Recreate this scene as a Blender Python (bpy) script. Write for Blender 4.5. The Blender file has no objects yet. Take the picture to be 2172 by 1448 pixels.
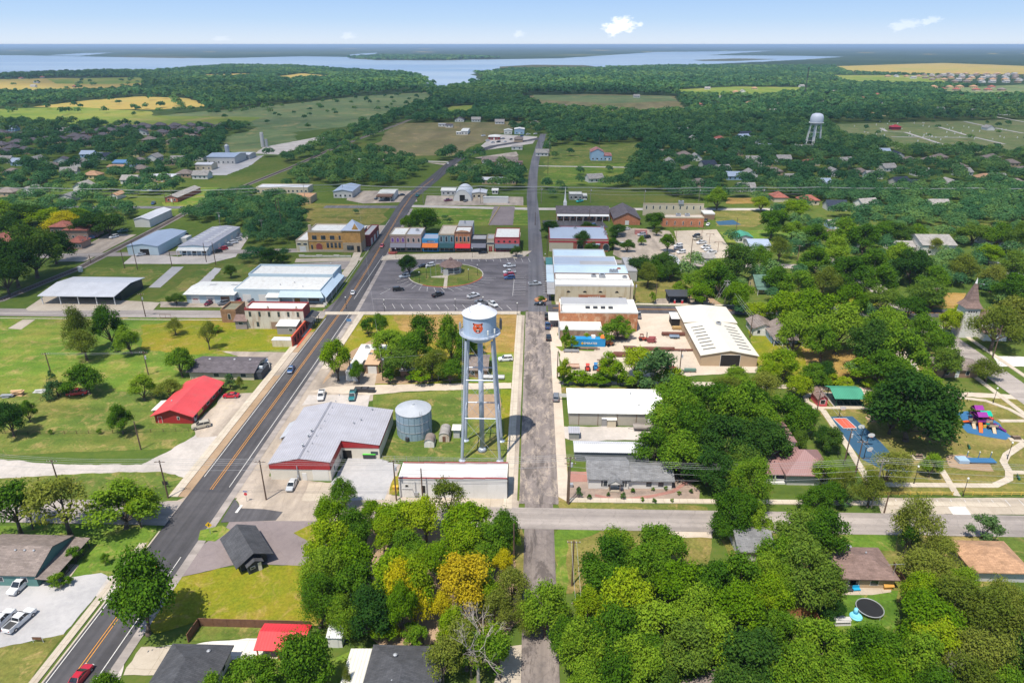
import bpy,bmesh,math,random
import numpy as np
from math import sin,cos,tan,atan,atan2,radians,pi,sqrt,hypot
from mathutils import Vector,Matrix,noise as mnoise
SC=bpy.context.scene
COL=SC.collection
CAMH=96.0;FOC=1448.0;PCX,PCY=1086.0,724.0;HORIZ=94.5
PITCH=atan((PCY - HORIZ)/FOC);YAW=radians(1.85)
cT,sT,cY,sY=cos(PITCH),sin(PITCH),cos(YAW),sin(YAW)
def G(px,py,z=0.0):
 "point of the ground (or of the level z) seen at a place of the photograph"
 v=(px - PCX)/FOC;w=(PCY - py)/FOC
 dx,dy,dz=v,cT+w*sT,-sT+w*cT
 t=(CAMH - z)/(-dz)
 x,y=dx*t,dy*t
 return (x*cY - y*sY,x*sY+y*cY)
def depth(X,Y,z=0.0):
 y=-X*sY+Y*cY
 return y*cT -(z - CAMH)*sT
def HT(X,Y,py):
 "height at which a vertical through X, Y reaches photograph row py"
 y=-X*sY+Y*cY;w=(PCY - py)/FOC
 return CAMH+y*(w*cT - sT)/(cT+w*sT)
def PXM(X,Y,z=0.0): return FOC/depth(X,Y,z)
cam=bpy.data.cameras.new('camera');camo=bpy.data.objects.new('camera',cam);COL.objects.link(camo)
camo.location=(0,0,CAMH);camo.rotation_euler=(pi/2 - PITCH,0,YAW)
cam.sensor_width=36;cam.lens=24;cam.clip_start=1;cam.clip_end=200000
SC.camera=camo
SUN_EL,SUN_AZ=radians(66),radians(32)
world=bpy.data.worlds.new('World');SC.world=world;world.use_nodes=True
wn,wl=world.node_tree.nodes,world.node_tree.links
for n in list(wn): wn.remove(n)
wo=wn.new('ShaderNodeOutputWorld');bg=wn.new('ShaderNodeBackground');sky=wn.new('ShaderNodeTexSky')
sky.sky_type='NISHITA';sky.sun_disc=False;sky.sun_elevation=SUN_EL;sky.sun_rotation=pi+SUN_AZ
sky.altitude=200;sky.air_density=1.0;sky.dust_density=0.6;sky.ozone_density=1.5
bg.inputs[1].default_value=0.138
tcw=wn.new('ShaderNodeTexCoord');spw=wn.new('ShaderNodeSeparateXYZ');wl.new(tcw.outputs['Generated'],spw.inputs[0])
rw_=wn.new('ShaderNodeValToRGB');rw_.color_ramp.elements[0].position=0.0;rw_.color_ramp.elements[0].color=(0.80,0.89,1.0,1)
rw_.color_ramp.elements[1].position=0.075;rw_.color_ramp.elements[1].color=(0.36,0.60,1.0,1)
e_=rw_.color_ramp.elements.new(0.03);e_.color=(0.55,0.75,1.0,1)
wl.new(spw.outputs[2],rw_.inputs[0])
vm_=wn.new('ShaderNodeVectorMath');vm_.operation='SCALE';vm_.inputs['Scale'].default_value=5.4;wl.new(rw_.outputs[0],vm_.inputs[0])
mr_=wn.new('ShaderNodeMapRange');mr_.inputs[1].default_value=0.06;mr_.inputs[2].default_value=0.35;wl.new(spw.outputs[2],mr_.inputs[0])
mxw=wn.new('ShaderNodeMix');mxw.data_type='RGBA';wl.new(mr_.outputs[0],mxw.inputs[0]);wl.new(vm_.outputs[0],mxw.inputs[6]);wl.new(sky.outputs[0],mxw.inputs[7])
wl.new(mxw.outputs[2],bg.inputs[0]);wl.new(bg.outputs[0],wo.inputs[0])
sun=bpy.data.lights.new('sun','SUN');sun.energy=4.9;sun.angle=radians(0.6);sun.color=(1.0,0.935,0.83)
suno=bpy.data.objects.new('sun',sun);COL.objects.link(suno)
SUNV=Vector((sin(SUN_AZ)*cos(SUN_EL),cos(SUN_AZ)*cos(SUN_EL),-sin(SUN_EL)))
suno.rotation_euler=SUNV.to_track_quat('-Z','Y').to_euler();suno.location=(0,0,400)
SC.view_settings.view_transform='Standard';SC.view_settings.look='None'
SC.view_settings.exposure=0.38;SC.view_settings.gamma=1.0
SC.render.engine='CYCLES'
SC.cycles.max_bounces=5;SC.cycles.diffuse_bounces=2;SC.cycles.glossy_bounces=2
SC.cycles.transparent_max_bounces=8;SC.cycles.transmission_bounces=2;SC.cycles.volume_bounces=0
SC.cycles.use_denoising=True
SC.cycles.caustics_reflective=False;SC.cycles.caustics_refractive=False
MATS={}
def s2l(c):
 f=lambda u: u/12.92 if u <= 0.04045 else ((u+0.055)/1.055) ** 2.4
 return tuple(f(v/255.0) for v in c)
class NT:
 def __init__(s,name):
  s.m=bpy.data.materials.new(name);s.m.use_nodes=True
  s.n,s.l=s.m.node_tree.nodes,s.m.node_tree.links
  s.b=s.n['Principled BSDF'];s.out=s.n['Material Output']
 def node(s,t,**kw):
  n=s.n.new(t)
  for k,v in kw.items(): setattr(n,k,v)
  return n
 def coord(s,kind='Object',scale=None):
  if kind=='World':
   o=s.node('ShaderNodeNewGeometry').outputs['Position']
  else:
   o=s.node('ShaderNodeTexCoord').outputs[kind]
  if scale:
   mp=s.node('ShaderNodeMapping');mp.inputs['Scale'].default_value=scale
   s.l.new(o,mp.inputs['Vector']);o=mp.outputs[0]
  return o
 def noise(s,vec,scale,detail=4,rough=0.6,dist=0.0):
  n=s.node('ShaderNodeTexNoise');n.inputs['Scale'].default_value=scale;n.inputs['Detail'].default_value=detail
  n.inputs['Roughness'].default_value=rough;n.inputs['Distortion'].default_value=dist
  s.l.new(vec,n.inputs['Vector']);return n.outputs['Fac']
 def ramp(s,fac,stops,interp='LINEAR'):
  r=s.node('ShaderNodeValToRGB');cr=r.color_ramp;cr.interpolation=interp
  while len(cr.elements)<len(stops): cr.elements.new(0.5)
  for e,(p,c) in zip(cr.elements,stops):
   e.position=p;e.color=(c[0],c[1],c[2],1) if not isinstance(c,(int,float)) else (c,c,c,1)
  s.l.new(fac,r.inputs[0]);return r.outputs[0]
 def mix(s,fac,a,b,mode='MIX'):
  n=s.node('ShaderNodeMix',data_type='RGBA',blend_type=mode)
  for sock,v in ((n.inputs[0],fac),(n.inputs[6],a),(n.inputs[7],b)):
   if isinstance(v,(int,float)): sock.default_value=v
   elif isinstance(v,tuple): sock.default_value=(v[0],v[1],v[2],1)
   else: s.l.new(v,sock)
  return n.outputs[2]
 def math(s,op,a,b=0.0):
  n=s.node('ShaderNodeMath',operation=op)
  for sock,v in ((n.inputs[0],a),(n.inputs[1],b)):
   if isinstance(v,(int,float)): sock.default_value=v
   else: s.l.new(v,sock)
  return n.outputs[0]
 def color(s,sock): s.l.new(sock,s.b.inputs['Base Color'])
 def bump(s,h,strength,dist=0.05):
  n=s.node('ShaderNodeBump');n.inputs['Strength'].default_value=strength;n.inputs['Distance'].default_value=dist
  s.l.new(h,n.inputs['Height']);s.l.new(n.outputs[0],s.b.inputs['Normal'])
def mul(c,k): return tuple(min(1.0,v*k) for v in c)
def surf(name,col,rough=0.7,var=0.18,scale=0.6,metal=0.0,space='Object',spec=0.3,stain=None):
 "a painted or plain surface with uneven tone at two scales"
 if name in MATS: return MATS[name]
 t=NT(name);v=t.coord(space)
 f=t.math('ADD',t.math('MULTIPLY',t.noise(v,scale,3),0.65),t.math('MULTIPLY',t.noise(v,scale*7.3,3),0.35))
 c=t.ramp(f,[(0.25,mul(col,1 - var)),(0.5,col),(0.75,mul(col,1+var))])
 if stain:
  sf=t.ramp(t.noise(t.coord(space,(1.2,1.2,0.25)),0.55,5,0.7),[(0.48,0.0),(0.68,1.0)])
  c=t.mix(t.math('MULTIPLY',sf,0.75),c,stain)
 t.color(c);t.b.inputs['Roughness'].default_value=rough;t.b.inputs['Metallic'].default_value=metal
 t.b.inputs['Specular IOR Level'].default_value=spec
 MATS[name]=t.m;return t.m
def ribbed(name,col,rough=0.45,pitch=0.45,axis=0,var=0.12,metal=0.0,stain=None):
 "standing-seam or corrugated sheet metal"
 if name in MATS: return MATS[name]
 t=NT(name);v=t.coord('Object')
 f=t.noise(v,0.25,4);c=t.ramp(f,[(0.3,mul(col,1 - var)),(0.7,mul(col,1+var))])
 w=t.node('ShaderNodeTexWave',wave_type='BANDS',bands_direction='XYZ'[axis]);w.inputs['Scale'].default_value=0.314/pitch
 t.l.new(v,w.inputs['Vector'])
 seam=t.ramp(w.outputs['Fac'],[(0.0,0.72),(0.22,1.0)])
 c=t.mix(1.0,c,seam,'MULTIPLY')
 if stain:
  sf=t.ramp(t.noise(t.coord('Object',(0.6,1.0,1)),0.35,6,0.7),[(0.5,0.0),(0.66,1.0)])
  c=t.mix(t.math('MULTIPLY',sf,0.8),c,stain)
 t.color(c);t.b.inputs['Roughness'].default_value=rough;t.b.inputs['Metallic'].default_value=metal
 t.bump(w.outputs['Fac'],0.3,0.04)
 MATS[name]=t.m;return t.m
def shingle(name,col,var=0.3):
 if name in MATS: return MATS[name]
 t=NT(name);v=t.coord('Object')
 b=t.node('ShaderNodeTexBrick');b.inputs['Scale'].default_value=1.0;b.inputs['Brick Width'].default_value=0.9;b.inputs['Row Height'].default_value=0.3
 b.inputs['Mortar Size'].default_value=0.02;b.inputs['Color1'].default_value=(*mul(col,1.15),1);b.inputs['Color2'].default_value=(*mul(col,0.85),1)
 b.inputs['Mortar'].default_value=(*mul(col,0.6),1);t.l.new(v,b.inputs['Vector'])
 f=t.noise(v,0.5,5,0.7)
 c=t.mix(1.0,b.outputs[0],t.ramp(f,[(0.3,1 - var),(0.7,1+var*0.6)]),'MULTIPLY')
 t.color(c);t.b.inputs['Roughness'].default_value=0.9;t.b.inputs['Specular IOR Level'].default_value=0.2
 MATS[name]=t.m;return t.m
def brick(name,col,mortar=0.8,stain=None,var=0.2):
 if name in MATS: return MATS[name]
 t=NT(name);g=t.node('ShaderNodeTexCoord').outputs['Object']
 sp=t.node('ShaderNodeSeparateXYZ');t.l.new(g,sp.inputs[0])
 cb=t.node('ShaderNodeCombineXYZ');t.l.new(t.math('ADD',sp.outputs[0],sp.outputs[1]),cb.inputs[0]);t.l.new(sp.outputs[2],cb.inputs[1])
 b=t.node('ShaderNodeTexBrick');b.inputs['Scale'].default_value=1.0;b.inputs['Brick Width'].default_value=0.5;b.inputs['Row Height'].default_value=0.2
 b.inputs['Mortar Size'].default_value=0.015;b.inputs['Color1'].default_value=(*mul(col,1.18),1);b.inputs['Color2'].default_value=(*mul(col,0.82),1)
 b.inputs['Mortar'].default_value=(*mul(col,mortar),1);t.l.new(cb.outputs[0],b.inputs['Vector'])
 f=t.noise(g,0.4,5,0.65)
 c=t.mix(1.0,b.outputs[0],t.ramp(f,[(0.3,1 - var),(0.7,1+var)]),'MULTIPLY')
 if stain:
  sf=t.ramp(t.noise(t.coord('Object',(1,1,0.5)),0.5,6,0.7),[(0.5,0.0),(0.62,1.0)])
  c=t.mix(t.math('MULTIPLY',sf,0.85),c,stain)
 t.color(c);t.b.inputs['Roughness'].default_value=0.9
 MATS[name]=t.m;return t.m
def grass(name,a,b,c,s1=0.03,s2=0.25,dist=0.4,streak=None):
 "turf: patches of three tones, finer mottling and tufts"
 if name in MATS: return MATS[name]
 t=NT(name);v=t.coord('World')
 f=t.math('ADD',t.math('MULTIPLY',t.noise(v,s1,5,0.65,dist),0.72),t.math('MULTIPLY',t.noise(v,s2,4,0.65),0.28))
 col=t.ramp(f,[(0.36,a),(0.5,b),(0.64,c)])
 dry=t.ramp(t.noise(v,s1*4.3,6,0.72,1.0),[(0.53,0.0),(0.66,0.75)])
 col=t.mix(dry,col,tuple(a*.35+d*.65 for a,d in zip(c,(0.36,0.25,0.11))))
 lush=t.ramp(t.noise(v,s1*2.1,5,0.7,0.5),[(0.3,0.6),(0.42,0.0)])
 col=t.mix(lush,col,tuple(u*.8 for u in a))
 fine=t.ramp(t.noise(v,1.6,3,0.75),[(0.3,0.72),(0.7,1.22)])
 col=t.mix(1.0,col,fine,'MULTIPLY')
 if streak:
  sv=t.coord('World',(streak[0],streak[1],1))
  col=t.mix(1.0,col,t.ramp(t.noise(sv,1.0,2,0.5),[(0.35,0.85),(0.65,1.12)]),'MULTIPLY')
 t.color(col);t.b.inputs['Roughness'].default_value=0.95;t.b.inputs['Specular IOR Level'].default_value=0.1
 MATS[name]=t.m;return t.m
def paving(name,a,b,c=None,s1=0.12,patch=0.0,patchcol=None,streak=None,joint=None,rough=0.88,crack=0.0):
 "asphalt, concrete or gravel: tone, wear streaks along the lane, patches, joints, cracks"
 if name in MATS: return MATS[name]
 t=NT(name);v=t.coord('World')
 f=t.math('ADD',t.math('MULTIPLY',t.noise(v,s1,6,0.68,0.3),0.7),t.math('MULTIPLY',t.noise(v,s1*12,4,0.7),0.3))
 col=t.ramp(f,[(0.36,a),(0.6,b)]+([(0.7,c)] if c else []))
 if streak:
  sv=t.coord('World',(streak[0],streak[1],1))
  col=t.mix(1.0,col,t.ramp(t.noise(sv,1.0,4,0.6),[(0.32,0.72),(0.68,1.25)]),'MULTIPLY')
 if patch:
  pv=t.coord('World',(0.42,0.2,1))
  pf=t.ramp(t.noise(pv,1.0,8,0.82,0.3),[(0.49,0.0),(0.60,1.0)])
  col=t.mix(t.math('MULTIPLY',pf,patch),col,patchcol)
  df=t.ramp(t.noise(t.coord('World',(0.3,0.11,0.5)),1.0,7,0.75,0.6),[(0.52,0.0),(0.58,0.75)])
  col=t.mix(df,col,tuple(v*.55 for v in a))
 if crack:
  vo=t.node('ShaderNodeTexVoronoi',feature='DISTANCE_TO_EDGE');vo.inputs['Scale'].default_value=0.22
  wv=t.node('ShaderNodeVectorMath',operation='ADD');nz=t.node('ShaderNodeTexNoise');nz.inputs['Scale'].default_value=0.5
  t.l.new(v,nz.inputs['Vector']);t.l.new(v,wv.inputs[0]);t.l.new(nz.outputs['Color'],wv.inputs[1]);t.l.new(wv.outputs[0],vo.inputs['Vector'])
  col=t.mix(t.math('MULTIPLY',t.ramp(vo.outputs[0],[(0.0,1.0),(0.02,0.0)]),crack),col,mul(a,0.5))
 if joint:
  bk=t.node('ShaderNodeTexBrick');bk.offset=0;bk.inputs['Scale'].default_value=1.0;bk.inputs['Brick Width'].default_value=joint;bk.inputs['Row Height'].default_value=joint
  bk.inputs['Mortar Size'].default_value=0.035;bk.inputs['Color1'].default_value=(1,1,1,1);bk.inputs['Color2'].default_value=(0.93,0.93,0.93,1);bk.inputs['Mortar'].default_value=(0.62,0.6,0.56,1)
  t.l.new(v,bk.inputs['Vector']);col=t.mix(1.0,col,bk.outputs[0],'MULTIPLY')
 t.color(col);t.b.inputs['Roughness'].default_value=rough;t.b.inputs['Specular IOR Level'].default_value=0.2
 MATS[name]=t.m;return t.m
def glass(name='window_glass',col=(0.03,0.04,0.05)):
 if name in MATS: return MATS[name]
 t=NT(name);f=t.noise(t.coord('Object'),0.8,2)
 t.color(t.ramp(f,[(0.35,mul(col,0.6)),(0.65,mul(col,1.6))]));t.b.inputs['Roughness'].default_value=0.08;t.b.inputs['Specular IOR Level'].default_value=0.6
 MATS[name]=t.m;return t.m
def leaf(name,dark,mid,light,tint=False):
 "foliage: tone varies from tree to tree and from spray to spray; some light passes through the leaves"
 if name in MATS: return MATS[name]
 t=NT(name);v=t.coord('Object')
 f=t.math('ADD',t.math('MULTIPLY',t.noise(v,0.7,3,0.6),0.5),t.math('MULTIPLY',t.noise(v,4.1,2,0.6),0.5))
 if tint:
  at=t.node('ShaderNodeAttribute',attribute_name='tint');rnd=at.outputs['Fac']
 else:
  rnd=t.node('ShaderNodeObjectInfo').outputs['Random']
 f=t.math('ADD',f,t.math('MULTIPLY',t.math('SUBTRACT',rnd,0.5),0.32))
 c=t.ramp(f,[(0.3,dark),(0.5,mid),(0.68,light)])  # shade gaps and highlights between sprays are deepened in the colour, at random
 t.n.remove(t.b)
 d=t.node('ShaderNodeBsdfDiffuse');tr=t.node('ShaderNodeBsdfTranslucent');mx=t.node('ShaderNodeMixShader')
 mx.inputs[0].default_value=0.3
 t.l.new(c,d.inputs[0]);t.l.new(t.mix(1.0,c,(1.25,1.2,0.6),'MULTIPLY'),tr.inputs[0])
 t.l.new(d.outputs[0],mx.inputs[1]);t.l.new(tr.outputs[0],mx.inputs[2]);t.l.new(mx.outputs[0],t.out.inputs[0])
 MATS[name]=t.m;return t.m
class MB:
 def __init__(s): s.v,s.f,s.m=[],[],[]
 def poly(s,pts,mi=0):
  k=len(s.v);s.v += [tuple(p) for p in pts];s.f.append(tuple(range(k,k+len(pts))));s.m.append(mi)
 def box(s,x0,x1,y0,y1,z0,z1,mi=0,top=None,bottom=True):
  k=len(s.v)
  s.v += [(x0,y0,z0),(x1,y0,z0),(x1,y1,z0),(x0,y1,z0),(x0,y0,z1),(x1,y0,z1),(x1,y1,z1),(x0,y1,z1)]
  fs=[(0,1,5,4),(1,2,6,5),(2,3,7,6),(3,0,4,7),(4,5,6,7)]+([(3,2,1,0)] if bottom else [])
  for i,f in enumerate(fs): s.f.append(tuple(k+a for a in f));s.m.append(top if (i==4 and top is not None) else mi)
  return s
 def obox(s,p,q,w,z0,z1,mi=0):
  "upright slab from p to q, w thick"
  dx,dy=q[0] - p[0],q[1] - p[1];L=hypot(dx,dy) or 1;nx,ny=-dy/L*w/2,dx/L*w/2
  s.prism([(p[0] - nx,p[1] - ny),(q[0] - nx,q[1] - ny),(q[0]+nx,q[1]+ny),(p[0]+nx,p[1]+ny)],z0,z1,mi)
 def prism(s,pts,z0,z1,mi=0,top=None):
  a=sum(p[0]*q[1] - q[0]*p[1] for p,q in zip(pts,pts[1:]+pts[:1]))
  if a<0: pts=pts[::-1]
  k,n=len(s.v),len(pts)
  s.v += [(p[0],p[1],z0) for p in pts]+[(p[0],p[1],z1) for p in pts]
  for i in range(n):
   j=(i+1) % n;s.f.append((k+i,k+j,k+n+j,k+n+i));s.m.append(mi)
  s.f.append(tuple(range(k+n,k+2*n)));s.m.append(mi if top is None else top)
  s.f.append(tuple(range(k+n -1,k -1,-1)));s.m.append(mi)
 def loft(s,rings,mi=0,cap=True,mis=None):
  k=len(s.v);n=len(rings[0])
  for r in rings: s.v += [tuple(p) for p in r]
  for i in range(len(rings) -1):
   for j in range(n):
    a,b=k+i*n+j,k+i*n+(j+1) % n
    s.f.append((a,b,b+n,a+n));s.m.append(mis[j] if mis else mi)
  if cap:
   s.f.append(tuple(range(k+n -1,k -1,-1)));s.m.append(mi)
   e=k+(len(rings) -1)*n;s.f.append(tuple(range(e,e+n)));s.m.append(mi)
 def cyl(s,x,y,z0,z1,r0,r1=None,n=12,mi=0,ph=0.0):
  r1=r0 if r1 is None else r1
  ring=lambda r,z: [(x+r*cos(2*pi*i/n+ph),y+r*sin(2*pi*i/n+ph),z) for i in range(n)]
  s.loft([ring(r0,z0),ring(max(r1,0.001),z1)],mi)
 def lathe(s,prof,n=24,x=0,y=0,mi=0,ph=0.0):
  s.loft([[(x+r*cos(2*pi*i/n+ph),y+r*sin(2*pi*i/n+ph),z) for i in range(n)] for r,z in prof],mi)
 def tube(s,p,q,r,r2=None,n=6,mi=0):
  p,q=Vector(p),Vector(q);d=(q - p)
  if d.length<1e-6: return
  u=d.orthogonal().normalized();w=d.normalized().cross(u);r2=r if r2 is None else r2
  s.loft([[p+(u*cos(2*pi*i/n)+w*sin(2*pi*i/n))*r for i in range(n)],
    [q+(u*cos(2*pi*i/n)+w*sin(2*pi*i/n))*r2 for i in range(n)]],mi)
 def path(s,pts,r,n=5,mi=0):
  for a,b in zip(pts,pts[1:]): s.tube(a,b,r,n=n,mi=mi)
 def mesh(s,name,mats,smooth=False):
  me=bpy.data.meshes.new(name);me.from_pydata(s.v,[],s.f)
  for m in (mats if isinstance(mats,(list,tuple)) else [mats]): me.materials.append(m)
  if any(s.m): me.polygons.foreach_set('material_index',s.m)
  if smooth: me.polygons.foreach_set('use_smooth',[True]*len(s.f))
  me.update();return me
def link(name,me,parent=None):
 o=bpy.data.objects.new(name,me);COL.objects.link(o)
 if parent is not None: o.parent=parent
 return o
def part(name,mb,mats,parent,smooth=False,label=None):
 o=link(name,mb.mesh(name,mats,smooth) if isinstance(mb,MB) else mb,parent)
 if label: o['label']=label
 return o
def tag(o,label=None,cat=None,group=None,kind=None):
 if label: o['label']=label
 if cat: o['category']=cat
 if group: o['group']=group
 if kind: o['kind']=kind
 return o
def thing(name,label,cat,x,y,yaw=0.0,group=None,z=0.0):
 o=bpy.data.objects.new(name,None);COL.objects.link(o);o.empty_display_size=0.5
 o.location=(x,y,z);o.rotation_euler=(0,0,yaw)
 return tag(o,label,cat,group)
def solo(name,mb,mats,label,cat,x=0,y=0,yaw=0.0,group=None,z=0.0,smooth=False):
 o=link(name,mb.mesh(name,mats,smooth) if isinstance(mb,MB) else mb)
 o.location=(x,y,z);o.rotation_euler=(0,0,yaw)
 return tag(o,label,cat,group)
def clone(root,x,y,yaw=0.0,label=None,group=None,scale=None,z=0.0):
 r=root.copy();COL.objects.link(r);r.location=(x,y,z);r.rotation_euler=(0,0,yaw)
 if scale: r.scale=scale
 if label: r['label']=label
 if group: r['group']=group
 for ch in list(root.children):
  c=ch.copy();COL.objects.link(c);c.parent=r
  for g in list(ch.children):
   d=g.copy();COL.objects.link(d);d.parent=c
 return r
LM=[]
FOOT=[]
OPEN=[]
ROADS=[]
def inpoly(x,y,P):
 c=False;j=len(P) -1
 for i in range(len(P)):
  xi,yi=P[i];xj,yj=P[j]
  if (yi>y) != (yj>y) and x<(xj - xi)*(y - yi)/(yj - yi)+xi: c=not c
  j=i
 return c
def segdist(x,y,a,b):
 dx,dy=b[0] - a[0],b[1] - a[1];t=((x - a[0])*dx+(y - a[1])*dy)/(dx*dx+dy*dy+1e-9)
 t=max(0,min(1,t));return hypot(x - a[0] - t*dx,y - a[1] - t*dy)
RAGGED=dict(lawn=0.7,verge=0.6,bare_patch=1.3,meadow=5.0,hay_field=6.0,driveway=0.35,gravel_yard=0.8,lake=22.0,sand_pit=0.3,
     park_lawn=0.2,school_lawn=0.5,cemetery_lawn=2.0,alley=0.25,parking_lot=0.15,garden_gravel=0.4)
def ragged(P,amp):
 "edges of turf, dirt and shore wander instead of running ruler-straight"
 out=[]
 for a,b in zip(P,P[1:]+P[:1]):
  L=hypot(b[0] - a[0],b[1] - a[1]);k=max(1,min(40,int(L/(amp*2.2+0.6))))
  nx,ny=-(b[1] - a[1])/(L or 1),(b[0] - a[0])/(L or 1)
  for i in range(k):
   t=i/k;x,y=a[0]+(b[0] - a[0])*t,a[1]+(b[1] - a[1])*t
   f=1/(amp*5+1)
   d=amp*(mnoise.noise((x*f,y*f,3.1))*1.3+mnoise.noise((x*f*3.1,y*f*3.1,7.7))*0.7)*(0 if i==0 and amp<0.5 else 1)
   out.append((x+nx*d,y+ny*d))
 return out
LAY=[0.0]
def sheet(name,pts,z,m,world=False,open_=True,thick=None):
 "a flat piece of ground, given by photograph points; thick = raised slab with real sides"
 P=[tuple(p) for p in pts] if world else [G(*p) for p in pts]
 if not thick and not world and name in RAGGED: P=ragged(P,RAGGED[name])
 LAY[0]=(LAY[0]+0.0007) % 0.0189
 z=z+LAY[0]
 mb=MB()
 if thick: mb.prism(P,0.0,z+thick)
 else:
  a=sum(p[0]*q[1] - q[0]*p[1] for p,q in zip(P,P[1:]+P[:1]))
  mb.poly([(p[0],p[1],z) for p in (P if a>0 else P[::-1])])
 o=link(name,mb.mesh(name,m));o['kind']='structure'
 if open_: OPEN.append(P)
 return o
def offset_line(P,d):
 out=[]
 for i,p in enumerate(P):
  a=P[max(0,i -1)];b=P[min(len(P) -1,i+1)]
  dx,dy=b[0] - a[0],b[1] - a[1];L=hypot(dx,dy) or 1
  out.append((p[0]+dy/L*d,p[1] - dx/L*d))
 return out
def strip(name,P,lo,hi,z,m,road=True,thick=None):
 "ribbon along a world polyline between side offsets lo..hi (right positive)"
 A,B=offset_line(P,lo),offset_line(P,hi)
 if road: ROADS.append(([((a[0]+b[0])/2,(a[1]+b[1])/2) for a,b in zip(A,B)],abs(hi - lo)/2))
 return sheet(name,A+B[::-1],z,m,world=True,open_=False,thick=thick)
def dashes(P,off,w,dash,gap,z,m,name='road_marking'):
 mb=MB();Q=offset_line(P,off)
 for a,b in zip(Q,Q[1:]):
  L=hypot(b[0] - a[0],b[1] - a[1]);ux,uy=(b[0] - a[0])/L,(b[1] - a[1])/L;t=0
  while t<L:
   e=min(L,t+dash);p=(a[0]+ux*t,a[1]+uy*t);q=(a[0]+ux*e,a[1]+uy*e)
   mb.poly([(p[0]+uy*w/2,p[1] - ux*w/2,z),(q[0]+uy*w/2,q[1] - ux*w/2,z),(q[0] - uy*w/2,q[1]+ux*w/2,z),(p[0] - uy*w/2,p[1]+ux*w/2,z)])
   t += dash+gap
 o=link(name,mb.mesh(name,m));o['kind']='structure';return o
def lines(segs,w,z,m,name='road_marking',world=False):
 mb=MB()
 for a,b in segs:
  p,q=(a,b) if world else (G(*a),G(*b));L=hypot(q[0] - p[0],q[1] - p[1]) or 1;nx,ny=-(q[1] - p[1])/L*w/2,(q[0] - p[0])/L*w/2
  mb.poly([(p[0] - nx,p[1] - ny,z),(q[0] - nx,q[1] - ny,z),(q[0]+nx,q[1]+ny,z),(p[0]+nx,p[1]+ny,z)])
 o=link(name,mb.mesh(name,m));o['kind']='structure';return o
GM_base=grass('rough_grass',(0.065,0.115,0.018),(0.105,0.15,0.022),(0.18,0.175,0.04),0.012,0.12)
GM_lawn=grass('green_lawn',(0.066,0.135,0.016),(0.11,0.178,0.022),(0.205,0.205,0.04),0.035,0.3,0.5,(0.012,0.25))
GM_deep=grass('deep_green_lawn',(0.062,0.112,0.02),(0.105,0.145,0.026),(0.2,0.185,0.05),0.045,0.3,0.5,(0.02,0.3))
GM_yel=grass('yellow_green_lawn',(0.12,0.17,0.012),(0.19,0.19,0.014),(0.27,0.195,0.03),0.045,0.25,0.6)
GM_dry=grass('dry_lawn',(0.2,0.17,0.03),(0.30,0.19,0.055),(0.36,0.225,0.09),0.05,0.3,0.5,(0.03,0.4))
GM_park=grass('park_lawn',(0.10,0.125,0.026),(0.16,0.155,0.038),(0.24,0.18,0.065),0.06,0.35,0.6,(0.03,0.3))
GM_mead=grass('pale_meadow',(0.07,0.115,0.045),(0.12,0.165,0.065),(0.17,0.2,0.085),0.006,0.05)
GM_hay=grass('hay_field',(0.26,0.21,0.05),(0.36,0.26,0.07),(0.22,0.24,0.05),0.004,0.03)
GM_fgreen=grass('far_green_field',(0.09,0.16,0.02),(0.15,0.2,0.03),(0.24,0.23,0.05),0.003,0.03)
GM_brown=grass('mown_field',(0.115,0.125,0.045),(0.165,0.145,0.065),(0.2,0.165,0.085),0.012,0.09,0.6,(0.05,0.01))
GM_under=grass('wood_floor',(0.03,0.045,0.012),(0.05,0.06,0.018),(0.1,0.08,0.035),0.03,0.3)
AS_hwy=paving('highway_asphalt',(0.058,0.056,0.06),(0.088,0.084,0.089),None,0.05,streak=(0.55,0.004))
AS_sq=paving('square_asphalt',(0.1,0.092,0.1),(0.15,0.138,0.146),None,0.05,streak=(0.06,0.25),crack=0.3)
AS_old=paving('worn_asphalt',(0.16,0.135,0.125),(0.23,0.195,0.178),(0.29,0.24,0.2),0.09,patch=0.65,patchcol=(0.42,0.345,0.275),streak=(0.5,0.012),crack=0.35)
AS_grey=paving('grey_asphalt',(0.24,0.212,0.195),(0.33,0.29,0.262),None,0.05,streak=(0.012,0.35),crack=0.25)
AS_lilac=paving('lilac_asphalt',(0.17,0.14,0.14),(0.235,0.195,0.19),None,0.06,crack=0.2)
AS_far=paving('far_asphalt',(0.10,0.10,0.115),(0.15,0.145,0.155),None,0.04,streak=(0.4,0.01))
CO_walk=paving('pale_concrete',(0.42,0.36,0.28),(0.54,0.47,0.38),None,0.2,joint=1.8)
CO_slab=paving('slab_concrete',(0.36,0.30,0.235),(0.46,0.40,0.32),None,0.08,joint=4.5,crack=0.2)
CO_lot=paving('tan_lot',(0.28,0.235,0.195),(0.40,0.335,0.27),(0.43,0.35,0.25),0.05,crack=0.25,streak=(0.2,0.05))
CO_white=paving('new_concrete',(0.54,0.52,0.48),(0.64,0.61,0.57),None,0.15,joint=3.5)
GV_pale=paving('pale_gravel',(0.34,0.31,0.28),(0.5,0.45,0.41),None,0.09)
GV_tan=paving('tan_gravel',(0.41,0.345,0.275),(0.55,0.465,0.375),None,0.07)
GV_grey=paving('grey_gravel',(0.30,0.295,0.30),(0.42,0.405,0.40),None,0.07)
DIRT=paving('bare_dirt',(0.26,0.175,0.105),(0.36,0.255,0.165),None,0.09)
PAINT_W=surf('white_road_paint',(0.6,0.58,0.55),0.7,0.2,1.5)
PAINT_Y=surf('yellow_road_paint',(0.62,0.27,0.035),0.7,0.15,1.5)
PAINT_R=surf('red_kerb_paint',(0.5,0.09,0.045),0.7,0.2,1.0)
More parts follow.
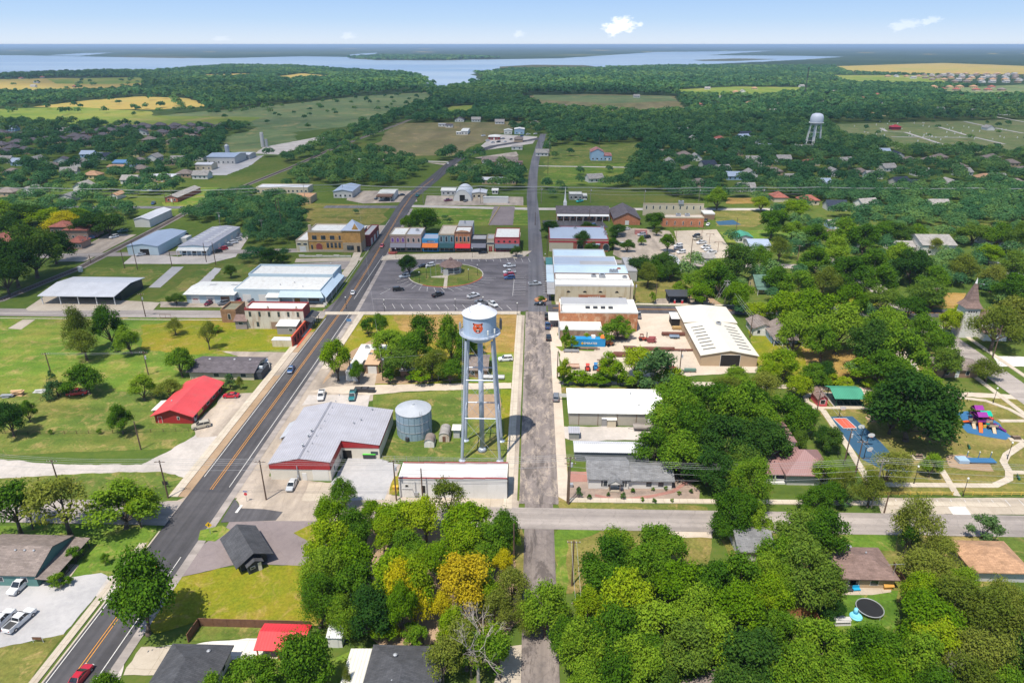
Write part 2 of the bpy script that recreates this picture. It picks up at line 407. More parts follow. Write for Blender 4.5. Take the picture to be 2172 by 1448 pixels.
BLUE_PAD=surf('blue_rubber',(0.035,0.13,0.27),0.8,0.14,0.2,space='World')
RED_PAD=surf('red_court_paint',(0.55,0.1,0.06),0.8,0.1,0.2,space='World')
NAVY_PAD=surf('dark_blue_court',(0.03,0.085,0.15),0.8,0.14,0.2,space='World')
Z=lambda i: 0.02*i
def make_ground():
 t=NT('open_country');v=t.coord('World')
 near=t.math('ADD',t.math('MULTIPLY',t.noise(v,0.012,6,0.65),0.6),t.math('MULTIPLY',t.noise(v,0.3,4,0.7),0.4))
 cn=t.ramp(near,[(0.34,(0.045,0.085,0.016)),(0.5,(0.08,0.12,0.022)),(0.66,(0.15,0.14,0.04))])
 far=t.math('ADD',t.math('MULTIPLY',t.noise(t.coord('World',(0.00045,0.0011,1)),1.0,7,0.62,0.6),0.8),t.math('MULTIPLY',t.noise(v,0.012,4,0.6),0.2))
 cf=t.ramp(far,[(0.44,(0.022,0.042,0.016)),(0.54,(0.032,0.055,0.02)),(0.61,(0.07,0.09,0.03)),(0.66,(0.28,0.22,0.09))])  # dark tones carry the far land's cloud shade in its colour
 sp=t.node('ShaderNodeSeparateXYZ');t.l.new(v,sp.inputs[0])
 k=t.node('ShaderNodeMapRange');k.inputs[1].default_value=700;k.inputs[2].default_value=1300;t.l.new(sp.outputs[1],k.inputs[0])
 c=t.mix(k.outputs[0],cn,cf);t.color(c);t.b.inputs['Roughness'].default_value=0.95;t.b.inputs['Specular IOR Level'].default_value=0.05
 mb=MB();ys=[-300,300,800,1600,3000,6000,12000,30000,90000]
 xs=[-90000,-20000,-5000,-1500,-500,0,500,1500,5000,20000,90000]
 for i in range(len(xs) -1):
  for j in range(len(ys) -1):
   mb.poly([(xs[i],ys[j],0),(xs[i+1],ys[j],0),(xs[i+1],ys[j+1],0),(xs[i],ys[j+1],0)])
 o=link('ground',mb.mesh('ground',t.m));o['kind']='structure'
make_ground()
def water():
 t=NT('lake_water');v=t.coord('World')
 n=t.noise(v,0.02,4);n2=t.noise(t.coord('World',(0.0006,0.0024,1)),1.0,4)
 t.color(t.ramp(n2,[(0.4,(0.17,0.24,0.33)),(0.6,(0.28,0.33,0.38))]));t.b.inputs['Roughness'].default_value=0.28
 t.bump(n,0.6,1.0);return t.m
WATER=water()
sheet('lake',[(-420,116),(60,118),(320,123),(470,124),(640,120),(790,122),(1020,127),(1200,124),(1420,117),(1700,119),(1790,121),(1700,127),(1560,134),(1450,139),(1250,145),(1110,144.5),(1000,156),(1005,164),(1030,172),(985,181),(930,189),(905,173),(870,155),(760,150.5),(620,140),(470,139),(330,151),(250,150),(0,158),(-420,160)],0.3,WATER)
sheet('shore_spit',[(1470,128),(1560,124.5),(1650,126),(1560,130),(1490,130)],.45,GM_under);sheet('shore_spit',[(225,119),(330,118.5),(430,121),(390,124),(270,122)],.45,GM_under);sheet('shore_spit',[(1060,142),(1130,138),(1240,139),(1300,146),(1060,147)],.46,GM_under)
sheet('lake',[(735,123),(745,116),(800,112),(790,118.5),(760,124)],0.32,WATER)
sheet('lake',[(1190,124),(1390,111),(1640,108),(1450,121)],0.34,WATER)
sheet('lake',[(100,118),(180,113),(240,112),(170,119)],0.34,WATER)
sheet('hay_field',[(-160,172),(130,166),(290,168),(306,184),(255,193),(90,199),(-160,198)],0.12,GM_hay)
sheet('meadow',[(100,168),(300,164),(312,176),(230,179),(120,178)],0.14,GM_fgreen)
sheet('hay_field',[(70,227),(190,213),(300,205),(400,209),(440,226),(330,233),(200,231)],0.12,GM_hay)
sheet('meadow',[(-160,236),(160,227),(320,237),(330,246),(560,249),(520,262),(250,268),(130,262),(-160,260)],0.13,GM_fgreen)
sheet('meadow',[(330,246),(560,226),(760,205),(905,196),(925,212),(790,262),(620,282),(540,268),(300,262)],0.12,GM_mead)
sheet('meadow',[(912,247),(960,226),(1016,223),(990,250)],0.12,GM_fgreen)
sheet('meadow',[(1090,205),(1250,200),(1430,204),(1460,238),(1370,246),(1230,236),(1150,229)],0.12,GM_brown)
sheet('meadow',[(1130,202),(1420,204),(1440,214),(1300,220),(1140,212)],0.13,GM_mead)
sheet('hay_field',[(1770,141),(2000,134),(2330,146),(2330,158),(1940,158),(1790,152)],0.12,GM_hay)
sheet('hay_field',[(560,166),(640,156),(720,163),(610,170)],0.12,GM_hay)
sheet('hay_field',[(400,160),(520,156),(560,161),(450,167)],0.12,GM_hay)
sheet('meadow',[(1440,190),(1560,184),(1740,186),(1640,205),(1450,203)],0.12,GM_fgreen)
sheet('meadow',[(1760,160),(1990,160),(2010,178),(1800,176)],0.12,GM_fgreen)
sheet('meadow',[(1960,190),(2330,172),(2330,196),(2060,206)],0.12,GM_mead)
sheet('meadow',[(840,262),(1120,258),(1030,300),(955,332),(850,330),(780,322)],0.06,GM_brown)
sheet('cemetery_lawn',[(1745,264),(2330,250),(2330,312),(2040,326),(1925,322),(1785,292)],0.06,grass('cemetery_grass',(0.10,0.14,0.05),(0.14,0.175,0.06),(0.19,0.19,0.085),0.02,0.1))
for q in ([(1868,272),(1880,279),(1920,281),(2000,307),(2050,307)],[(1985,268),(2060,290),(2130,306)],[(2045,258),(2100,270),(2170,283)],[(1890,291),(2060,292)],[(2110,248),(2200,264)]): strip('cemetery_path',[G(*k) for k in q],-2.2,2.2,0.16,GV_pale)
fr=random.Random(4)
for i in range(46):
 py=97.5+20*fr.random() ** 1.6;px=fr.uniform(-100,2270);w=fr.uniform(14,60);k=fr.uniform(.5,1.1)*(1+(py -97)/25)
 if not (py>111 and px<1650): sheet('hay_field',[(px,py),(px+w*.4,py - k*.5),(px+w,py),(px+w*.6,py+k*.5)],0.2+i*.01,GM_hay if i % 3 else GM_mead)
sheet('meadow',[(1160,312),(1360,303),(1345,345),(1160,352)],0.06,GM_deep)
sheet('meadow',[(1155,352),(1340,345),(1300,392),(1150,396)],0.06,GM_lawn)
sheet('meadow',[(640,432),(835,436),(805,475),(655,478)],0.05,GM_park)
sheet('meadow',[(860,436),(1080,436),(1125,436),(1118,478),(940,480),(830,478)],0.05,GM_lawn)
sheet('meadow',[(560,268),(630,284),(610,330),(460,330),(480,290)],0.05,GM_mead)
sheet('meadow',[(350,430),(420,398),(470,398),(430,440),(360,447)],0.05,GM_lawn)
sheet('gravel_yard',[(560,312),(690,288),(680,306),(590,328),(540,326)],0.06,GV_pale)
sheet('gravel_yard',[(405,372),(480,336),(560,330),(530,352),(480,372)],0.06,GV_grey)
HW=[(-74.8,-60),(-74.8,250),(-77.2,309),(-83.5,430),(-84.5,470),(-78.5,535),(-72.5,621),(-62,670),(-42,724),(-5,772),(12,800)]
strip('highway',HW,-4.6,4.9,Z(6),AS_hwy)
strip('highway_shoulder',HW[:4],4.8,6.6,Z(5),AS_grey,road=False)
ST=[(2.2,20),(2.1,128)]
ST2=[(2.1,128),(1.9,250),(1.2,330),(0.0,407),(-1.5,470),(-1.0,560),(1.0,640),(4.5,720),(8,790),(10,830)]
strip('street',ST,-3.3,3.1,Z(6),paving('brown_asphalt',(0.15,0.125,0.115),(0.23,0.195,0.175),None,0.09,patch=0.5,patchcol=(0.10,0.088,0.088),streak=(0.5,0.02),crack=0.3))
sheet('verge',[(-82,128),(-79,128),(-79,250),(-82.5,250),(-81.5,215),(-82,180)],Z(3),DIRT,world=True)
sheet('verge',[(-70.5,128),(-65,128),(-62,150),(-63,185),(-66,200),(-66,250),(-70.5,250)],Z(2),CO_lot,world=True)
strip('street',ST2[:2],-4.6,4.4,Z(6),AS_old)
strip('street',ST2[1:],-3.6,3.6,Z(6),AS_far)
strip('street',[(-30,122.8),(0,122.8),(280,124.8)],-3.7,3.7,Z(7),AS_grey)
ROADS.append(([(-70,122.8),(-30,122.8)],4))
sheet('street_apron',[(468,1108),(498,1058),(512,1078),(560,1080),(600,1086),(585,1104)],Z(6),AS_hwy)
strip('street',[(-78,122),(-300,122)],-4.2,4.2,Z(5),AS_grey)
strip('street',[(6,254),(420,252.5)],-4.3,4.3,Z(6),AS_hwy)
strip('street',[(-80,244),(-140,243),(-420,242)],-4.0,4.0,Z(5),AS_grey)
strip('street',[(147.5,110),(147.5,330)],-4.4,4.4,Z(5),AS_grey)
strip('street',[(-88,435),(-135,434)],-3.6,3.6,Z(5),AS_far);strip('street',[(-225,429),(-420,425)],-3.6,3.6,Z(5),AS_far)
strip('street',[(-80,438),(0,432),(160,436)],-3.2,3.2,Z(5),GV_pale)
strip('street',[(-84,337),(-250,318),(-420,316)],-3.6,3.6,Z(5),AS_grey)
strip('street',[(4,322),(60,316),(160,312)],-3.4,3.4,Z(5),AS_grey)
strip('street',[(-72,618),(-200,640)],-2.6,2.6,Z(5),GV_pale)
strip('street',[(0,600),(140,590)],-2.2,2.2,Z(5),GV_pale)
YL=[(-75.0,-40),(-75.0,106)];YL2=[(-75.0,131),(-75.0,250),(-77.4,309),(-83.7,430),(-84.7,470),(-78.7,535)]
for P in (YL,YL2):
 dashes(P,-0.27,0.13,200,0,Z(8),PAINT_Y);dashes(P,0.27,0.13,200,0,Z(8),PAINT_Y)
dashes([(-75,-40),(-75,104)],-3.9,0.15,200,0,Z(8),PAINT_W);dashes([(-75,-40),(-75,108)],3.9,0.15,200,0,Z(8),PAINT_W)
dashes([(-75,136),(-75,240)],-3.9,0.15,200,0,Z(8),PAINT_W);dashes([(-75,132),(-75,246)],3.9,0.15,200,0,Z(8),PAINT_W)
dashes([(-77.5,262),(-78.5,325)],4.1,0.15,200,0,Z(8),PAINT_W);dashes([(-77.5,258),(-82,400)],-4.0,0.15,200,0,Z(8),PAINT_W)
for o in (-0.2,0.2): dashes([(8,254.1),(420,252.6)],o,0.16,200,0,Z(8),PAINT_Y)
lines([((501,1088),(513,1072))],0.6,Z(9),PAINT_W,'stop_line')
sheet('square_asphalt',[(686,661),(1112,661),(1170,646),(1166,600),(1152,546),(1112,543),(838,547),(800,560)],Z(5),AS_sq)
sheet('sidewalk',[(825,541),(1128,533),(1112,545),(1040,550),(840,551),(808,553),(812,545)],Z(6),CO_walk,thick=0.1)
sheet('sidewalk',[(690,668),(1104,667),(1104,661),(690,662)],Z(6),CO_walk,thick=0.1)
oval=[(G(946,583)[0]+17.0*cos(a),G(946,583)[1]+17.3*sin(a)) for a in [i*2*pi/48 for i in range(48)]]
mbk=MB();n=len(oval)
cx,cy=G(946,583)
for i in range(n):
 a,b=oval[i],oval[(i+1) % n]
 ia=(cx+(a[0] - cx)*0.976,cy+(a[1] - cy)*0.976);ib=(cx+(b[0] - cx)*0.976,cy+(b[1] - cy)*0.976)
 mbk.prism([a,b,ib,ia],0,0.2,1 if i>31 and i<47 else 0)
o=link('kerb',mbk.mesh('kerb',[surf('kerb_concrete',(0.5,0.46,0.4),0.8),PAINT_R]));o['kind']='structure'
sheet('lawn',[(cx+(p[0] - cx)*0.976,cy+(p[1] - cy)*0.976) for p in oval],0.12,GM_deep,world=True)
sheet('path',[(940,612),(948,612),(950,586),(962,580),(962,578),(946,584),(914,587),(914,589),(943,590)],0.15,CO_walk)
segs=[]
for i in range(15):
 x=-58+i*3.55;segs.append(((x,251.5),(x -2.2,256.8)))
for i in range(14):
 x=-48+i*3.5;segs.append(((x,322.5),(x+1.0,316.5)))
for i in range(9):
 y=270+i*3.2;segs.append(((-3.0,y),(-8.4,y -0.8)))
for i in range(10):
 y=272+i*3.1;segs.append(((4.2,y),(9.4,y)))
for i in range(17):
 a=pi+0.25+i*0.165;segs.append(((cx+18.2*cos(a),cy+18.4*sin(a)),(cx+23.2*cos(a+0.1),cy+23.4*sin(a+0.1))))
segs += [((-66,262.5),(-12,262.5)),((-8.4,268),(-8.4,297)),((9.4,270),(9.4,301)),((-64,268),(-61,275)),((-61,275),(-64,276))]
lines(segs,0.14,Z(7),PAINT_W,'parking_line',world=True)
SWH=[(-82.6,128),(-82.6,215)]
strip('sidewalk',SWH,-1.1,1.1,Z(6),CO_walk,road=False,thick=0.08)
strip('sidewalk',[(-82.6,222),(-82.8,232),(-83.5,246)],-1.0,1.0,Z(6),CO_walk,road=False,thick=0.08)
strip('sidewalk',[(-66.8,196),(-66.4,247)],-1.1,1.1,Z(6),CO_walk,road=False,thick=0.08)
strip('sidewalk',[(-84.5,252),(-85.5,310),(-88,330)],-2.2,1.6,Z(6),CO_walk,road=False,thick=0.08)
strip('sidewalk',[(-80.9,40),(-80.9,112)],-0.9,0.6,Z(5),CO_slab,road=False,thick=0.06)
strip('kerb_gutter',[(-79.4,40),(-79.4,116)],-0.35,0.15,Z(5),CO_slab,road=False)
strip('sidewalk',[(-5.0,126),(-5.0,246)],-1.1,0.9,Z(6),CO_walk,road=False,thick=0.08)
strip('gutter',[(-3.4,128),(-3.4,246)],-0.7,0.4,Z(5),CO_lot,road=False)
strip('verge_gravel',[(7.6,128),(7.6,246)],-1.6,1.4,Z(4),GV_tan,road=False)
strip('sidewalk',[(9.0,129.6),(64,130.6),(108,131)],-0.8,0.8,Z(6),CO_walk,road=False,thick=0.08)
strip('sidewalk',[(10.8,258),(10.8,316)],-1.5,1.5,Z(6),CO_walk,road=False,thick=0.1)
strip('sidewalk',[(-8.8,322),(-8.0,372)],-0.9,0.9,Z(6),CO_walk,road=False,thick=0.08)
strip('sidewalk',[(14,260),(60,259.8),(140,259)],-0.8,0.8,Z(6),CO_walk,road=False,thick=0.06)
strip('kerb_gutter',[(-80,237.6),(-140,237),(-260,236.4)],-0.35,0.25,Z(6),CO_walk,road=False)
sheet('lawn',[(-130,672),(690,668),(640,745),(560,745),(420,775),(390,830),(-130,838)],Z(1),GM_lawn)
sheet('lawn',[(300,690),(470,672),(660,690),(640,738),(420,752),(300,742)],Z(2),GM_yel)
sheet('lawn',[(-130,832),(330,830),(330,890),(420,912),(390,950),(-130,972)],Z(2),GM_deep)
sheet('lawn',[(-130,1000),(330,992),(390,1012),(376,1062),(-130,1066)],Z(2),GM_deep)
sheet('lawn',[(-130,1118),(335,1108),(330,1130),(232,1250),(130,1280),(-130,1240)],Z(2),GM_lawn)
sheet('driveway',[(-130,966),(135,985),(300,985),(352,960),(412,925),(452,868),(470,838),(540,835),(440,985),(400,1015),(340,1000),(200,1003),(-130,1022)],Z(3),GV_pale)
sheet('driveway',[(408,900),(456,862),(470,838),(545,832),(470,925),(418,928)],Z(4),CO_lot)
sheet('verge',[(130,1066),(376,1062),(402,1050),(390,1078),(130,1082)],Z(4),CO_lot)
sheet('parking_lot',[(470,745),(645,748),(600,795),(555,802),(555,772)],Z(4),CO_lot)
sheet('verge',[(640,748),(660,735),(560,845),(420,1020),(392,1045)],Z(3),DIRT)
sheet('parking_lot',[(-130,1245),(60,1238),(215,1215),(232,1225),(200,1268),(135,1345),(-130,1400)],Z(4),GV_grey)
sheet('driveway',[(203,1264),(232,1222),(262,1218),(225,1275)],Z(5),GV_pale)
sheet('lawn',[(-130,1395),(135,1345),(60,1448),(-30,1560),(-200,1560)],Z(3),GM_park)
sheet('path',[(120,1248),(150,1196),(168,1198),(132,1250)],Z(5),CO_slab)
sheet('parking_lot',[(540,1100),(500,1060),(560,985),(640,855),(700,800),(800,790),(790,850),(690,860),(575,965),(570,1025)],Z(3),CO_lot)
sheet('parking_lot',[(500,1110),(520,1010),(570,1010),(705,1025),(740,970),(850,985),(830,1050),(900,1060),(1080,1056),(1100,1062),(1100,1105),(700,1105)],Z(4),CO_lot)
sheet('driveway',[(640,1063),(655,1024),(703,1024),(690,1063)],Z(6),CO_slab)
sheet('driveway',[(702,1024),(742,965),(812,975),(845,985),(815,1060),(720,1060)],Z(5),GV_grey)
sheet('parking_lot',[(640,860),(655,838),(785,838),(780,865),(690,855)],Z(5),GV_pale)
sheet('alley',[(655,832),(700,820),(860,815),(1085,812),(1085,824),(870,830),(785,838)],Z(5),GV_tan)
sheet('lawn',[(780,836),(1085,822),(1075,985),(808,976),(815,900)],Z(2),GM_deep)
sheet('bare_patch',[(990,835),(1062,835),(1066,885),(990,890)],Z(4),DIRT)
sheet('lawn',[(1062,826),(1088,826),(1082,985),(1075,985)],Z(4),GM_yel)
sheet('lawn',[(715,725),(755,668),(1098,667),(1088,812),(700,818),(690,790)],Z(1),GM_yel)
sheet('lawn',[(830,668),(1098,667),(1092,745),(1000,750),(850,700)],Z(2),GM_dry)
sheet('bare_patch',[(690,815),(700,770),(790,720),(830,735),(820,800),(1000,806),(800,815)],Z(3),DIRT)
sheet('verge',[(735,690),(690,760),(640,810),(625,855),(660,840),(700,790)],Z(3),CO_lot)
sheet('lawn',[(985,750),(1090,750),(1088,810),(985,812)],Z(3),GM_lawn)
sheet('verge',[(845,1050),(860,1010),(838,1010),(825,1050)],Z(6),GM_yel)
sheet('apron',[(840,1056),(1082,1054),(1076,1082),(830,1076)],Z(6),CO_slab)
sheet('parking_lot',[(487,1105),(700,1105),(715,1118),(690,1160),(640,1200),(510,1195),(380,1225),(365,1205),(480,1118)],Z(5),AS_lilac)
sheet('lawn',[(425,1125),(470,1115),(490,1125),(455,1150),(424,1145)],Z(7),GM_lawn)
sheet('lawn',[(380,1226),(520,1195),(640,1200),(700,1160),(700,1330),(420,1320),(330,1345),(300,1320)],Z(4),GM_yel)
sheet('lawn',[(622,1130),(660,1112),(720,1115),(720,1160),(650,1150)],Z(6),GM_yel)
sheet('lawn',[(400,1330),(560,1330),(540,1360),(400,1358)],Z(5),GM_deep)
sheet('driveway',[(340,1370),(560,1352),(560,1402),(480,1398),(450,1372)],Z(6),CO_white)
sheet('driveway',[(300,1372),(370,1371),(330,1432),(262,1432)],Z(6),CO_slab)
sheet('verge',[(250,1370),(300,1340),(270,1400),(255,1440),(215,1448),(190,1500),(170,1500),(215,1430)],Z(4),GV_pale)
sheet('lawn',[(480,1390),(700,1400),(760,1372),(780,1448),(620,1500),(460,1500)],Z(4),GM_lawn)
sheet('driveway',[(1070,1372),(1130,1364),(1130,1470),(1040,1470)],Z(5),CO_slab)
sheet('bare_patch',[(790,1120),(870,1080),(1090,1120),(1112,1200),(1118,1300),(1060,1370),(800,1370),(720,1300)],Z(2),DIRT)
sheet('verge',[(1080,1118),(1102,1112),(1122,1160),(1122,1260),(1100,1260)],Z(4),GM_park)
sheet('lawn',[(1180,1125),(1240,1116),(1510,1120),(1500,1240),(1190,1260),(1172,1180)],Z(3),GM_park)
sheet('lawn',[(1172,1135),(1190,1118),(1290,1116),(1270,1130),(1205,1145),(1200,1290),(1185,1290)],Z(4),GM_lawn)
sheet('verge',[(1400,1128),(1510,1120),(1510,1140),(1440,1140)],Z(5),GV_tan)
sheet('lawn',[(1510,1118),(2330,1122),(2330,1200),(1900,1280),(1760,1290),(1640,1330)],Z(2),GM_park)
sheet('lawn',[(1760,1140),(1900,1120),(1900,1170),(1780,1165)],Z(4),GM_lawn)
sheet('lawn',[(2120,1122),(2330,1122),(2330,1280),(2160,1215),(2080,1150)],Z(4),GM_deep)
sheet('lawn',[(1780,1262),(1905,1252),(1900,1340),(1760,1350),(1730,1310)],Z(4),GM_lawn)
sheet('patio',[(1785,1262),(1792,1246),(1890,1244),(1890,1256),(1850,1262)],Z(6),CO_slab)
sheet('garden_gravel',[(1200,1000),(1245,1000),(1430,1005),(1485,1040),(1480,1068),(1205,1062)],Z(4),paving('garden_gravel',(0.22,0.17,0.14),(0.33,0.25,0.2),None,0.3))
sheet('garden_path',[(1262,1048),(1310,1058),(1380,1050),(1425,1040),(1450,1022),(1478,1014),(1478,1020),(1455,1028),(1430,1045),(1380,1056),(1310,1064),(1262,1053)],Z(6),surf('red_paver',(0.32,0.16,0.13),0.9,0.2,0.5,space='World'))
sheet('patio',[(1208,1001),(1246,1001),(1246,1022),(1208,1022)],Z(6),MATS['red_paver'])
sheet('verge',[(1178,1050),(1205,1064),(1440,1070),(1500,1076),(1500,1086),(1190,1084)],Z(5),GM_park)
sheet('lawn',[(1180,980),(1205,980),(1205,1062),(1182,1052)],Z(4),GM_park)
sheet('gravel_yard',[(1192,905),(1400,905),(1400,934),(1210,934),(1188,926)],Z(4),GV_pale)
sheet('lawn',[(1183,822),(1400,820),(1400,835),(1183,835)],Z(3),GM_park)
sheet('alley',[(1178,806),(1400,808),(1700,816),(1880,824),(2172,838),(2172,848),(1880,832),(1690,825),(1400,816),(1178,816)],Z(4),GV_tan)
sheet('gravel_yard',[(1180,662),(1450,662),(1620,790),(1400,800),(1200,800),(1182,740)],Z(3),GV_tan)
sheet('verge',[(1178,735),(1190,735),(1190,705),(1200,690),(1260,735),(1260,745),(1190,745)],Z(5),GM_lawn)
sheet('lawn',[(1585,690),(1640,690),(1740,760),(1700,812),(1610,790)],Z(3),GM_yel)
sheet('lawn',[(1700,740),(1850,740),(1860,800),(1720,810)],Z(3),GM_dry)
sheet('lawn',[(1850,700),(2000,690),(2080,780),(1960,815),(1850,790)],Z(2),GM_park)
sheet('lawn',[(1760,622),(1860,622),(1860,650),(1750,650)],Z(3),GM_yel)
sheet('lawn',[(1968,620),(2050,622),(2040,655),(1975,652)],Z(3),GM_dry)
sheet('driveway',[(1900,745),(1935,745),(1950,790),(1900,790)],Z(5),GV_tan)
sheet('park_lawn',[(1690,822),(1890,828),(2120,840),(2330,870),(2330,1046),(1880,1046),(1840,1040),(1800,960),(1720,850)],Z(2),GM_park)
sheet('parking_lot',[(1858,1056),(2330,1056),(2330,1092),(1870,1090)],Z(5),CO_slab)
lines([((1870+i*29,1060),(1878+i*29.5,1074)) for i in range(14)],0.15,Z(8),PAINT_W,'parking_line')
sheet('ramp',[(2010,1076),(2045,1072),(2060,1092),(2022,1093)],Z(7),CO_white)
sheet('lawn',[(1870,1046),(2330,1047),(2330,1052),(1870,1052)],Z(3),GM_deep)
def ppath(pts,w,m=CO_walk): strip('path',[G(*p) for p in pts],-w/2,w/2,Z(6),m,road=False,thick=0.05)
ppath([(1745,870),(1712,852),(1708,842),(1722,836),(1800,834),(1875,836)],1.5)
ppath([(1745,870),(1800,950),(1842,1020),(1880,1028),(2060,1030),(2110,1030),(2140,1016),(2140,1000),(2128,980),(2135,965),(2172,940)],1.7)
ppath([(2022,842),(2090,850),(2140,868),(2172,885),(2260,925)],1.5)
ppath([(2120,893),(2240,893)],1.4);ppath([(2138,1002),(2260,1004)],1.4)
ppath([(2030,1052),(2005,1010),(1990,985)],1.5);ppath([(2172,935),(2140,932)],1.8)
ppath([(1722,865),(1850,866)],1.2)
strip('sidewalk',[(139.5,110),(139.5,245)],-0.8,0.8,Z(6),CO_walk,road=False,thick=0.06)
strip('sidewalk',[(155.5,150),(155.5,245)],-0.8,0.8,Z(6),CO_walk,road=False,thick=0.06)
sheet('driveway',[(2105,755),(2172,757),(2240,760),(2240,778),(2120,778)],Z(6),CO_white)
sheet('play_surface',[(2024,876),(2050,872),(2090,880),(2120,898),(2130,914),(2145,926),(2133,933),(2090,926),(2052,918),(2040,906),(2044,897)],Z(5),BLUE_PAD)
sheet('ball_court',[(1752,884),(1808,883),(1868,938),(1928,1004),(1892,1006),(1830,975),(1790,930)],Z(5),NAVY_PAD)
sheet('court_key',[(1768,888),(1793,888),(1816,908),(1790,908)],Z(7),RED_PAD)
lines([((1767,888),(1794,887)),((1794,887),(1817,908)),((1817,908),(1789,909)),((1789,909),(1767,888))],0.18,Z(8),PAINT_W,'court_line')
sheet('sand_pit',[(2006,970),(2014,964),(2050,965),(2100,985),(2108,1000),(2040,996),(2014,990)],Z(5),DIRT)
sheet('sand_pit',[(1835,885),(1842,878),(1870,878),(1880,888),(1862,896),(1842,894)],Z(5),DIRT)
sheet('slab',[(1852,834),(1890,834),(1890,846),(1870,846)],Z(5),CO_slab);sheet('slab',[(1930,966),(1955,962),(1968,972),(1942,976)],Z(5),CO_slab)
sheet('parking_lot',[(1310,490),(1345,484),(1420,490),(1440,520),(1470,560),(1350,565),(1300,540)],Z(4),CO_lot)
sheet('parking_lot',[(1430,490),(1520,487),(1560,545),(1480,552),(1445,545)],Z(4),CO_slab)
sheet('parking_lot',[(1150,468),(1275,466),(1290,483),(1155,486)],Z(5),AS_hwy)
sheet('school_lawn',[(1515,445),(1600,442),(1625,470),(1600,482),(1520,480)],Z(4),GM_park)
sheet('play_surface',[(1518,470),(1555,467),(1572,477),(1525,478)],Z(6),NAVY_PAD)
sheet('lawn',[(1525,492),(1640,487),(1690,500),(1680,545),(1600,530),(1545,515)],Z(3),GM_lawn)
sheet('lawn',[(1345,598),(1430,590),(1480,600),(1470,640),(1345,642)],Z(3),GM_park)
sheet('patio',[(1388,635),(1400,633),(1502,633),(1505,648),(1388,646)],Z(5),CO_lot)
sheet('patio',[(1432,628),(1500,625),(1530,645),(1440,648)],Z(4),DIRT)
sheet('bare_patch',[(1540,420),(1600,420),(1600,432),(1540,432)],0.08,GM_dry)
sheet('parking_lot',[(740,405),(880,405),(885,428),(770,432),(735,425)],Z(4),CO_lot)
sheet('parking_lot',[(905,415),(1110,418),(1110,436),(900,436)],Z(4),CO_lot)
sheet('driveway',[(1048,438),(1092,438),(1088,478),(1035,478)],Z(6),AS_lilac)
sheet('parking_lot',[(905,345),(1100,352),(1120,360),(1100,366),(985,358)],Z(4),CO_lot)
sheet('parking_lot',[(1050,285),(1140,290),(1130,305),(1035,318),(1020,310)],Z(4),GV_pale)
sheet('parking_lot',[(1005,335),(1095,322),(1100,330),(1070,340)],Z(4),CO_lot)
sheet('parking_lot',[(290,535),(380,545),(470,520),(520,495),(530,500),(500,545),(440,560),(260,560)],Z(4),GV_pale)
sheet('parking_lot',[(120,555),(230,495),(290,498),(180,555)],Z(4),CO_lot)
sheet('lawn',[(165,585),(190,567),(380,565),(330,605),(220,605)],Z(2),GM_deep)
sheet('lawn',[(330,640),(430,565),(460,568),(380,640)],Z(2),GM_deep)
sheet('path',[(315,610),(365,566),(390,566),(340,610)],Z(3),GV_grey)
sheet('court',[(55,655),(95,628),(340,642),(325,658),(60,660)],Z(6),CO_slab)
sheet('parking_lot',[(340,640),(365,640),(620,640),(690,640),(680,652),(340,652)],Z(4),CO_lot)
sheet('driveway',[(420,600),(455,568),(470,570),(440,605)],Z(3),GV_grey)
sheet('lawn',[(475,560),(630,555),(740,555),(700,590),(560,575),(460,590)],Z(2),GM_deep)
sheet('sidewalk',[(628,549),(770,546),(765,553),(625,557)],Z(5),CO_slab)
sheet('parking_lot',[(620,560),(760,552),(750,572),(640,572)],Z(4),AS_grey)
sheet('parking_lot',[(770,478),(820,478),(800,510),(765,520)],Z(4),CO_lot)
sheet('slab',[(17,697),(48,678),(75,678),(45,699)],Z(4),CO_slab)
sheet('lawn',[(690,660),(700,700),(650,705),(672,660)],Z(4),GM_yel)
RAIL=[G(p[0],p[1]) for p in [(-140,668),(0,637),(170,568),(280,512),(345,478),(430,432),(480,410),(535,388),(620,354),(700,318),(780,288),(850,262),(905,240)]]
strip('railway_bed',RAIL,-2.6,2.6,Z(4),paving('track_ballast',(0.15,0.13,0.12),(0.24,0.21,0.19),None,0.2))
RUST=surf('rail_steel',(0.12,0.075,0.06),0.5,0.2,0.5);TIE=surf('tie_wood',(0.09,0.075,0.065),0.9)
mb=MB()
for off in (-0.75,0.75):
 Q=offset_line(RAIL,off)
 for a,b in zip(Q,Q[1:]): mb.obox(a,b,0.16,0.1,0.35)
tr=MB()
for a,b in zip(RAIL[:9],RAIL[1:10]):
 L=hypot(b[0] - a[0],b[1] - a[1]);k=int(L/1.3);nx,ny=-(b[1] - a[1])/L,(b[0] - a[0])/L
 for i in range(k):
  t=i/k;x,y=a[0]+(b[0] - a[0])*t,a[1]+(b[1] - a[1])*t
  tr.obox((x - nx*1.3,y - ny*1.3),(x+nx*1.3,y+ny*1.3),0.35,0.04,0.2)
rw=thing('railway_track','single railway track running past the two metal warehouses','railway track',0,0)
part('rail',mb,RUST,rw);part('sleeper',tr,TIE,rw)
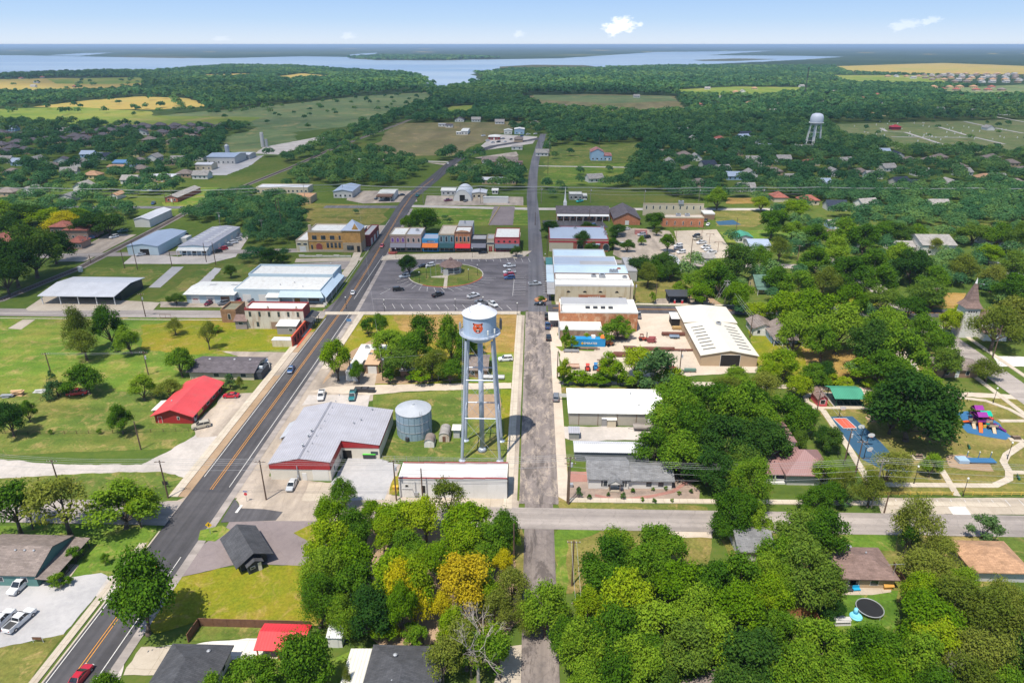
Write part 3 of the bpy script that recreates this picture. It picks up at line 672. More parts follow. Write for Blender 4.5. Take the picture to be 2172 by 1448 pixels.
LF=dict(
 mid=leaf('leaves_mid_green',(0.032,0.09,0.008),(0.088,0.185,0.012),(0.2,0.305,0.022)),
 dark=leaf('leaves_dark_green',(0.022,0.068,0.012),(0.055,0.12,0.018),(0.14,0.215,0.026)),
 lime=leaf('leaves_yellow_green',(0.06,0.14,0.006),(0.14,0.25,0.008),(0.27,0.345,0.014)),
 gold=leaf('leaves_gold',(0.25,0.2,0.008),(0.4,0.31,0.014),(0.48,0.38,0.02)),
 yellow=leaf('leaves_yellow',(0.28,0.28,0.006),(0.45,0.41,0.01),(0.5,0.42,0.02)),
 olive=leaf('leaves_olive',(0.08,0.12,0.014),(0.14,0.18,0.024),(0.21,0.235,0.04)),
 blue=leaf('leaves_blue_green',(0.035,0.09,0.03),(0.065,0.14,0.045),(0.11,0.19,0.06)),
)
LF_wood=leaf('leaves_far_wood',(0.03,0.098,0.042),(0.072,0.17,0.065),(0.19,0.295,0.072),tint=True)  # blue of haze and cloud shade is put into the leaf colour
BARK=surf('bark',(0.11,0.085,0.065),0.95,0.3,1.2);BARKG=surf('pale_dead_bark',(0.36,0.31,0.27),0.95,0.2,1.2)
def quads_mesh(name,C,Nn,S,asp,rng,mat,tint=None):
 "one small leaf spray per row: centre, facing, size"
 n=len(C);U=np.cross(Nn,rng.normal(size=(n,3)));U /= np.linalg.norm(U,axis=1,keepdims=True)+1e-9
 V=np.cross(Nn,U);a=(S*0.5)[:,None];b=a*asp
 P=np.stack([C - U*a,C - V*b*0.9+Nn*a*0.15,C+U*a,C+V*b*0.9+Nn*a*0.15],1).reshape(-1,3)
 me=bpy.data.meshes.new(name);me.vertices.add(4*n);me.vertices.foreach_set('co',P.astype(np.float32).ravel())
 me.loops.add(4*n);me.loops.foreach_set('vertex_index',np.arange(4*n,dtype=np.int32))
 me.polygons.add(n);me.polygons.foreach_set('loop_start',np.arange(0,4*n,4,dtype=np.int32))
 me.materials.append(mat)
 if tint is not None:
  at=me.attributes.new('tint','FLOAT','POINT');at.data.foreach_set('value',np.repeat(tint,4).astype(np.float32))
 me.update(calc_edges=True);return me
def unit(v): return v/(np.linalg.norm(v,axis=1,keepdims=True)+1e-9)
def crown_points(rng,nl,R,z0,z1,n,shape='round'):
 "lumps of foliage hung round a branch frame; leaves sit on the lumps' outsides"
 zc=(z0+z1)/2;hz=(z1 - z0)/2
 L=[]
 for i in range(nl):
  d=rng.normal(size=3);d /= np.linalg.norm(d);d[2]=abs(d[2])*1.15 -0.55
  k=rng.uniform(0.45,0.84) if rng.random()>.18 else rng.uniform(.85,1.0)
  if i<2: d=np.array([rng.normal()*.2,rng.normal()*.2,0.55]);k=0.8
  rl=R*rng.uniform(0.18,0.37)
  if shape=='tall': c=np.array([d[0]*R*k*0.8,d[1]*R*k*0.8,zc+d[2]*hz*1.2])
  elif shape=='cone':
   zt=rng.uniform(0,1);rr=R*(1 - zt)*0.75;th=rng.uniform(0,6.28);rl=R*0.4*(1.05 - zt)+0.25
   c=np.array([rr*cos(th),rr*sin(th),z0+zt*(z1 - z0)*0.95])
  else: c=np.array([d[0]*R*k,d[1]*R*k,zc+d[2]*hz*k*1.15])
  L.append((c,rl))
 w=np.array([l[1] ** 2 for l in L]);w /= w.sum();idx=rng.choice(nl,n,p=w)
 c=np.array([L[i][0] for i in idx]);r=np.array([L[i][1] for i in idx])[:,None]
 d=unit(rng.normal(size=(n,3))+np.array([0,0,0.35]));q=np.where(rng.random((n,1))<.2,rng.uniform(1.0,1.55,(n,1)),rng.uniform(0.5,1.12,(n,1)))
 P=c+d*r*q*np.array([1.0,1.0,0.8])
 if shape=='droop': P[:,2] -= np.abs(rng.normal(size=n))*0.9*(np.hypot(P[:,0],P[:,1])/R)
 P[:,2]=np.maximum(P[:,2],z0*0.7)
 N=unit(d*0.8+rng.normal(size=(n,3))*0.62+np.array([0,0,0.45]))
 return P,N,L
def trunk_mesh(name,rng,L,z0,r0,mat,n=6):
 mb=MB();top=Vector((rng.normal()*.2,rng.normal()*.2,z0*1.0));mb.tube((0,0,-0.3),(0,0,0.35),r0*1.5,r0*1.05,8);mb.tube((0,0,0.35),top,r0*1.05,r0*0.75,8)
 for c,rl in L[:10]:
  m=top.lerp(Vector(c),0.5)+Vector((rng.normal()*.25,rng.normal()*.25,0.25));mb.tube(top,m,r0*0.5,r0*0.3,5);mb.tube(m,Vector(c),r0*0.3,r0*0.08,5)
 return mb.mesh(name,mat,True)
TREES={}
def build_tree(kind,seed,mat,nl,n,size,z0=3.2,z1=10.5,R=5.0,shape='round',asp=0.7,r0=0.32,bark=BARK):
 rng=np.random.default_rng(seed);P,N,L=crown_points(rng,nl,R*0.92,z0,z1,n,shape)
 P[:,2] *= z1/max(P[:,2].max(),1)
 cm=quads_mesh('crown',P,N,rng.uniform(0.6,1.35,n)*size,asp,rng,LF[mat])
 TREES.setdefault(kind,[]).append((cm,trunk_mesh('trunk',rng,L,z0,r0,bark)))
for s in range(4): build_tree('o',10+s,'mid',28,10150,0.40,z0=1.4)
for s in range(2): build_tree('d',20+s,'dark',30,10440,0.40,z0=1.6)
for s in range(2): build_tree('y',30+s,'lime',25,9280,0.40,z0=1.8)
build_tree('g',40,'gold',26,10150,0.35,z0=1.5);build_tree('l',41,'yellow',22,8700,0.37,z0=1.5)
for s in range(2): build_tree('w',50+s,'olive',22,6670,0.40,z0=2.4,shape='droop',asp=0.45)
build_tree('s',55,'mid',16,3335,0.42,z0=2.4);build_tree('s',56,'olive',16,3335,0.42,z0=2.4)
build_tree('v',57,'mid',26,10150,0.38,z0=1.4,shape='droop',asp=0.4)
for s in range(2): build_tree('b',60+s,'mid',12,2465,0.60,z0=0.7,r0=0.2)
build_tree('B',62,'lime',12,2465,0.60,z0=0.7,r0=0.2)
build_tree('c',65,'blue',26,3770,0.48,z0=0.5,shape='cone',r0=0.2);build_tree('j',66,'blue',12,3190,0.56,z0=0.6,r0=0.2)
build_tree('t',70,'mid',24,8700,0.40,z0=1.8,shape='tall')
def bare_tree(seed,leaves=0):
 rng=np.random.default_rng(seed);mb=MB()
 def grow(p,d,L,r,lv):
  q=p+d*L;mb.tube(p,q,r,r*0.65,5 if lv<3 else 4)
  if lv >= 6: return
  for i in range(3 if lv in (0,1,3) else 2):
   e=Vector(d)+Vector((rng.normal()*.62,rng.normal()*.62,rng.normal()*.35+0.06));grow(q,e.normalized(),L*rng.uniform(0.62,0.85),r*0.58,lv+1)
 grow(Vector((0,0,-0.2)),Vector((0,0,1)),3.2,0.3,0)
 return mb.mesh('trunk',BARKG)
BARE=bare_tree(80)
TREE_OBJ=[]
KNAME=dict(o='tree',d='tree',y='tree',g='tree',l='tree',w='tree',s='tree',v='tree',t='tree',n='tree',b='bush',B='bush',c='conifer',j='juniper')
trng=random.Random(7)
KC={}
def put_tree(x,y,R,h,kind):
 nm=KNAME[kind];o=thing(nm,None,'tree' if nm in ('tree','conifer') else 'bush',x,y,trng.uniform(0,6.28))
 if kind=='n':
  k=link('trunk',BARE,o);o.scale=(R/5,R/5,h/11)
  TREE_OBJ.append((o,x,y,R,h,kind));return o
 V=TREES[kind];KC[kind]=KC.get(kind,-1)+1;cm,tm=V[KC[kind] % len(V)]
 link('crown',cm,o);link('trunk',tm,o)
 o.scale=(R/5.0*trng.uniform(.9,1.1),R/5.0*trng.uniform(0.85,1.1),h/10.5*trng.uniform(.93,1.07));o.rotation_euler=(trng.gauss(0,.07),trng.gauss(0,.07),trng.uniform(0,6.28))
 TREE_OBJ.append((o,x,y,R,h,kind));return o
def tree(cx,ytop,ybase,w,kind='o'):
 x,y=G(cx,ybase);k=PXM(x,y);R=w/2/k
 h=HT(x,y,ytop)
 return put_tree(x,y,R,max(0.6,min(h,26)),kind)
TL='''
1226 1035 1046 11 b; 1290 1042 1052 10 b; 1318 1048 1056 10 b; 1342 1034 1044 12 b; 1362 1054 1064 11 b; 1388 1056 1066 12 b; 1424 1056 1065 10 b; 1440 1040 1050 11 b; 1412 1030 1040 10 b; 1466 1036 1046 11 b; 1250 1048 1060 12 b; 1385 1032 1041 10 b; 1228 1034 1056 16 j; 1322 1043 1060 12 j
1205 798 816 26 B; 1222 796 815 30 B; 1240 799 816 28 B; 1256 797 815 30 B; 1276 798 816 30 B; 1296 797 815 30 B; 1316 799 816 30 B; 1338 798 816 30 B; 1192 770 810 22 B; 1190 790 815 20 B; 1620 795 818 40 B; 1600 798 818 36 B; 1790 798 822 40 B; 1840 800 824 40 B; 1700 800 822 40 B
45 1020 1132 130 s; 150 1015 1135 150 s; 268 1020 1120 135 o; 70 1040 1122 60 s; 300 1050 1118 70 y
315 1175 1345 165 o; 162 1160 1192 42 b; 224 1172 1196 26 b; 120 1215 1245 40 b; 145 1222 1240 30 B
175 645 750 60 w; 240 650 735 70 o; 185 700 765 75 w; 280 688 750 62 o; 246 726 747 20 j; 374 676 712 42 w; 445 682 742 46 s; 462 690 704 30 b
125 780 842 62 c; 190 768 836 78 o; 388 735 800 70 o; 308 795 850 62 o; 360 805 845 70 w; 30 848 925 80 d; 66 846 895 40 o; 262 855 920 56 o; 490 793 826 30 j; 510 797 826 18 w; 212 908 920 14 b; 108 910 921 12 b
718 725 808 72 y; 762 762 812 42 o; 808 660 712 46 o; 782 672 712 44 b; 835 700 770 95 o; 905 662 760 70 s; 960 668 770 60 o; 915 735 808 90 w; 860 740 800 80 d; 895 775 812 60 B; 955 760 812 70 o; 825 780 815 36 b; 872 788 808 40 b; 985 690 780 60 o; 880 690 780 80 o; 1010 720 750 40 b
735 1010 1080 60 o; 712 1060 1140 75 y; 758 1075 1165 90 o; 800 1062 1130 60 y; 848 1055 1140 100 y; 815 1090 1170 80 y; 950 1015 1100 95 s; 905 1065 1150 100 y; 1000 1070 1160 110 y; 1065 1080 1170 80 o; 1085 1125 1175 50 o; 1030 1110 1200 90 o; 970 1120 1190 80 y; 870 1120 1190 80 o
712 1115 1230 120 y; 690 1150 1290 130 v; 680 1200 1330 120 v; 770 1140 1250 120 y; 745 1200 1310 120 o; 830 1170 1280 130 y; 790 1240 1340 120 d; 735 1260 1352 100 v; 850 1235 1350 80 y; 880 1190 1310 95 y; 985 1110 1195 100 y; 1015 1150 1225 80 o; 1000 1215 1300 70 y; 935 1145 1230 90 y
985 1170 1300 140 g; 885 1195 1330 90 l; 935 1255 1330 56 l; 825 1300 1345 50 l; 1060 1160 1230 50 l; 1085 1200 1290 95 w; 1050 1250 1330 90 w; 1110 1275 1330 70 w; 820 1310 1352 80 y; 1030 1215 1300 70 y
1015 1300 1450 150 n; 1050 1330 1420 90 y; 965 1300 1400 80 y; 1000 1340 1440 90 s; 990 1310 1420 120 s; 1060 1335 1440 100 s; 940 1360 1460 90 s; 1155 1230 1350 105 o; 1190 1305 1392 80 o; 1120 1290 1350 60 w; 900 1320 1370 60 b; 870 1320 1362 50 b
655 1335 1480 135 o; 560 1390 1500 120 o; 470 1430 1520 90 o; 740 1410 1470 22 w; 240 1420 1490 70 o
1310 1115 1200 85 o; 1395 1110 1205 110 o; 1290 1150 1260 120 o; 1355 1155 1270 130 o; 1270 1195 1310 130 o; 1330 1215 1330 130 y; 1420 1195 1310 130 y; 1490 1180 1300 130 o; 1555 1165 1290 120 o; 1610 1165 1270 90 o; 1460 1250 1370 140 o; 1540 1245 1370 140 y; 1390 1270 1400 150 o; 1300 1300 1440 150 o; 1250 1320 1450 100 o; 1620 1230 1330 100 y; 1640 1290 1400 90 o; 1340 1350 1500 130 o; 1440 1330 1440 130 d; 1510 1320 1430 130 o; 1590 1340 1470 150 d; 1650 1360 1500 110 o; 1560 1420 1540 130 d; 1240 1400 1500 110 o; 1390 1400 1500 90 d; 1250 1250 1350 70 y; 1510 1240 1310 60 d; 1360 1330 1440 110 o; 1290 1390 1520 110 o; 1455 1375 1450 80 o; 1655 1240 1300 60 y; 1600 1290 1380 80 o
1550 1030 1130 95 o; 1600 1060 1140 80 o; 1530 1080 1140 70 o; 1640 1140 1230 110 o; 1700 1085 1180 120 d; 1740 1080 1190 100 o; 1700 1150 1270 130 d; 1740 1190 1300 90 d; 1722 1030 1095 84 o; 1760 1020 1075 70 o; 1580 970 1075 100 v; 1740 970 1030 60 o; 1650 1200 1290 80 o; 1760 1260 1310 60 d; 1780 1035 1070 50 j; 1702 1078 1132 56 o
1930 1060 1175 110 w; 1985 1130 1205 100 w; 2080 1090 1145 66 j; 1960 1170 1250 130 w; 2030 1195 1260 70 o; 2010 1220 1330 150 w; 2110 1220 1320 110 w; 2080 1260 1380 150 w; 1950 1250 1350 150 y; 1925 1215 1310 90 y; 2140 1270 1400 120 w; 2060 1330 1460 150 w; 2150 1350 1480 110 d; 1960 1310 1400 130 y; 2040 1400 1520 150 w; 2190 1240 1330 90 o; 1915 1110 1180 60 s
1730 1320 1440 130 o; 1800 1330 1440 120 o; 1860 1335 1430 120 o; 1700 1370 1500 110 o; 1775 1390 1500 130 o; 1860 1390 1500 130 y; 1930 1350 1460 120 o; 1960 1420 1520 120 o; 1740 1330 1390 60 j; 2130 1420 1530 110 o; 2000 1380 1480 90 n; 1665 1420 1520 80 o
1440 795 870 110 o; 1425 820 920 130 o; 1500 800 900 130 o; 1560 810 930 120 o; 1620 785 860 90 w; 1660 830 920 90 o; 1600 850 940 110 o; 1475 860 960 120 o; 1530 880 990 120 d; 1620 890 985 110 d; 1445 920 1015 110 o; 1390 905 985 90 o; 1500 945 1030 110 d; 1560 940 1020 100 d; 1600 820 880 70 o; 1695 850 920 70 o; 1690 800 850 60 y; 1410 860 940 70 o; 1540 790 850 80 w
1920 790 935 165 d; 1885 845 920 100 d; 1970 820 925 100 o; 1870 815 880 80 o; 1756 900 958 56 d; 1870 945 1040 95 w; 1840 1005 1075 90 w; 1785 985 1060 60 w; 1970 960 1012 56 o; 1745 905 950 50 d; 1690 910 960 40 d
1380 740 825 95 j; 1350 738 800 80 y; 1290 745 810 60 B; 1230 785 812 60 B; 1270 790 814 60 B; 1196 755 815 36 B; 1310 760 815 50 B; 1405 775 825 60 B; 1345 790 820 60 b; 1430 780 825 60 B; 1280 755 800 26 s
1198 690 745 26 B; 1213 710 745 36 B; 1245 705 728 22 B; 1310 668 715 60 b; 1295 685 725 66 b; 1330 690 720 40 b
1388 548 590 70 o; 1405 535 585 70 d; 1360 545 585 60 d; 1373 555 610 60 w; 1420 550 595 50 d; 1440 593 622 34 o; 1475 598 640 50 s; 1385 620 645 20 b
1245 470 500 40 d; 1235 490 530 44 d; 1255 515 545 40 d; 1165 465 505 44 d; 1173 468 490 30 y; 1330 508 535 32 o; 1388 448 488 55 o; 1392 483 500 24 w; 1415 493 535 40 y; 1300 505 530 36 o; 1360 500 520 20 o; 1310 475 500 44 d
1520 395 445 60 o; 1613 415 450 40 y; 1635 440 505 66 o; 1680 465 510 50 o; 1690 420 470 70 y; 1710 480 520 36 y; 1725 470 525 60 o
1470 570 622 60 o; 1500 545 620 70 o; 1560 510 600 80 d; 1600 520 585 60 o; 1525 560 630 80 o; 1490 600 650 60 y; 1560 600 660 80 y; 1610 640 680 70 y; 1640 555 620 70 o; 1690 565 640 80 o; 1740 555 630 80 w; 1790 540 620 90 o; 1840 520 600 80 o; 1660 610 700 90 y; 1720 610 720 110 y; 1770 640 750 110 o; 1800 600 690 80 y; 1680 660 760 80 o; 1740 690 770 80 o; 1720 520 590 70 o; 1650 500 560 60 w; 1770 500 570 70 o; 1860 560 640 80 o; 1900 510 580 70 o; 1930 530 605 80 d; 1980 560 620 70 o; 1955 590 650 90 d; 1870 610 665 80 d; 1920 620 680 70 o; 1890 650 730 90 o; 1850 660 760 100 o; 1830 680 790 90 d; 1900 680 800 110 o; 1950 660 740 80 o; 2000 650 710 60 y; 1990 700 770 70 o; 2040 640 700 60 y; 2100 645 745 115 w; 2140 620 720 120 w; 2000 740 800 70 d; 2090 760 810 80 w; 2140 580 650 80 o; 2100 560 620 70 w; 2040 540 600 90 w; 2140 530 600 80 d; 2095 515 560 60 y; 1980 500 540 40 w; 2060 470 520 70 d; 2110 470 530 60 o; 2150 470 540 60 d; 1940 470 520 60 o; 1900 470 520 60 d; 1870 465 515 70 o; 1830 470 540 80 o; 1790 460 530 70 o; 1955 785 850 90 o; 1905 760 820 90 o; 1860 740 820 100 o; 1820 760 810 80 B; 1760 790 820 60 B; 1720 770 815 70 o; 1660 740 810 80 y; 1630 760 820 60 y; 1560 770 820 60 o; 1745 765 812 50 d; 2060 860 880 20 b; 1970 620 660 50 d
870 540 585 50 d; 900 440 495 80 o; 870 455 490 50 y; 1095 520 545 24 d; 575 525 562 46 d; 600 540 560 30 d; 490 560 590 26 d; 375 622 648 40 d
80 475 590 110 d; 40 500 610 110 d; 120 490 560 80 d; 20 540 625 90 d; 100 440 480 90 y; 140 448 485 70 l; 60 430 480 90 d; 200 450 500 80 d; 235 455 500 70 d; 170 440 480 60 o; 20 460 510 80 d; 10 420 470 70 o
'''
def plant_list():
 for it in TL.replace('\n',';').split(';'):
  it=it.split()
  if len(it)==5: tree(float(it[0]),float(it[1]),float(it[2]),float(it[3]),it[4])
plant_list()
C=s2l
W_white=surf('white_paint_wall',(0.62,0.60,0.56),0.75,0.08,0.4);W_cream=surf('cream_wall',(0.52,0.45,0.33),0.8,0.1,0.3)
W_beige=surf('stained_cream_wall',(0.56,0.49,0.34),0.85,0.12,0.25,stain=(0.38,0.28,0.15));W_plaster=surf('old_white_plaster',(0.58,0.52,0.43),0.9,0.12,0.3,stain=(0.33,0.2,0.13))
W_tan=surf('tan_metal_wall',(0.42,0.31,0.2),0.7,0.08,0.4);W_brown=surf('brown_wall',(0.24,0.15,0.10),0.85,0.15,0.4)
W_grey=surf('grey_wall',(0.27,0.26,0.25),0.8,0.1,0.4);W_dark=surf('charcoal_wall',(0.045,0.05,0.06),0.75,0.15,0.4);W_teal=surf('teal_wall',(0.10,0.21,0.19),0.8,0.1,0.4)
W_pale=surf('pale_blue_wall',(0.44,0.53,0.57),0.7,0.08,0.3);W_blue=surf('light_blue_metal',(0.3,0.42,0.55),0.6,0.1,0.3);W_red=ribbed('red_metal_wall',(0.33,0.022,0.026),0.5,0.35,0)
W_ltgrey=surf('light_grey_wall',(0.46,0.45,0.43),0.8,0.08,0.4);W_yel=surf('pale_yellow_wall',(0.6,0.5,0.25),0.8,0.08,0.4);W_pink=surf('pink_brick_wall',(0.42,0.24,0.2),0.85,0.1,0.4)
BR_gold=brick('gold_brick',(0.46,0.25,0.075));BR_orange=brick('orange_brick',(0.42,0.17,0.075),stain=(0.55,0.36,0.22));BR_red=brick('red_brick',(0.34,0.10,0.06));BR_brown=brick('brown_brick',(0.30,0.165,0.085));BR_dkred=brick('dark_red_brick',(0.26,0.055,0.045))
BR_school=brick('school_brick',(0.44,0.17,0.085));BR_worn=brick('worn_brick',(0.32,0.21,0.15),stain=(0.2,0.12,0.09))
R_white=surf('white_membrane_roof',(0.66,0.65,0.61),0.7,0.07,0.12,stain=(0.5,0.47,0.42));R_wmetal=ribbed('white_metal_roof',(0.62,0.60,0.53),0.5,0.6,0);R_wmetaly=ribbed('white_metal_roof_cross',(0.6,0.6,0.58),0.5,0.6,1)
R_grey=surf('grey_membrane_roof',(0.33,0.33,0.34),0.75,0.12,0.12);R_gmetal=ribbed('grey_metal_roof',(0.36,0.355,0.39),0.55,0.6,0,0.08,stain=(0.3,0.29,0.31));R_galv=ribbed('galvanised_roof',(0.55,0.55,0.57),0.45,0.5,0,0.1)
R_blue=ribbed('blue_grey_roof',(0.32,0.38,0.48),0.5,0.6,0,0.06);R_bluef=surf('blue_grey_membrane',(0.33,0.38,0.47),0.6,0.08,0.1);R_sky=surf('pale_blue_roof',(0.46,0.565,0.65),0.6,0.1,0.12)
R_red=ribbed('red_metal_roof',(0.58,0.06,0.065),0.55,0.55,1,0.12,stain=(0.45,0.09,0.085));R_redx=ribbed('red_metal_roof_cross',(0.60,0.03,0.035),0.45,0.55,0);R_rust=ribbed('rusty_roof',(0.3,0.1,0.08),0.7,0.5,0,0.2,stain=(0.5,0.42,0.4))
R_mauve=ribbed('mauve_metal_roof',(0.29,0.165,0.155),0.5,0.45,0,0.06);R_green=shingle('green_shingle_roof',(0.10,0.175,0.14));R_gmet=ribbed('green_metal_roof',(0.055,0.26,0.16),0.5,0.5,0)
S_char=shingle('charcoal_shingles',(0.075,0.077,0.085));S_grey=shingle('grey_shingles',(0.2,0.2,0.205));S_brown=shingle('brown_shingles',(0.22,0.15,0.13));S_taupe=shingle('taupe_shingles',(0.22,0.18,0.16))
S_tan=shingle('tan_shingles',(0.42,0.25,0.15));S_red=shingle('red_tile_roof',(0.32,0.115,0.085));S_mauve=shingle('purple_grey_shingles',(0.12,0.105,0.115));S_pale=shingle('pale_grey_shingles',(0.31,0.29,0.27));S_black=shingle('black_blue_shingles',(0.035,0.045,0.07))
TRIM_W=surf('white_trim',(0.66,0.65,0.62),0.7,0.05);TRIM_R=surf('dark_red_coping',(0.28,0.045,0.045),0.7,0.1);TRIM_D=surf('dark_trim',(0.05,0.045,0.045),0.7,0.1);TRIM_T=surf('tan_stone_trim',(0.42,0.34,0.24),0.8,0.1);TRIM_B=surf('brown_trim',(0.16,0.09,0.06),0.8,0.1)
METAL=surf('grey_steel',(0.36,0.37,0.39),0.45,0.1,0.5,0.3);DARKM=surf('dark_steel',(0.05,0.05,0.055),0.5,0.1);WOODP=surf('weathered_wood',(0.2,0.14,0.1),0.9,0.25,0.8)
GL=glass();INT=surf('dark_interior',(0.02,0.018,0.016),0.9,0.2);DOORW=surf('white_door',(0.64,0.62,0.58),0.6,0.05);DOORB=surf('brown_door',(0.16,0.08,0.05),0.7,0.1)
def roof_mesh(kind,W,D,h,rise,ov):
 "returns (roof MB, gable-end MB or None)"
 r=MB();g=None;t=0.16
 x0,x1,y0,y1=-ov,W+ov,-ov,D+ov
 def slab(pts):
  n=len(pts);lo=[(p[0],p[1],p[2] - t) for p in pts]
  r.poly(pts);r.poly(lo[::-1])
  for i in range(n): j=(i+1) % n;r.poly([lo[i],lo[j],pts[j],pts[i]])
 if kind=='gx':
  ym=D/2;s=rise/ym;ze=h - s*ov;zr=h+rise
  slab([(x0,y0,ze+t),(x1,y0,ze+t),(x1,ym,zr+t),(x0,ym,zr+t)]);slab([(x0,ym,zr+t),(x1,ym,zr+t),(x1,y1,ze+t),(x0,y1,ze+t)])
  g=MB()
  for x in (0,W): g.poly([(x,0,h),(x,D,h),(x,ym,zr)] if x else [(x,D,h),(x,0,h),(x,ym,zr)])
 elif kind=='gy':
  xm=W/2;s=rise/xm;ze=h - s*ov;zr=h+rise
  slab([(x0,y0,ze+t),(xm,y0,zr+t),(xm,y1,zr+t),(x0,y1,ze+t)]);slab([(xm,y0,zr+t),(x1,y0,ze+t),(x1,y1,ze+t),(xm,y1,zr+t)])
  g=MB()
  for y in (0,D): g.poly([(0,y,h),(W,y,h),(xm,y,zr)] if not y else [(W,y,h),(0,y,h),(xm,y,zr)])
 elif kind=='hip':
  k=min(W,D)/2;z0,z1=h,h+rise
  if W >= D: a,b=(k,D/2,z1),(W - k,D/2,z1)
  else: a,b=(W/2,k,z1),(W/2,D - k,z1)
  c=[(x0,y0,z0),(x1,y0,z0),(x1,y1,z0),(x0,y1,z0)]
  if W >= D: fs=[[c[0],c[1],b,a],[c[1],c[2],b],[c[2],c[3],a,b],[c[3],c[0],a]]
  else: fs=[[c[0],c[1],a],[c[1],c[2],b,a],[c[2],c[3],b],[c[3],c[0],a,b]]
  for f in fs: r.poly(f)
  r.poly(c[::-1])
  for i in range(4): j=(i+1) % 4;r.poly([(c[i][0],c[i][1],z0 -0.2),(c[j][0],c[j][1],z0 -0.2),c[j],c[i]])
 elif kind in ('shedb','shedf'):
  za,zb=(h,h+rise) if kind=='shedb' else (h+rise,h)
  slab([(x0,y0,za+t),(x1,y0,za+t),(x1,y1,zb+t),(x0,y1,zb+t)])
  g=MB();lo,hi=min(za,zb),max(za,zb);yh=D if kind=='shedb' else 0;yl=D - yh
  g.poly([(0,yl,lo),(0,yh,lo),(0,yh,hi)]);g.poly([(W,yl,lo),(W,yh,lo),(W,yh,hi)]);g.poly([(0,yh,lo),(W,yh,lo),(W,yh,hi),(0,yh,hi)])
 return r,g
def opening(parent,side,u,z,w,hh,W,D,frame,pane,name='window',deep=False,arch=False):
 "a framed window or door set on a wall face, proud by a few cm"
 def at(a,d,zz):
  return {'f': (a,-d,zz),'b': (W - a,D+d,zz),'l': (-d,D - a,zz),'r': (W+d,a,zz)}[side]
 def panel(mb,a0,a1,z0,z1,d0,d1,mi=0):
  p=[at(a0,d0,z0),at(a1,d1,z1)]
  mb.box(min(p[0][0],p[1][0]),max(p[0][0],p[1][0]),min(p[0][1],p[1][1]),max(p[0][1],p[1][1]),z0,z1,mi)
 fr=MB();f=0.1;panel(fr,u - w/2 - f,u+w/2+f,z - f,z+hh+f,0.0,0.05)
 pm=MB();panel(pm,u - w/2,u+w/2,z,z+hh,0.0,0.075)
 if arch:
  for mb,rr,dd in ((fr,w/2+f,0.05),(pm,w/2,0.075)):
   pts=[at(u+rr*cos(a),dd,z+hh+rr*sin(a)) for a in [i*pi/8 for i in range(9)]]
   mb.poly(pts if side in 'fr' else pts[::-1])
   if mb is fr:
    bk=[at(u+rr*cos(a),0.0,z+hh+rr*sin(a)) for a in [i*pi/8 for i in range(9)]]
    for i in range(8): mb.poly([pts[i],pts[i+1],bk[i+1],bk[i]])
 if deep:
  o=part(name,fr,frame,parent);part('pane' if name=='window' else 'leaf',pm,pane,o)
 else:
  k=len(fr.v);fr.v += pm.v;fr.f += [tuple(i+k for i in q) for q in pm.f];fr.m=[0]*len(fr.m)+[1]*len(pm.f)
  o=part(name,fr,[frame,pane],parent)
 return o
def bldw(name,label,cat,x0,x1,y0,y1,h,roof='flat',rise=1.5,wall=None,roofm=None,ov=0.4,par=0.5,trim=None,wins=(),frame=None,yaw=0.0,group=None,lm=None,z=0.0,deep=False,gable=None,side=None):
 W,D=x1 - x0,y1 - y0
 o=thing(name,label,cat,x0,y0,yaw,group,z)
 wm=MB();wm.box(0,W,0,D,-0.3,h)
 frame=frame or TRIM_W;trim=trim or wall
 if roof=='flat':
  part('wall',wm,wall,o)
  r=MB();r.box(0.22,W -0.22,0.22,D -0.22,h,h+0.1,bottom=False);part('roof',r,roofm,o)
  if par:
   p=MB();e=0.05
   p.box(-e,W+e,-e,0.24,h -0.25,h+par);p.box(-e,W+e,D -0.24,D+e,h -0.25,h+par)
   p.box(-e,0.24,0.24,D -0.24,h -0.25,h+par);p.box(W -0.24,W+e,0.24,D -0.24,h -0.25,h+par)
   part('parapet',p,trim,o)
 else:
  r,g=roof_mesh(roof,W,D,h,rise,ov)
  if g:
   k=len(wm.v);wm.v += g.v;wm.f += [tuple(i+k for i in q) for q in g.f];wm.m += [1]*len(g.f)
  part('wall',wm,[wall,gable or wall],o);part('roof',r,roofm,o)
 for w in wins:
  sd,n,zz,ww,hh=w[:5];nm=w[5] if len(w)>5 else 'window';at=w[6] if len(w)>6 else None;mat_=w[7] if len(w)>7 else None
  L=W if sd in 'fb' else D
  arch=nm=='arched_window'
  for i in range(n):
   u=(L*(i+0.5)/n) if at is None else (at if n==1 else at[0]+(at[1] - at[0])*i/(n -1))
   opening(o,sd,u,zz,ww,hh,W,D,frame,mat_ or (GL if 'window' in nm else DOORW),'window' if arch else nm,deep,arch)
 FOOT.append((x0 -1,x1+1,y0 -1,y1+1))
 if lm: LM.append((lm,(x0+x1)/2,(y0+y1)/2))
 return o
def bld(name,label,cat,ax,ay,bx,h=None,yt=None,D=None,yb=None,**kw):
 "front wall from photograph point (ax, ay) to column bx; height from row yt; depth from row yb of the roof's far edge"
 x0,y0=G(ax,ay);x1=G(bx,ay)[0]
 if h is None: h=HT(x0,y0,yt)
 if D is None: D=G(ax,yb,h)[1] - y0
 return bldw(name,label,cat,x0,x1,y0,y0+D,h,**kw),x1 - x0,D,h
def bump(o,x,y,z,w=1.2,d=1.0,hh=0.8,name='rooftop_unit',m=None):
 mb=MB();mb.box(x - w/2,x+w/2,y - d/2,y+d/2,z -0.05,z+hh);mb.cyl(x,y,z+hh,z+hh+0.08,min(w,d)*0.38,n=10,mi=1)
 return part(name,mb,[m or METAL,DARKM],o)
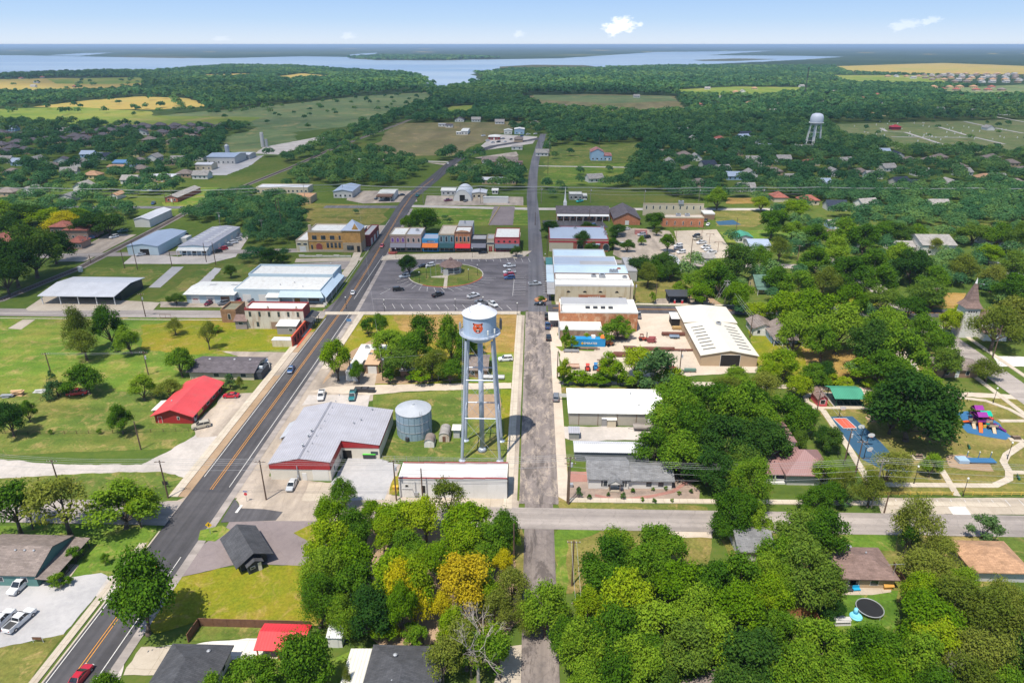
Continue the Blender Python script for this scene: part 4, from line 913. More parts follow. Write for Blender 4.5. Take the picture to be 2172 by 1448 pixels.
def vent(o,x,y,z,r=0.16,hh=0.6):
 mb=MB();mb.cyl(x,y,z -0.1,z+hh,r,n=8);mb.cyl(x,y,z+hh,z+hh+0.18,r*1.7,r*0.6,n=8);return part('vent_pipe',mb,METAL,o)
def awning(o,x0,x1,y,z0,z1,dep,m,name='awning'):
 mb=MB();t=0.08
 mb.poly([(x0,y - dep,z0),(x1,y - dep,z0),(x1,y,z1),(x0,y,z1)]);mb.poly([(x0,y,z1 - t),(x1,y,z1 - t),(x1,y - dep,z0 - t),(x0,y - dep,z0 - t)])
 mb.poly([(x0,y - dep,z0 -0.25),(x1,y - dep,z0 -0.25),(x1,y - dep,z0),(x0,y - dep,z0)])
 mb.poly([(x0,y,z1),(x0,y,z0 -0.25),(x0,y - dep,z0 -0.25),(x0,y - dep,z0)]);mb.poly([(x1,y - dep,z0),(x1,y - dep,z0 -0.25),(x1,y,z0 -0.25),(x1,y,z1)])
 return part(name,mb,m,o)
def posts(o,pts,z,r=0.09,m=None,name='post'):
 for x,y in pts:
  mb=MB();mb.box(x - r,x+r,y - r,y+r,0,z);part(name,mb,m or TRIM_W,o)
def slabroof(o,c,t=0.14,m=None,name='roof'):
 mb=MB();lo=[(p[0],p[1],p[2] - t) for p in c];mb.poly(c);mb.poly(lo[::-1])
 for i in range(len(c)): j=(i+1) % len(c);mb.poly([lo[i],lo[j],c[j],c[i]])
 return part(name,mb,m,o)
def textpart(o,s,x,y,z,size,m,rot=(pi/2,0,0),name='lettering',bold=0.0):
 cu=bpy.data.curves.new(name,'FONT');cu.body=s;cu.size=size;cu.extrude=0.01;cu.align_x='CENTER';cu.offset=bold
 cu.materials.append(m);q=bpy.data.objects.new('tmp',cu);me=bpy.data.meshes.new_from_object(q);bpy.data.objects.remove(q)
 t=link(name,me);t.location=(x,y,z);t.rotation_euler=rot
 if o is not None: t.parent=o
 return t
o,W,D,h=bld('house','teal-walled house with a wide brown-grey shingle roof and side porch beside the gravel lot','house',-70,1240,86,h=3.0,D=11,roof='gx',rise=2.0,wall=W_teal,roofm=S_taupe,lm='teal-walled house by the gravel lot',deep=True,gable=W_teal,wins=[('f',3,1.2,1.0,1.0)])
slabroof(o,[(W+0.2,-0.6,2.5),(W+3.6,-0.6,2.3),(W+3.6,D+0.6,2.3),(W+0.2,D+0.6,2.5)],m=S_taupe,name='porch_roof');posts(o,[(W+3.3,D*i/5) for i in range(6)],2.3,m=TRIM_D)
for i in range(3): vent(o,W*(0.55+i*0.13),4.5,4.6,0.15,0.35)
mb=MB()
for y in (0.9,0.45): mb.obox((W+3.4,0.5),(W+3.4,D -1),0.07,y -0.05,y+0.05)
part('railing',mb,TRIM_D,o)
A,Bq,Lc=G(513,1213),G(568,1190),G(463,1172)
yw=atan2(Bq[1] - A[1],Bq[0] - A[0]);W,D=hypot(Bq[0] - A[0],Bq[1] - A[1]),hypot(Lc[0] - A[0],Lc[1] - A[1])
o=bldw('cabin','small charcoal cabin with a steep dark shingle roof and white door beside the corner lot','cabin',A[0],A[0]+W,A[1],A[1]+D,2.6,roof='gy',rise=1.45,wall=W_dark,roofm=S_char,ov=1.1,yaw=yw,lm='charcoal cabin with the white door',deep=True,wins=[('l',2,1.0,0.9,1.1)])
v=MB();v.box(W*0.18,W*0.72,-1.7,0,0,2.2);g0,g1=W*0.18,W*0.72;v.poly([(g0,-1.7,2.2),(g1,-1.7,2.2),((g0+g1)/2,-1.7,2.9)]);part('vestibule',v,W_dark,o)
slabroof(o,[(g0 -0.3,-2.0,2.1),((g0+g1)/2,-2.0,3.0),((g0+g1)/2,0,3.0),(g0 -0.3,0,2.1)],0.1,S_char,'porch_roof');slabroof(o,[((g0+g1)/2,-2.0,3.0),(g1+0.3,-2.0,2.1),(g1+0.3,0,2.1),((g0+g1)/2,0,3.0)],0.1,S_char,'porch_roof')
part('door',MB().box(W*0.55,W*0.68,-1.78,-1.7,0.1,2.05),DOORW,o);mb=MB();mb.box(W*0.26,W*0.44,-1.78,-1.7,1.1,1.7);f=part('window',mb,TRIM_W,o);part('pane',MB().box(W*0.28,W*0.42,-1.8,-1.78,1.2,1.6),GL,f)
P,Q=G(370,1370,2.8),G(486,1373,2.8)
o=bldw('house','charcoal-roofed house by the pale driveway and red carport','house',P[0],Q[0],P[1] -17,P[1],2.8,roof='hip',rise=2.6,wall=W_ltgrey,roofm=S_char,ov=0.6,lm='charcoal-roofed house by the driveway',deep=True,wins=[('r',3,1,1.1,1.2)])
for a,b in ((3,13),(5.5,9),(7,15)): vent(o,a,b,3.9,0.2,0.4)
P,Q=G(797,1371,2.9),G(940,1374,2.9)
o=bldw('house','dark grey shingled house with a white carport under the bare tree','house',P[0],Q[0],P[1] -17,P[1],2.9,roof='hip',rise=2.4,wall=W_ltgrey,roofm=S_char,ov=0.5,lm='dark house with the white carport',deep=True,wins=[('l',2,1,1.1,1.2)])
slabroof(o,[(-4.2,8.5,2.6),(-0.2,8.5,2.75),(-0.2,16.8,2.75),(-4.2,16.8,2.6)],m=R_wmetal,name='carport_roof');posts(o,[(-4.0,8.8),(-4.0,16.5)],2.6)
for a,b in ((4,14),(4.5,9)): vent(o,a,b,4.2,0.22,0.45)
x0,y0=G(549,1397);hh=2.5;x1=G(645,1397)[0];y1=G(563,1320,hh+0.6)[1]
o=thing('carport','bright red metal carport with a small grey room beside the wooden fence','carport',x0,y0);LM.append(('bright red carport by the wooden fence',x0+4,y0+4));FOOT.append((x0 -1,x1+1,y0 -1,y1+1))
W,D=x1 - x0,y1 - y0
slabroof(o,[(-0.4,-0.4,hh),(W+0.3,-0.4,hh),(W+0.3,D*0.55,hh+1.0),(-0.4,D*0.55,hh+1.0)],m=R_redx);slabroof(o,[(-0.4,D*0.55,hh+1.0),(W+0.3,D*0.55,hh+1.0),(W+0.3,D,hh+0.5),(-0.4,D,hh+0.5)],m=R_redx)
posts(o,[(0,0),(0,D -0.3),(3.5,0)],hh,m=surf('red_post',(0.4,0.03,0.03),0.5));mb=MB();mb.box(3.7,W,0.2,D -0.3,0,hh -0.05);wq=part('room_wall',mb,W_grey,o);part('window',MB().box(4.6,5.5,0.12,0.2,1.0,2.0),GL,o);part('floor_slab',MB().box(-0.1,W,-0.1,D -0.2,0,0.06),CO_slab,o)
bld('shed','white garden shed half hidden by trees beside the red carport','shed',697,1372,727,h=2.3,D=4.5,roof='gx',rise=0.7,wall=W_white,roofm=R_galv,ov=0.2,wins=[('f',1,0,1.0,1.9,'door')])
def fence(name,label,pts,hh,m,style='board',world=False,step=2.4,pm=None):
 P=[p if world else G(*p) for p in pts];o=thing(name,label,'fence',P[0][0],P[0][1]);bx,by=P[0]
 bd=MB();ps=MB()
 for a,b in zip(P,P[1:]):
  L=hypot(b[0] - a[0],b[1] - a[1]);k=max(1,int(L/step))
  a_,b_=(a[0] - bx,a[1] - by),(b[0] - bx,b[1] - by)
  if style=='board': bd.obox(a_,b_,0.05,0.05,hh);bd.obox(a_,b_,0.11,hh -0.06,hh+0.06,0)
  elif style=='rail':
   for z in (hh,hh*0.5): bd.obox(a_,b_,0.1,z -0.09,z)
  elif style=='wire':
   bd.obox(a_,b_,0.05,hh -0.05,hh)
   for z in (hh*0.25,hh*0.5,hh*0.75): bd.obox(a_,b_,0.02,z -0.012,z)
  for i in range(k+1):
   x,y=a_[0]+(b_[0] - a_[0])*i/k,a_[1]+(b_[1] - a_[1])*i/k;r=0.07 if style != 'wire' else 0.045;ps.box(x - r,x+r,y - r,y+r,0,hh+0.04)
 part({'board': 'boards','rail': 'rail','wire': 'wire_mesh'}[style],bd,m,o);q=part('posts',ps,pm or m,o);q['kind']='stuff'
 return o
FENW=surf('brown_fence_boards',(0.17,0.085,0.05),0.9,0.3,1.5);FENY=surf('yellow_pipe',(0.6,0.42,0.09),0.6,0.1);FENG=surf('galvanised_wire',(0.26,0.26,0.26),0.6);FENK=surf('black_fence',(0.03,0.03,0.03),0.6)
fence('fence','tall brown board fence round the small lawn by the red carport',[(400,1362),(424,1328),(660,1334)],1.9,FENW)
x0,y0=G(576,1017);x1=G(704,1019)[0];xw=G(806,973)[0];yw_=G(806,973)[1];yB=G(640,861,5.0)[1]
W,WW,yw2,D=x1 - x0,xw - x0,yw_ - y0,yB - y0;hL,hR,xr=4.6,4.2,7.4
zr=6.3;zat=lambda x: zr -(zr - hL)*(xr - x)/xr if x<xr else zr -(zr - hR)*(x - xr)/(WW - xr)
o=thing('fire_hall','large grey-roofed hall with dark red metal fascia and a white garage door','hall',x0,y0);LM.append(('grey hall with the dark red fascia',x0+14,y0+18));FOOT.append((x0 -1,xw+1,y0 -1,yB+1))
part('wall',MB().box(0,W,0,D,-0.2,3.4),surf('hall_wall',(0.6,0.55,0.46),0.8,0.08),o);part('wing_wall',MB().box(W,WW,yw2,D,-0.2,3.4),MATS['hall_wall'],o)
mb=MB()
def fas(p,q):
 za,zb=zat(p[0]),zat(q[0]);dx,dy=q[0] - p[0],q[1] - p[1];L=hypot(dx,dy);nx,ny=dy/L*0.12,-dx/L*0.12
 for s in (1,0): mb.poly([(p[0]+nx*s,p[1]+ny*s,3.2),(q[0]+nx*s,q[1]+ny*s,3.2),(q[0]+nx*s,q[1]+ny*s,zb),(p[0]+nx*s,p[1]+ny*s,za)])
 mb.poly([(p[0],p[1],3.2),(q[0],q[1],3.2),(q[0]+nx,q[1]+ny,3.2),(p[0]+nx,p[1]+ny,3.2)][::-1])
fas((0,0),(xr,0));fas((xr,0),(W,0));fas((W,0),(W,yw2));fas((W,yw2),(WW,yw2));fas((WW,yw2),(WW,D));fas((WW,D),(0,D));fas((0,D),(0,0));part('fascia',mb,W_red,o)
mb=MB();e=0.25
mb.poly([(-e,-e,hL),(xr,-e,zr),(xr,D+e,zr),(-e,D+e,hL)]);mb.poly([(xr,-e,zr),(W+e,-e,zat(W+e)),(W+e,yw2 - e,zat(W+e)),(WW+e,yw2 - e,hR),(WW+e,D+e,hR),(xr,D+e,zr)]);part('roof',mb,R_gmetal,o)
mb=MB();mb.obox((xr,-e),(xr,D+e),0.5,zr -0.02,zr+0.07);part('ridge_cap',mb,surf('ridge_metal',(0.22,0.22,0.25),0.5),o)
for i in range(9): vent(o,xr+1.2,3+i*3.6,zat(xr+1),0.1,0.2)
for a in (5,9.5,12): vent(o,xr -0.6,a,zat(xr -0.6),0.22,0.9)
for a,b in ((16,18),(17.4,20),(19,26)): vent(o,a,b,zat(a),0.14,0.6)
slabroof(o,[(-2.2,13,3.4),(-0.05,13,4.5),(-0.05,21,4.5),(-2.2,21,3.4)],0.1,ribbed('grey_canopy_metal',(0.4,0.41,0.44),0.5,0.5,1),'canopy');part('porch_wall',MB().box(-1.8,0,13.3,20.7,0,3.3),W_cream,o)
opening(o,'f',W*0.83,0.05,3.6,3.0,W,D,TRIM_W,surf('white_panel_door',(0.62,0.6,0.55),0.6,0.05),'garage_door',True);opening(o,'f',W*0.56,0.05,0.9,2.0,W,D,TRIM_W,DOORW,'door',True)
for a in (3,8): opening(o,'r',a,1.1,0.5,1.2,W,D,TRIM_W,GL,'window',True)
part('window',MB().box(W+7.4,W+9.2,yw2 -0.07,yw2 -0.0,1.3,2.2),GL,o);part('doorway',MB().box(W+0.3,W+2.5,yw2 -0.07,yw2,0,2.4),INT,o)
mb=MB();mb.tube((W*0.46,-0.3,1.2),(W*0.46,-0.3,4.2),0.12);mb.box(W*0.46 -0.25,W*0.46+0.25,-0.5,-0.1,0.9,1.6);part('electric_mast',mb,METAL,o)
A,Bq,Cq=G(331,897),G(409,899),G(452,834)
W,D=Bq[0] - A[0],19.5
o=bldw('store','low store with a bright red metal roof and red walls by the highway','store',A[0],A[0]+W,A[1],A[1]+D,2.7,roof='gy',rise=1.9,wall=W_red,roofm=R_red,ov=0.8,lm='red-roofed store by the highway',deep=True,frame=TRIM_W,wins=[('r',5,0.8,1.5,1.3),('f',1,1.3,0.5,0.8,'window',6.6),('f',1,0.05,1.0,2.0,'door',1.4,surf('red_door',(0.5,0.04,0.05),0.5)),('r',1,0.05,1.0,2.0,'door',1.6)])
part('poster',MB().box(W+0.05,W+0.12,3.2,6.0,0.6,2.4),surf('yellow_poster',(0.6,0.45,0.08),0.6,0.3,2.0),o);part('lean_to',MB().box(-2.6,0,4,9,0,1.9),W_grey,o);slabroof(o,[(-3,3.6,1.9),(-0.2,3.6,2.3),(-0.2,9.4,2.3),(-3,9.4,1.9)],m=R_wmetal,name='lean_to_roof')
vent(o,2.2,6,3.5,0.15,0.4)
o,W,D,h=bld('house','long low house with a purple-grey shingle roof and cream walls beside the highway','house',404,804,541,h=2.8,D=10.5,roof='gx',rise=1.3,wall=W_cream,roofm=S_mauve,ov=0.7,lm='long low house with the purple-grey roof',deep=True,wins=[('f',3,1.1,1.6,1.1,'window',(8.5,17))])
for a in (4,12,17): vent(o,a,6.5,3.7,0.25,0.4)
part('porch',MB().box(W -0.2,W+2.4,0.4,7,0,2.6),W_dark,o);part('air_conditioner',MB().box(5.2,6.2,-1.3,-0.4,0,0.9),METAL,o)
o,W,D,h=bld('storefront','old two-storey building with stained white side wall and dark red parapet','building',525,697,649,yt=657,yb=642,roof='flat',par=0.6,wall=W_plaster,roofm=R_white,trim=TRIM_R,lm='old two-storey plastered building',deep=True,frame=TRIM_T,wins=[('f',6,4.9,0.8,1.9,'window',(1.8,19.5)),('f',1,1.0,0.9,1.8,'window',4.2),('f',1,0,2.8,2.8,'door',10.5,surf('old_brick_infill',(0.3,0.2,0.14),0.9)),('r',3,4.8,0.9,1.8)])
part('east_facade',MB().box(W+0.02,W+0.1,-0.05,D,0,h+0.7),BR_dkred,o)
for a,b in ((-1.0,D*0.5),(D*0.55,D+2)): slabroof(o,[(W+0.1,a,4.3),(W+3.0,a,3.2),(W+3.0,b,3.2),(W+0.1,b,4.3)],0.12,S_char,'awning')
posts(o,[(W+2.8,i*2.5) for i in range(4)],3.2,m=TRIM_D)
for a in (1.0,8.5,19): bump(o,a,0.6,h+0.1,0.6,0.6,1.1,'chimney',W_plaster)
o2,W2,D2,h2=bld('shop','low shop with a dark grey wall and white metal roof against the plastered building','shop',589,709,630,h=3.2,D=8.5,roof='shedb',rise=1.0,wall=W_grey,roofm=R_wmetaly,ov=0.3,deep=True,wins=[('f',1,1.4,1.2,0.9,'window',5.0)])
o3=bld('lean_to_shed','small brown lean-to with grey boarded wall against the plastered building','shed',501,698,525,h=3.4,D=6,roof='gx',rise=1.2,wall=surf('mauve_boards',(0.3,0.25,0.24),0.9),roofm=S_brown,ov=0.5,deep=True,wins=[('f',1,1.9,1.6,0.9)])
o4=bld('brick_shell','small roofless brown brick building with broken parapet beside the plastered building','building',472,684,504,h=4.4,D=9,roof='flat',par=0.9,wall=BR_brown,roofm=surf('weeds_and_rubble',(0.2,0.19,0.13),0.9,0.3),trim=BR_brown,deep=True,lm='small roofless brick building',wins=[('f',1,1.4,1.0,1.7,'arched_window',3.0)])
a,b=G(622,736),G(650,697)
o=thing('ruined_wall','row of red painted storefront walls with no roof beside the highway','wall',a[0],a[1]);mb=MB();L=b[1] - a[1];mb.box(-0.35,0,0,L,0,3.6);mb.box(-0.45,0.1,0,L,3.6,3.85,1)
part('facade',mb,[surf('red_painted_brick',(0.36,0.065,0.04),0.85,0.2),PAINT_R],o);mb=MB();mb.box(-7.2,-0.35,0,0.4,0,2.4);mb.box(-7.4,-0.5,0,3.0,2.4,2.55,1);part('side_wall',mb,[W_beige,R_galv],o)
for i in range(5): part('window',MB().box(0,0.06,2+i*3.2,3.6+i*3.2,0.8,2.6),INT,o)
part('red_pavement',MB().box(0.1,1.6,-0.3,L,0.1,0.17),PAINT_R,o);LM.append(('row of red storefront walls',a[0],a[1]+5))
o,W,D,h=bld('warehouse','low white-roofed workshop with two white garage doors painted with lettering','workshop',398,643,499,h=4.0,yb=598,roof='gx',rise=0.7,wall=W_pale,roofm=R_white,ov=0.9,lm='white-roofed workshop with garage doors',deep=True,wins=[('f',2,0.05,3.2,3.0,'garage_door',(3.6,9.8)),('f',1,0.05,3.6,3.0,'barn_door',15.8,DOORB)])
SIGR=surf('red_sign_paint',(0.4,0.05,0.05),0.7);SIGK=surf('dark_sign_paint',(0.05,0.05,0.06),0.7)
for a,n_ in ((3.6,SIGR),(9.8,SIGK)):
 mb=MB()
 for i in range(5): mb.box(a -1.0+i*0.42,a -0.72+i*0.42,-0.1,-0.076,1.5,2.0+0.1*(i % 2))
 for i in range(5): mb.box(a -1.2+i*0.5,a -1.0+i*0.5,-0.1,-0.076,0.6,0.75)
 part('painted_mark',mb,n_,o)
for a in (7,16): part('skylight',MB().box(a -1.3,a+1.3,D*0.62,D*0.7,4.63,4.72),R_grey,o)
xa,ya=G(500,640);xb=G(684,640)[0];h=5.2;yb1=G(560,587,h)[1];yb2=G(560,566,h)[1]
o=bldw('warehouse','large pale blue warehouse with white roofs and canopied corner on the highway','warehouse',xa,xb,ya,yb1,h,roof='flat',par=0.35,wall=W_pale,roofm=R_white,trim=W_pale,lm='pale blue canopied warehouse',deep=True,wins=[('f',2,0.05,3.2,3.2,'garage_door',(5.0,11.5)),('f',1,0.05,2.2,2.6,'door',25.5,surf('amber_glazed_door',(0.3,0.18,0.05),0.4)),('f',1,0.6,5,2.0,'window',32)])
W,D=xb - xa,yb1 - ya
slabroof(o,[(19,-3.6,3.5),(W+2.2,-3.6,3.5),(W+0.1,-0.1,5.0),(19,-0.1,5.0)],0.15,W_pale,'canopy');slabroof(o,[(W+0.1,-0.1,5.0),(W+3.2,-3.6,3.5),(W+3.2,D+8,3.5),(W+0.1,D+8,5.0)],0.15,R_sky,'canopy');posts(o,[(19.3,-3.3),(25,-3.3),(31,-3.3),(W+2.9,-3.2),(W+2.9,5),(W+2.9,12)],3.5)
part('porch_block',MB().box(14,19,-2.8,0,0,3.2),W_pale,o);slabroof(o,[(13.6,-3.2,3.2),(19.4,-3.2,3.2),(19.0,0,4.0),(13.8,0,4.0)],m=R_white,name='porch_roof')
for a,b in ((17,6),(22,9),(27,4)): vent(o,a,b,h,0.15,0.5)
o=bldw('warehouse','rear pale blue warehouse with a tall white parapet beside the trees and highway','warehouse',xa -0.5,xb+0.4,yb1+0.3,yb2,h+0.4,roof='flat',par=0.9,wall=W_pale,roofm=R_white,trim=W_pale)
x0,y0=G(92,645);x1=G(248,645)[0];hp=3.9;y1=G(170,587,hp+0.6)[1]
o=thing('pavilion','large open pavilion with a pale metal roof and black walls on a concrete slab','pavilion',x0,y0);LM.append(('open black-walled pavilion',(x0+x1)/2,(y0+y1)/2));FOOT.append((x0 -2,x1+2,y0 -2,y1+2));W,D=x1 - x0,y1 - y0
slabroof(o,[(-0.8,-1,hp),(W+0.8,-1,hp),(W+0.8,D*.55,hp+1.5),(-0.8,D*.55,hp+1.5)],0.2,R_galv);slabroof(o,[(-0.8,D*.55,hp+1.5),(W+0.8,D*.55,hp+1.5),(W+0.8,D+1,hp+0.3),(-0.8,D+1,hp+0.3)],0.2,R_galv)
posts(o,[(W*i/4,0) for i in range(5)],hp,0.14,TRIM_W);mb=MB();mb.box(2,W+0.1,7.5,7.8,0,hp+0.6);mb.box(W -0.2,W+0.1,5.0,D -0.5,0,hp+0.2);mb.box(2,W,D -0.8,D -0.5,0,hp);part('wall',mb,ribbed('black_metal_wall',(0.012,0.022,0.024),0.5,0.4,0),o)
o,W,D,h=bld('warehouse','blue-grey metal warehouse with a dark garage opening beside the railway','warehouse',273,541,339,h=4.6,yb=489,roof='gy',rise=1.1,wall=W_pale,roofm=R_blue,ov=0.3,lm='blue-grey warehouse by the railway',wins=[('f',1,0,4.5,3.2,'garage_door',8.5,INT),('r',1,0,4,3.4,'garage_door',30,INT)])
part('loading_bay',MB().box(W+0.1,W+3.6,22,28,0,3.0),W_white,o)
o,W,D,h=bld('warehouse','long grey metal warehouse with roof skylights beside a row of parked cars','warehouse',382,540,446,h=4.2,yb=481,roof='gy',rise=0.8,wall=W_pale,roofm=R_gmetal,ov=0.3,lm='long grey warehouse with skylights',wins=[('f',3,0.8,2,1.3),('r',5,0.05,2.6,2.6,'garage_door')])
slabroof(o,[(-0.2,-3,2.9),(W+0.2,-3,2.9),(W+0.2,0,3.7),(-0.2,0,3.7)],m=R_wmetaly,name='porch_roof');posts(o,[(W*i/6,-2.8) for i in range(7)],2.9)
for i in range(8):
 for a in (0.28,0.72): mb=MB();x=W*a;yy=D*(0.18+i*0.1);mb.box(x -1.7,x+1.7,yy,yy+0.8,h+0.55,h+0.72);part('skylight',mb,TRIM_W,o)
for (ax,ay,bx,hh,dd,lab,lm_) in [(138,508,190,5.2,14,'brown two-storey apartment block with red hipped roof beside the car park','brown apartment block with the red roof'),(-40,532,62,5,18,'long red-tiled apartment roof at the edge behind the big oaks','long red-tiled apartments'),(108,496,145,4,10,'low red-tiled apartment wing between dark trees and the brown block',None),(148,528,175,3.5,8,'single-storey red-roofed annexe beside the row of parked cars',None)]:
 bld('apartment_block',lab,'apartments',ax,ay,bx,h=hh,D=dd,roof='hip',rise=2.4,wall=surf('brown_stucco',(0.3,0.2,0.15),0.85),roofm=S_red,ov=0.6,lm=lm_,wins=[('f',4,1,1.1,1.2),('r',2,3.2,1.1,1.1)])
bld('shed','white metal shed with ribbed roof beside the railway and tanks','shed',287,482,320,h=4.5,D=26,roof='gy',rise=1.2,wall=W_white,roofm=R_galv,ov=0.3,lm='white shed beside the railway',wins=[('r',3,0.05,3,3,'garage_door')])
xB0,yB0=G(657,534);s=1/PXM(xB0,yB0);mx=lambda px: G(px,534)[0] - xB0
hB=10.2;o=bldw('bank_building','golden brick and stone Romanesque bank with corner tower and arched entrance','building',xB0,xB0+mx(730),yB0,yB0+15,hB,roof='flat',par=0.7,wall=BR_gold,roofm=R_white,trim=TRIM_T,lm='golden brick bank',deep=True,frame=TRIM_T,wins=[('f',3,6.4,2.3,2.0,'window',(3.2,12.2)),('f',1,6.4,1.0,2.0,'window',16),('f',4,2.2,1.2,2.6,'window',(9.6,15.6)),('f',1,1.4,0.9,2.2,'window',1.5),('f',1,0.3,3.2,2.6,'arched_window',5.2,BR_dkred),('r',3,6.2,1.2,2.0)])
W=mx(730)
mb=MB();mb.box(-0.1,W,-0.15,0,0,1.3);mb.box(-0.1,W,-0.18,0,5.5,5.8);part('stone_course',mb,TRIM_T,o);part('chimney',MB().box(0.2,1.5,1.0,2.3,hB,hB+3.2),TRIM_T,o)
T0,T1=W,mx(769);zt=11.2;part('tower_base',MB().box(T0,T1,-0.6,9,0,5.0),surf('rough_stone',(0.36,0.28,0.19),0.9,0.25,1.2),o);mb=MB();mb.box(T0+0.05,T1 -0.05,-0.5,8.9,5.0,zt);xm=(T0+T1)/2+2.2;mb.poly([(xm -2,-0.55,zt),(xm+2,-0.55,zt),(xm,-0.55,zt+3.6)]);part('tower',mb,BR_gold,o)
mb=MB();q=[(T0 -0.4,-1,zt),(T1+0.3,-1,zt),(T1+0.3,9.3,zt),(T0 -0.4,9.3,zt)];ap=((T0+T1)/2,4,zt+4.6)
for i in range(4): mb.poly([q[i],q[(i+1) % 4],ap])
mb.poly(q[::-1]);part('tower_roof',mb,R_bluef,o)
for u in (0.28,0.72): opening(o,'f',T0+(T1 - T0)*u,6.6,1.2,2.0,W,15,TRIM_T,GL,'window',True)
mb=MB();xa_=T0+(T1 - T0)*0.4;mb.box(xa_ -1.7,xa_+1.7,-0.75,-0.6,1.4,3.6);part('arch_window',mb,GL,o);part('door',MB().box(T1 -2.2,T1 -0.8,-0.75,-0.6,0.3,3.4),INT,o)
bld('shop','single-storey cream shopfront with white trim joined to the golden bank','shop',630,534,656,h=5.6,D=26,roof='flat',par=0.5,wall=W_beige,roofm=R_white,trim=TRIM_T,wins=[('f',1,0.2,3,2.6,'door',3.2,DOORW),('f',2,3.6,1.8,0.9)])
bld('brick_shop','red brick building with white roof behind the golden brick bank','shop',690,520,768,h=6.5,D=14,roof='flat',par=0.5,wall=BR_dkred,roofm=R_wmetal,trim=TRIM_W)
bld('brick_shop','dark red brick shop with pale garage bays on the highway beyond the bank','shop',770,522,786,h=5.5,D=22,roof='flat',par=0.5,wall=BR_dkred,roofm=R_grey,trim=BR_dkred,wins=[('r',3,0.3,3.4,3,'door')])
mb=MB();xa,ya=G(634,545);L=G(745,545)[0] - xa
for i in range(9): mb.box(i*L/9,(i+1)*L/9 -0.1,0.1*i,0.5+0.1*i,0,0.7+0.35*(i % 3==0))
solo('terrace_wall',mb,surf('white_terrace',(0.55,0.52,0.46),0.8),'low stepped white terrace wall in front of the golden bank','wall',xa,ya)
def shop(ax,bx,yt,yb,label,wall,trim,roofm,aw=None,lm=None,wins=(),par=0.5,front=None,frame=None):
 o,W,D,h=bld('shop',label,'shop',ax,533.5,bx,yt=yt+2,yb=yb+1,roof='flat',par=par,wall=wall,roofm=roofm,trim=trim,lm=lm,deep=True,frame=frame,wins=wins)
 part('shop_window',MB().box(0.5,W -0.5,-0.06,0,0.5,2.7),front or GL,o)
 n=max(2,int(W/2.2));mb=MB()
 for i in range(n+1): x=0.5+(W -1)*i/n;mb.box(x -0.08,x+0.08,-0.12,-0.06,0.2,2.8)
 mb.box(0.3,W -0.3,-0.1,-0.06,2.7,2.95);part('shopfront_frame',mb,trim,o)
 if aw: awning(o,0.1,W -0.1,0,aw[1],aw[1]+1.5,2.4,aw[0])
 return o,W,D,h
CANV=lambda n,c: surf(n,c,0.8,0.08,0.8)
o,W,D,h=shop(829,862,497,483,'mauve two-storey shop with three purple arched windows facing the square',brick('mauve_brick',(0.30,0.19,0.17)),TRIM_T,R_white,(CANV('grey_awning',(0.17,0.17,0.2)),2.9),'mauve shop with purple arched windows',[('f',3,5.0,1.2,1.5,'arched_window',None,surf('purple_shutter',(0.16,0.07,0.25),0.6))])
o,W,D,h=shop(862,895,497,483,'pinkish-beige two-storey shop with three dark arched windows facing the square',W_pink if 0 else surf('beige_pink_wall',(0.42,0.3,0.25),0.85),TRIM_T,R_galv,(MATS['grey_awning'],2.9),'pinkish-beige shop with dark arched windows',[('f',3,5.0,1.0,1.4,'arched_window')])
bump(o,W*0.6,D*0.6,h+0.1,1.6,1.4,0.9)
o,W,D,h=shop(896.5,930.5,506,496,'low bright blue shop with an orange awning between taller shops',surf('bright_blue_wall',(0.06,0.27,0.5),0.7),surf('bright_blue_trim',(0.08,0.33,0.55),0.7),R_bluef,(CANV('orange_awning',(0.62,0.16,0.03)),2.9),'low blue shop with the orange awning')
mb=MB();mb.box(2.4,W -2.4,-0.1,0,4.9,5.7);sg=part('sign_board',mb,surf('navy_sign',(0.03,0.06,0.12),0.6),o);mb=MB();[mb.box(2.8+i*0.75,3.25+i*0.75,-0.13,-0.1,5.1,5.5) for i in range(5)];part('lettering',mb,TRIM_W,sg)
o,W,D,h=shop(931.5,964.5,496,478,'teal brick two-storey shop with three tall white windows',brick('teal_brick',(0.10,0.20,0.235)),TRIM_T,surf('tan_roof',(0.5,0.44,0.36),0.8),(CANV('dark_teal_awning',(0.02,0.07,0.08)),2.7),'teal two-storey shop',[('f',3,5.2,1.0,2.6,'window')])
o,W,D,h=shop(965.5,998.5,492.5,481,'orange brick two-storey shop with curved pediment and red awning',BR_orange,TRIM_B,R_white,(CANV('red_awning',(0.6,0.03,0.04)),2.6),'orange brick shop with the red awning',[('f',4,5.2,1.0,2.5,'window')],front=None)
mb=MB();n=12;pr=[(W*i/n,0.9*sin(pi*i/n)) for i in range(n+1)]
for (a,za),(b,zb) in zip(pr,pr[1:]): mb.poly([(a,-0.06,h+0.5),(b,-0.06,h+0.5),(b,-0.06,h+0.55+zb),(a,-0.06,h+0.55+za)]);mb.poly([(b,0.2,h+0.5),(a,0.2,h+0.5),(a,0.2,h+0.55+za),(b,0.2,h+0.55+zb)]);mb.poly([(a,-0.06,h+0.55+za),(b,-0.06,h+0.55+zb),(b,0.2,h+0.55+zb),(a,0.2,h+0.55+za)])
part('pediment',mb,BR_orange,o);part('rear_block',MB().box(0.5,W+0.2,D,D+9,0,h+1.4),W_ltgrey,o);part('rear_roof',MB().box(0.8,W -0.1,D+0.3,D+8.7,h+1.4,h+1.5),R_grey,o);bump(o,W/2,D+2,h+1.5,0.8,0.8,1.4)
o,W,D,h=shop(999.5,1031.5,507,498,'low black-fronted shop with a grey awning beside the orange brick shop',W_dark,TRIM_D,R_grey,(MATS['grey_awning'],2.8),'low black-fronted shop')
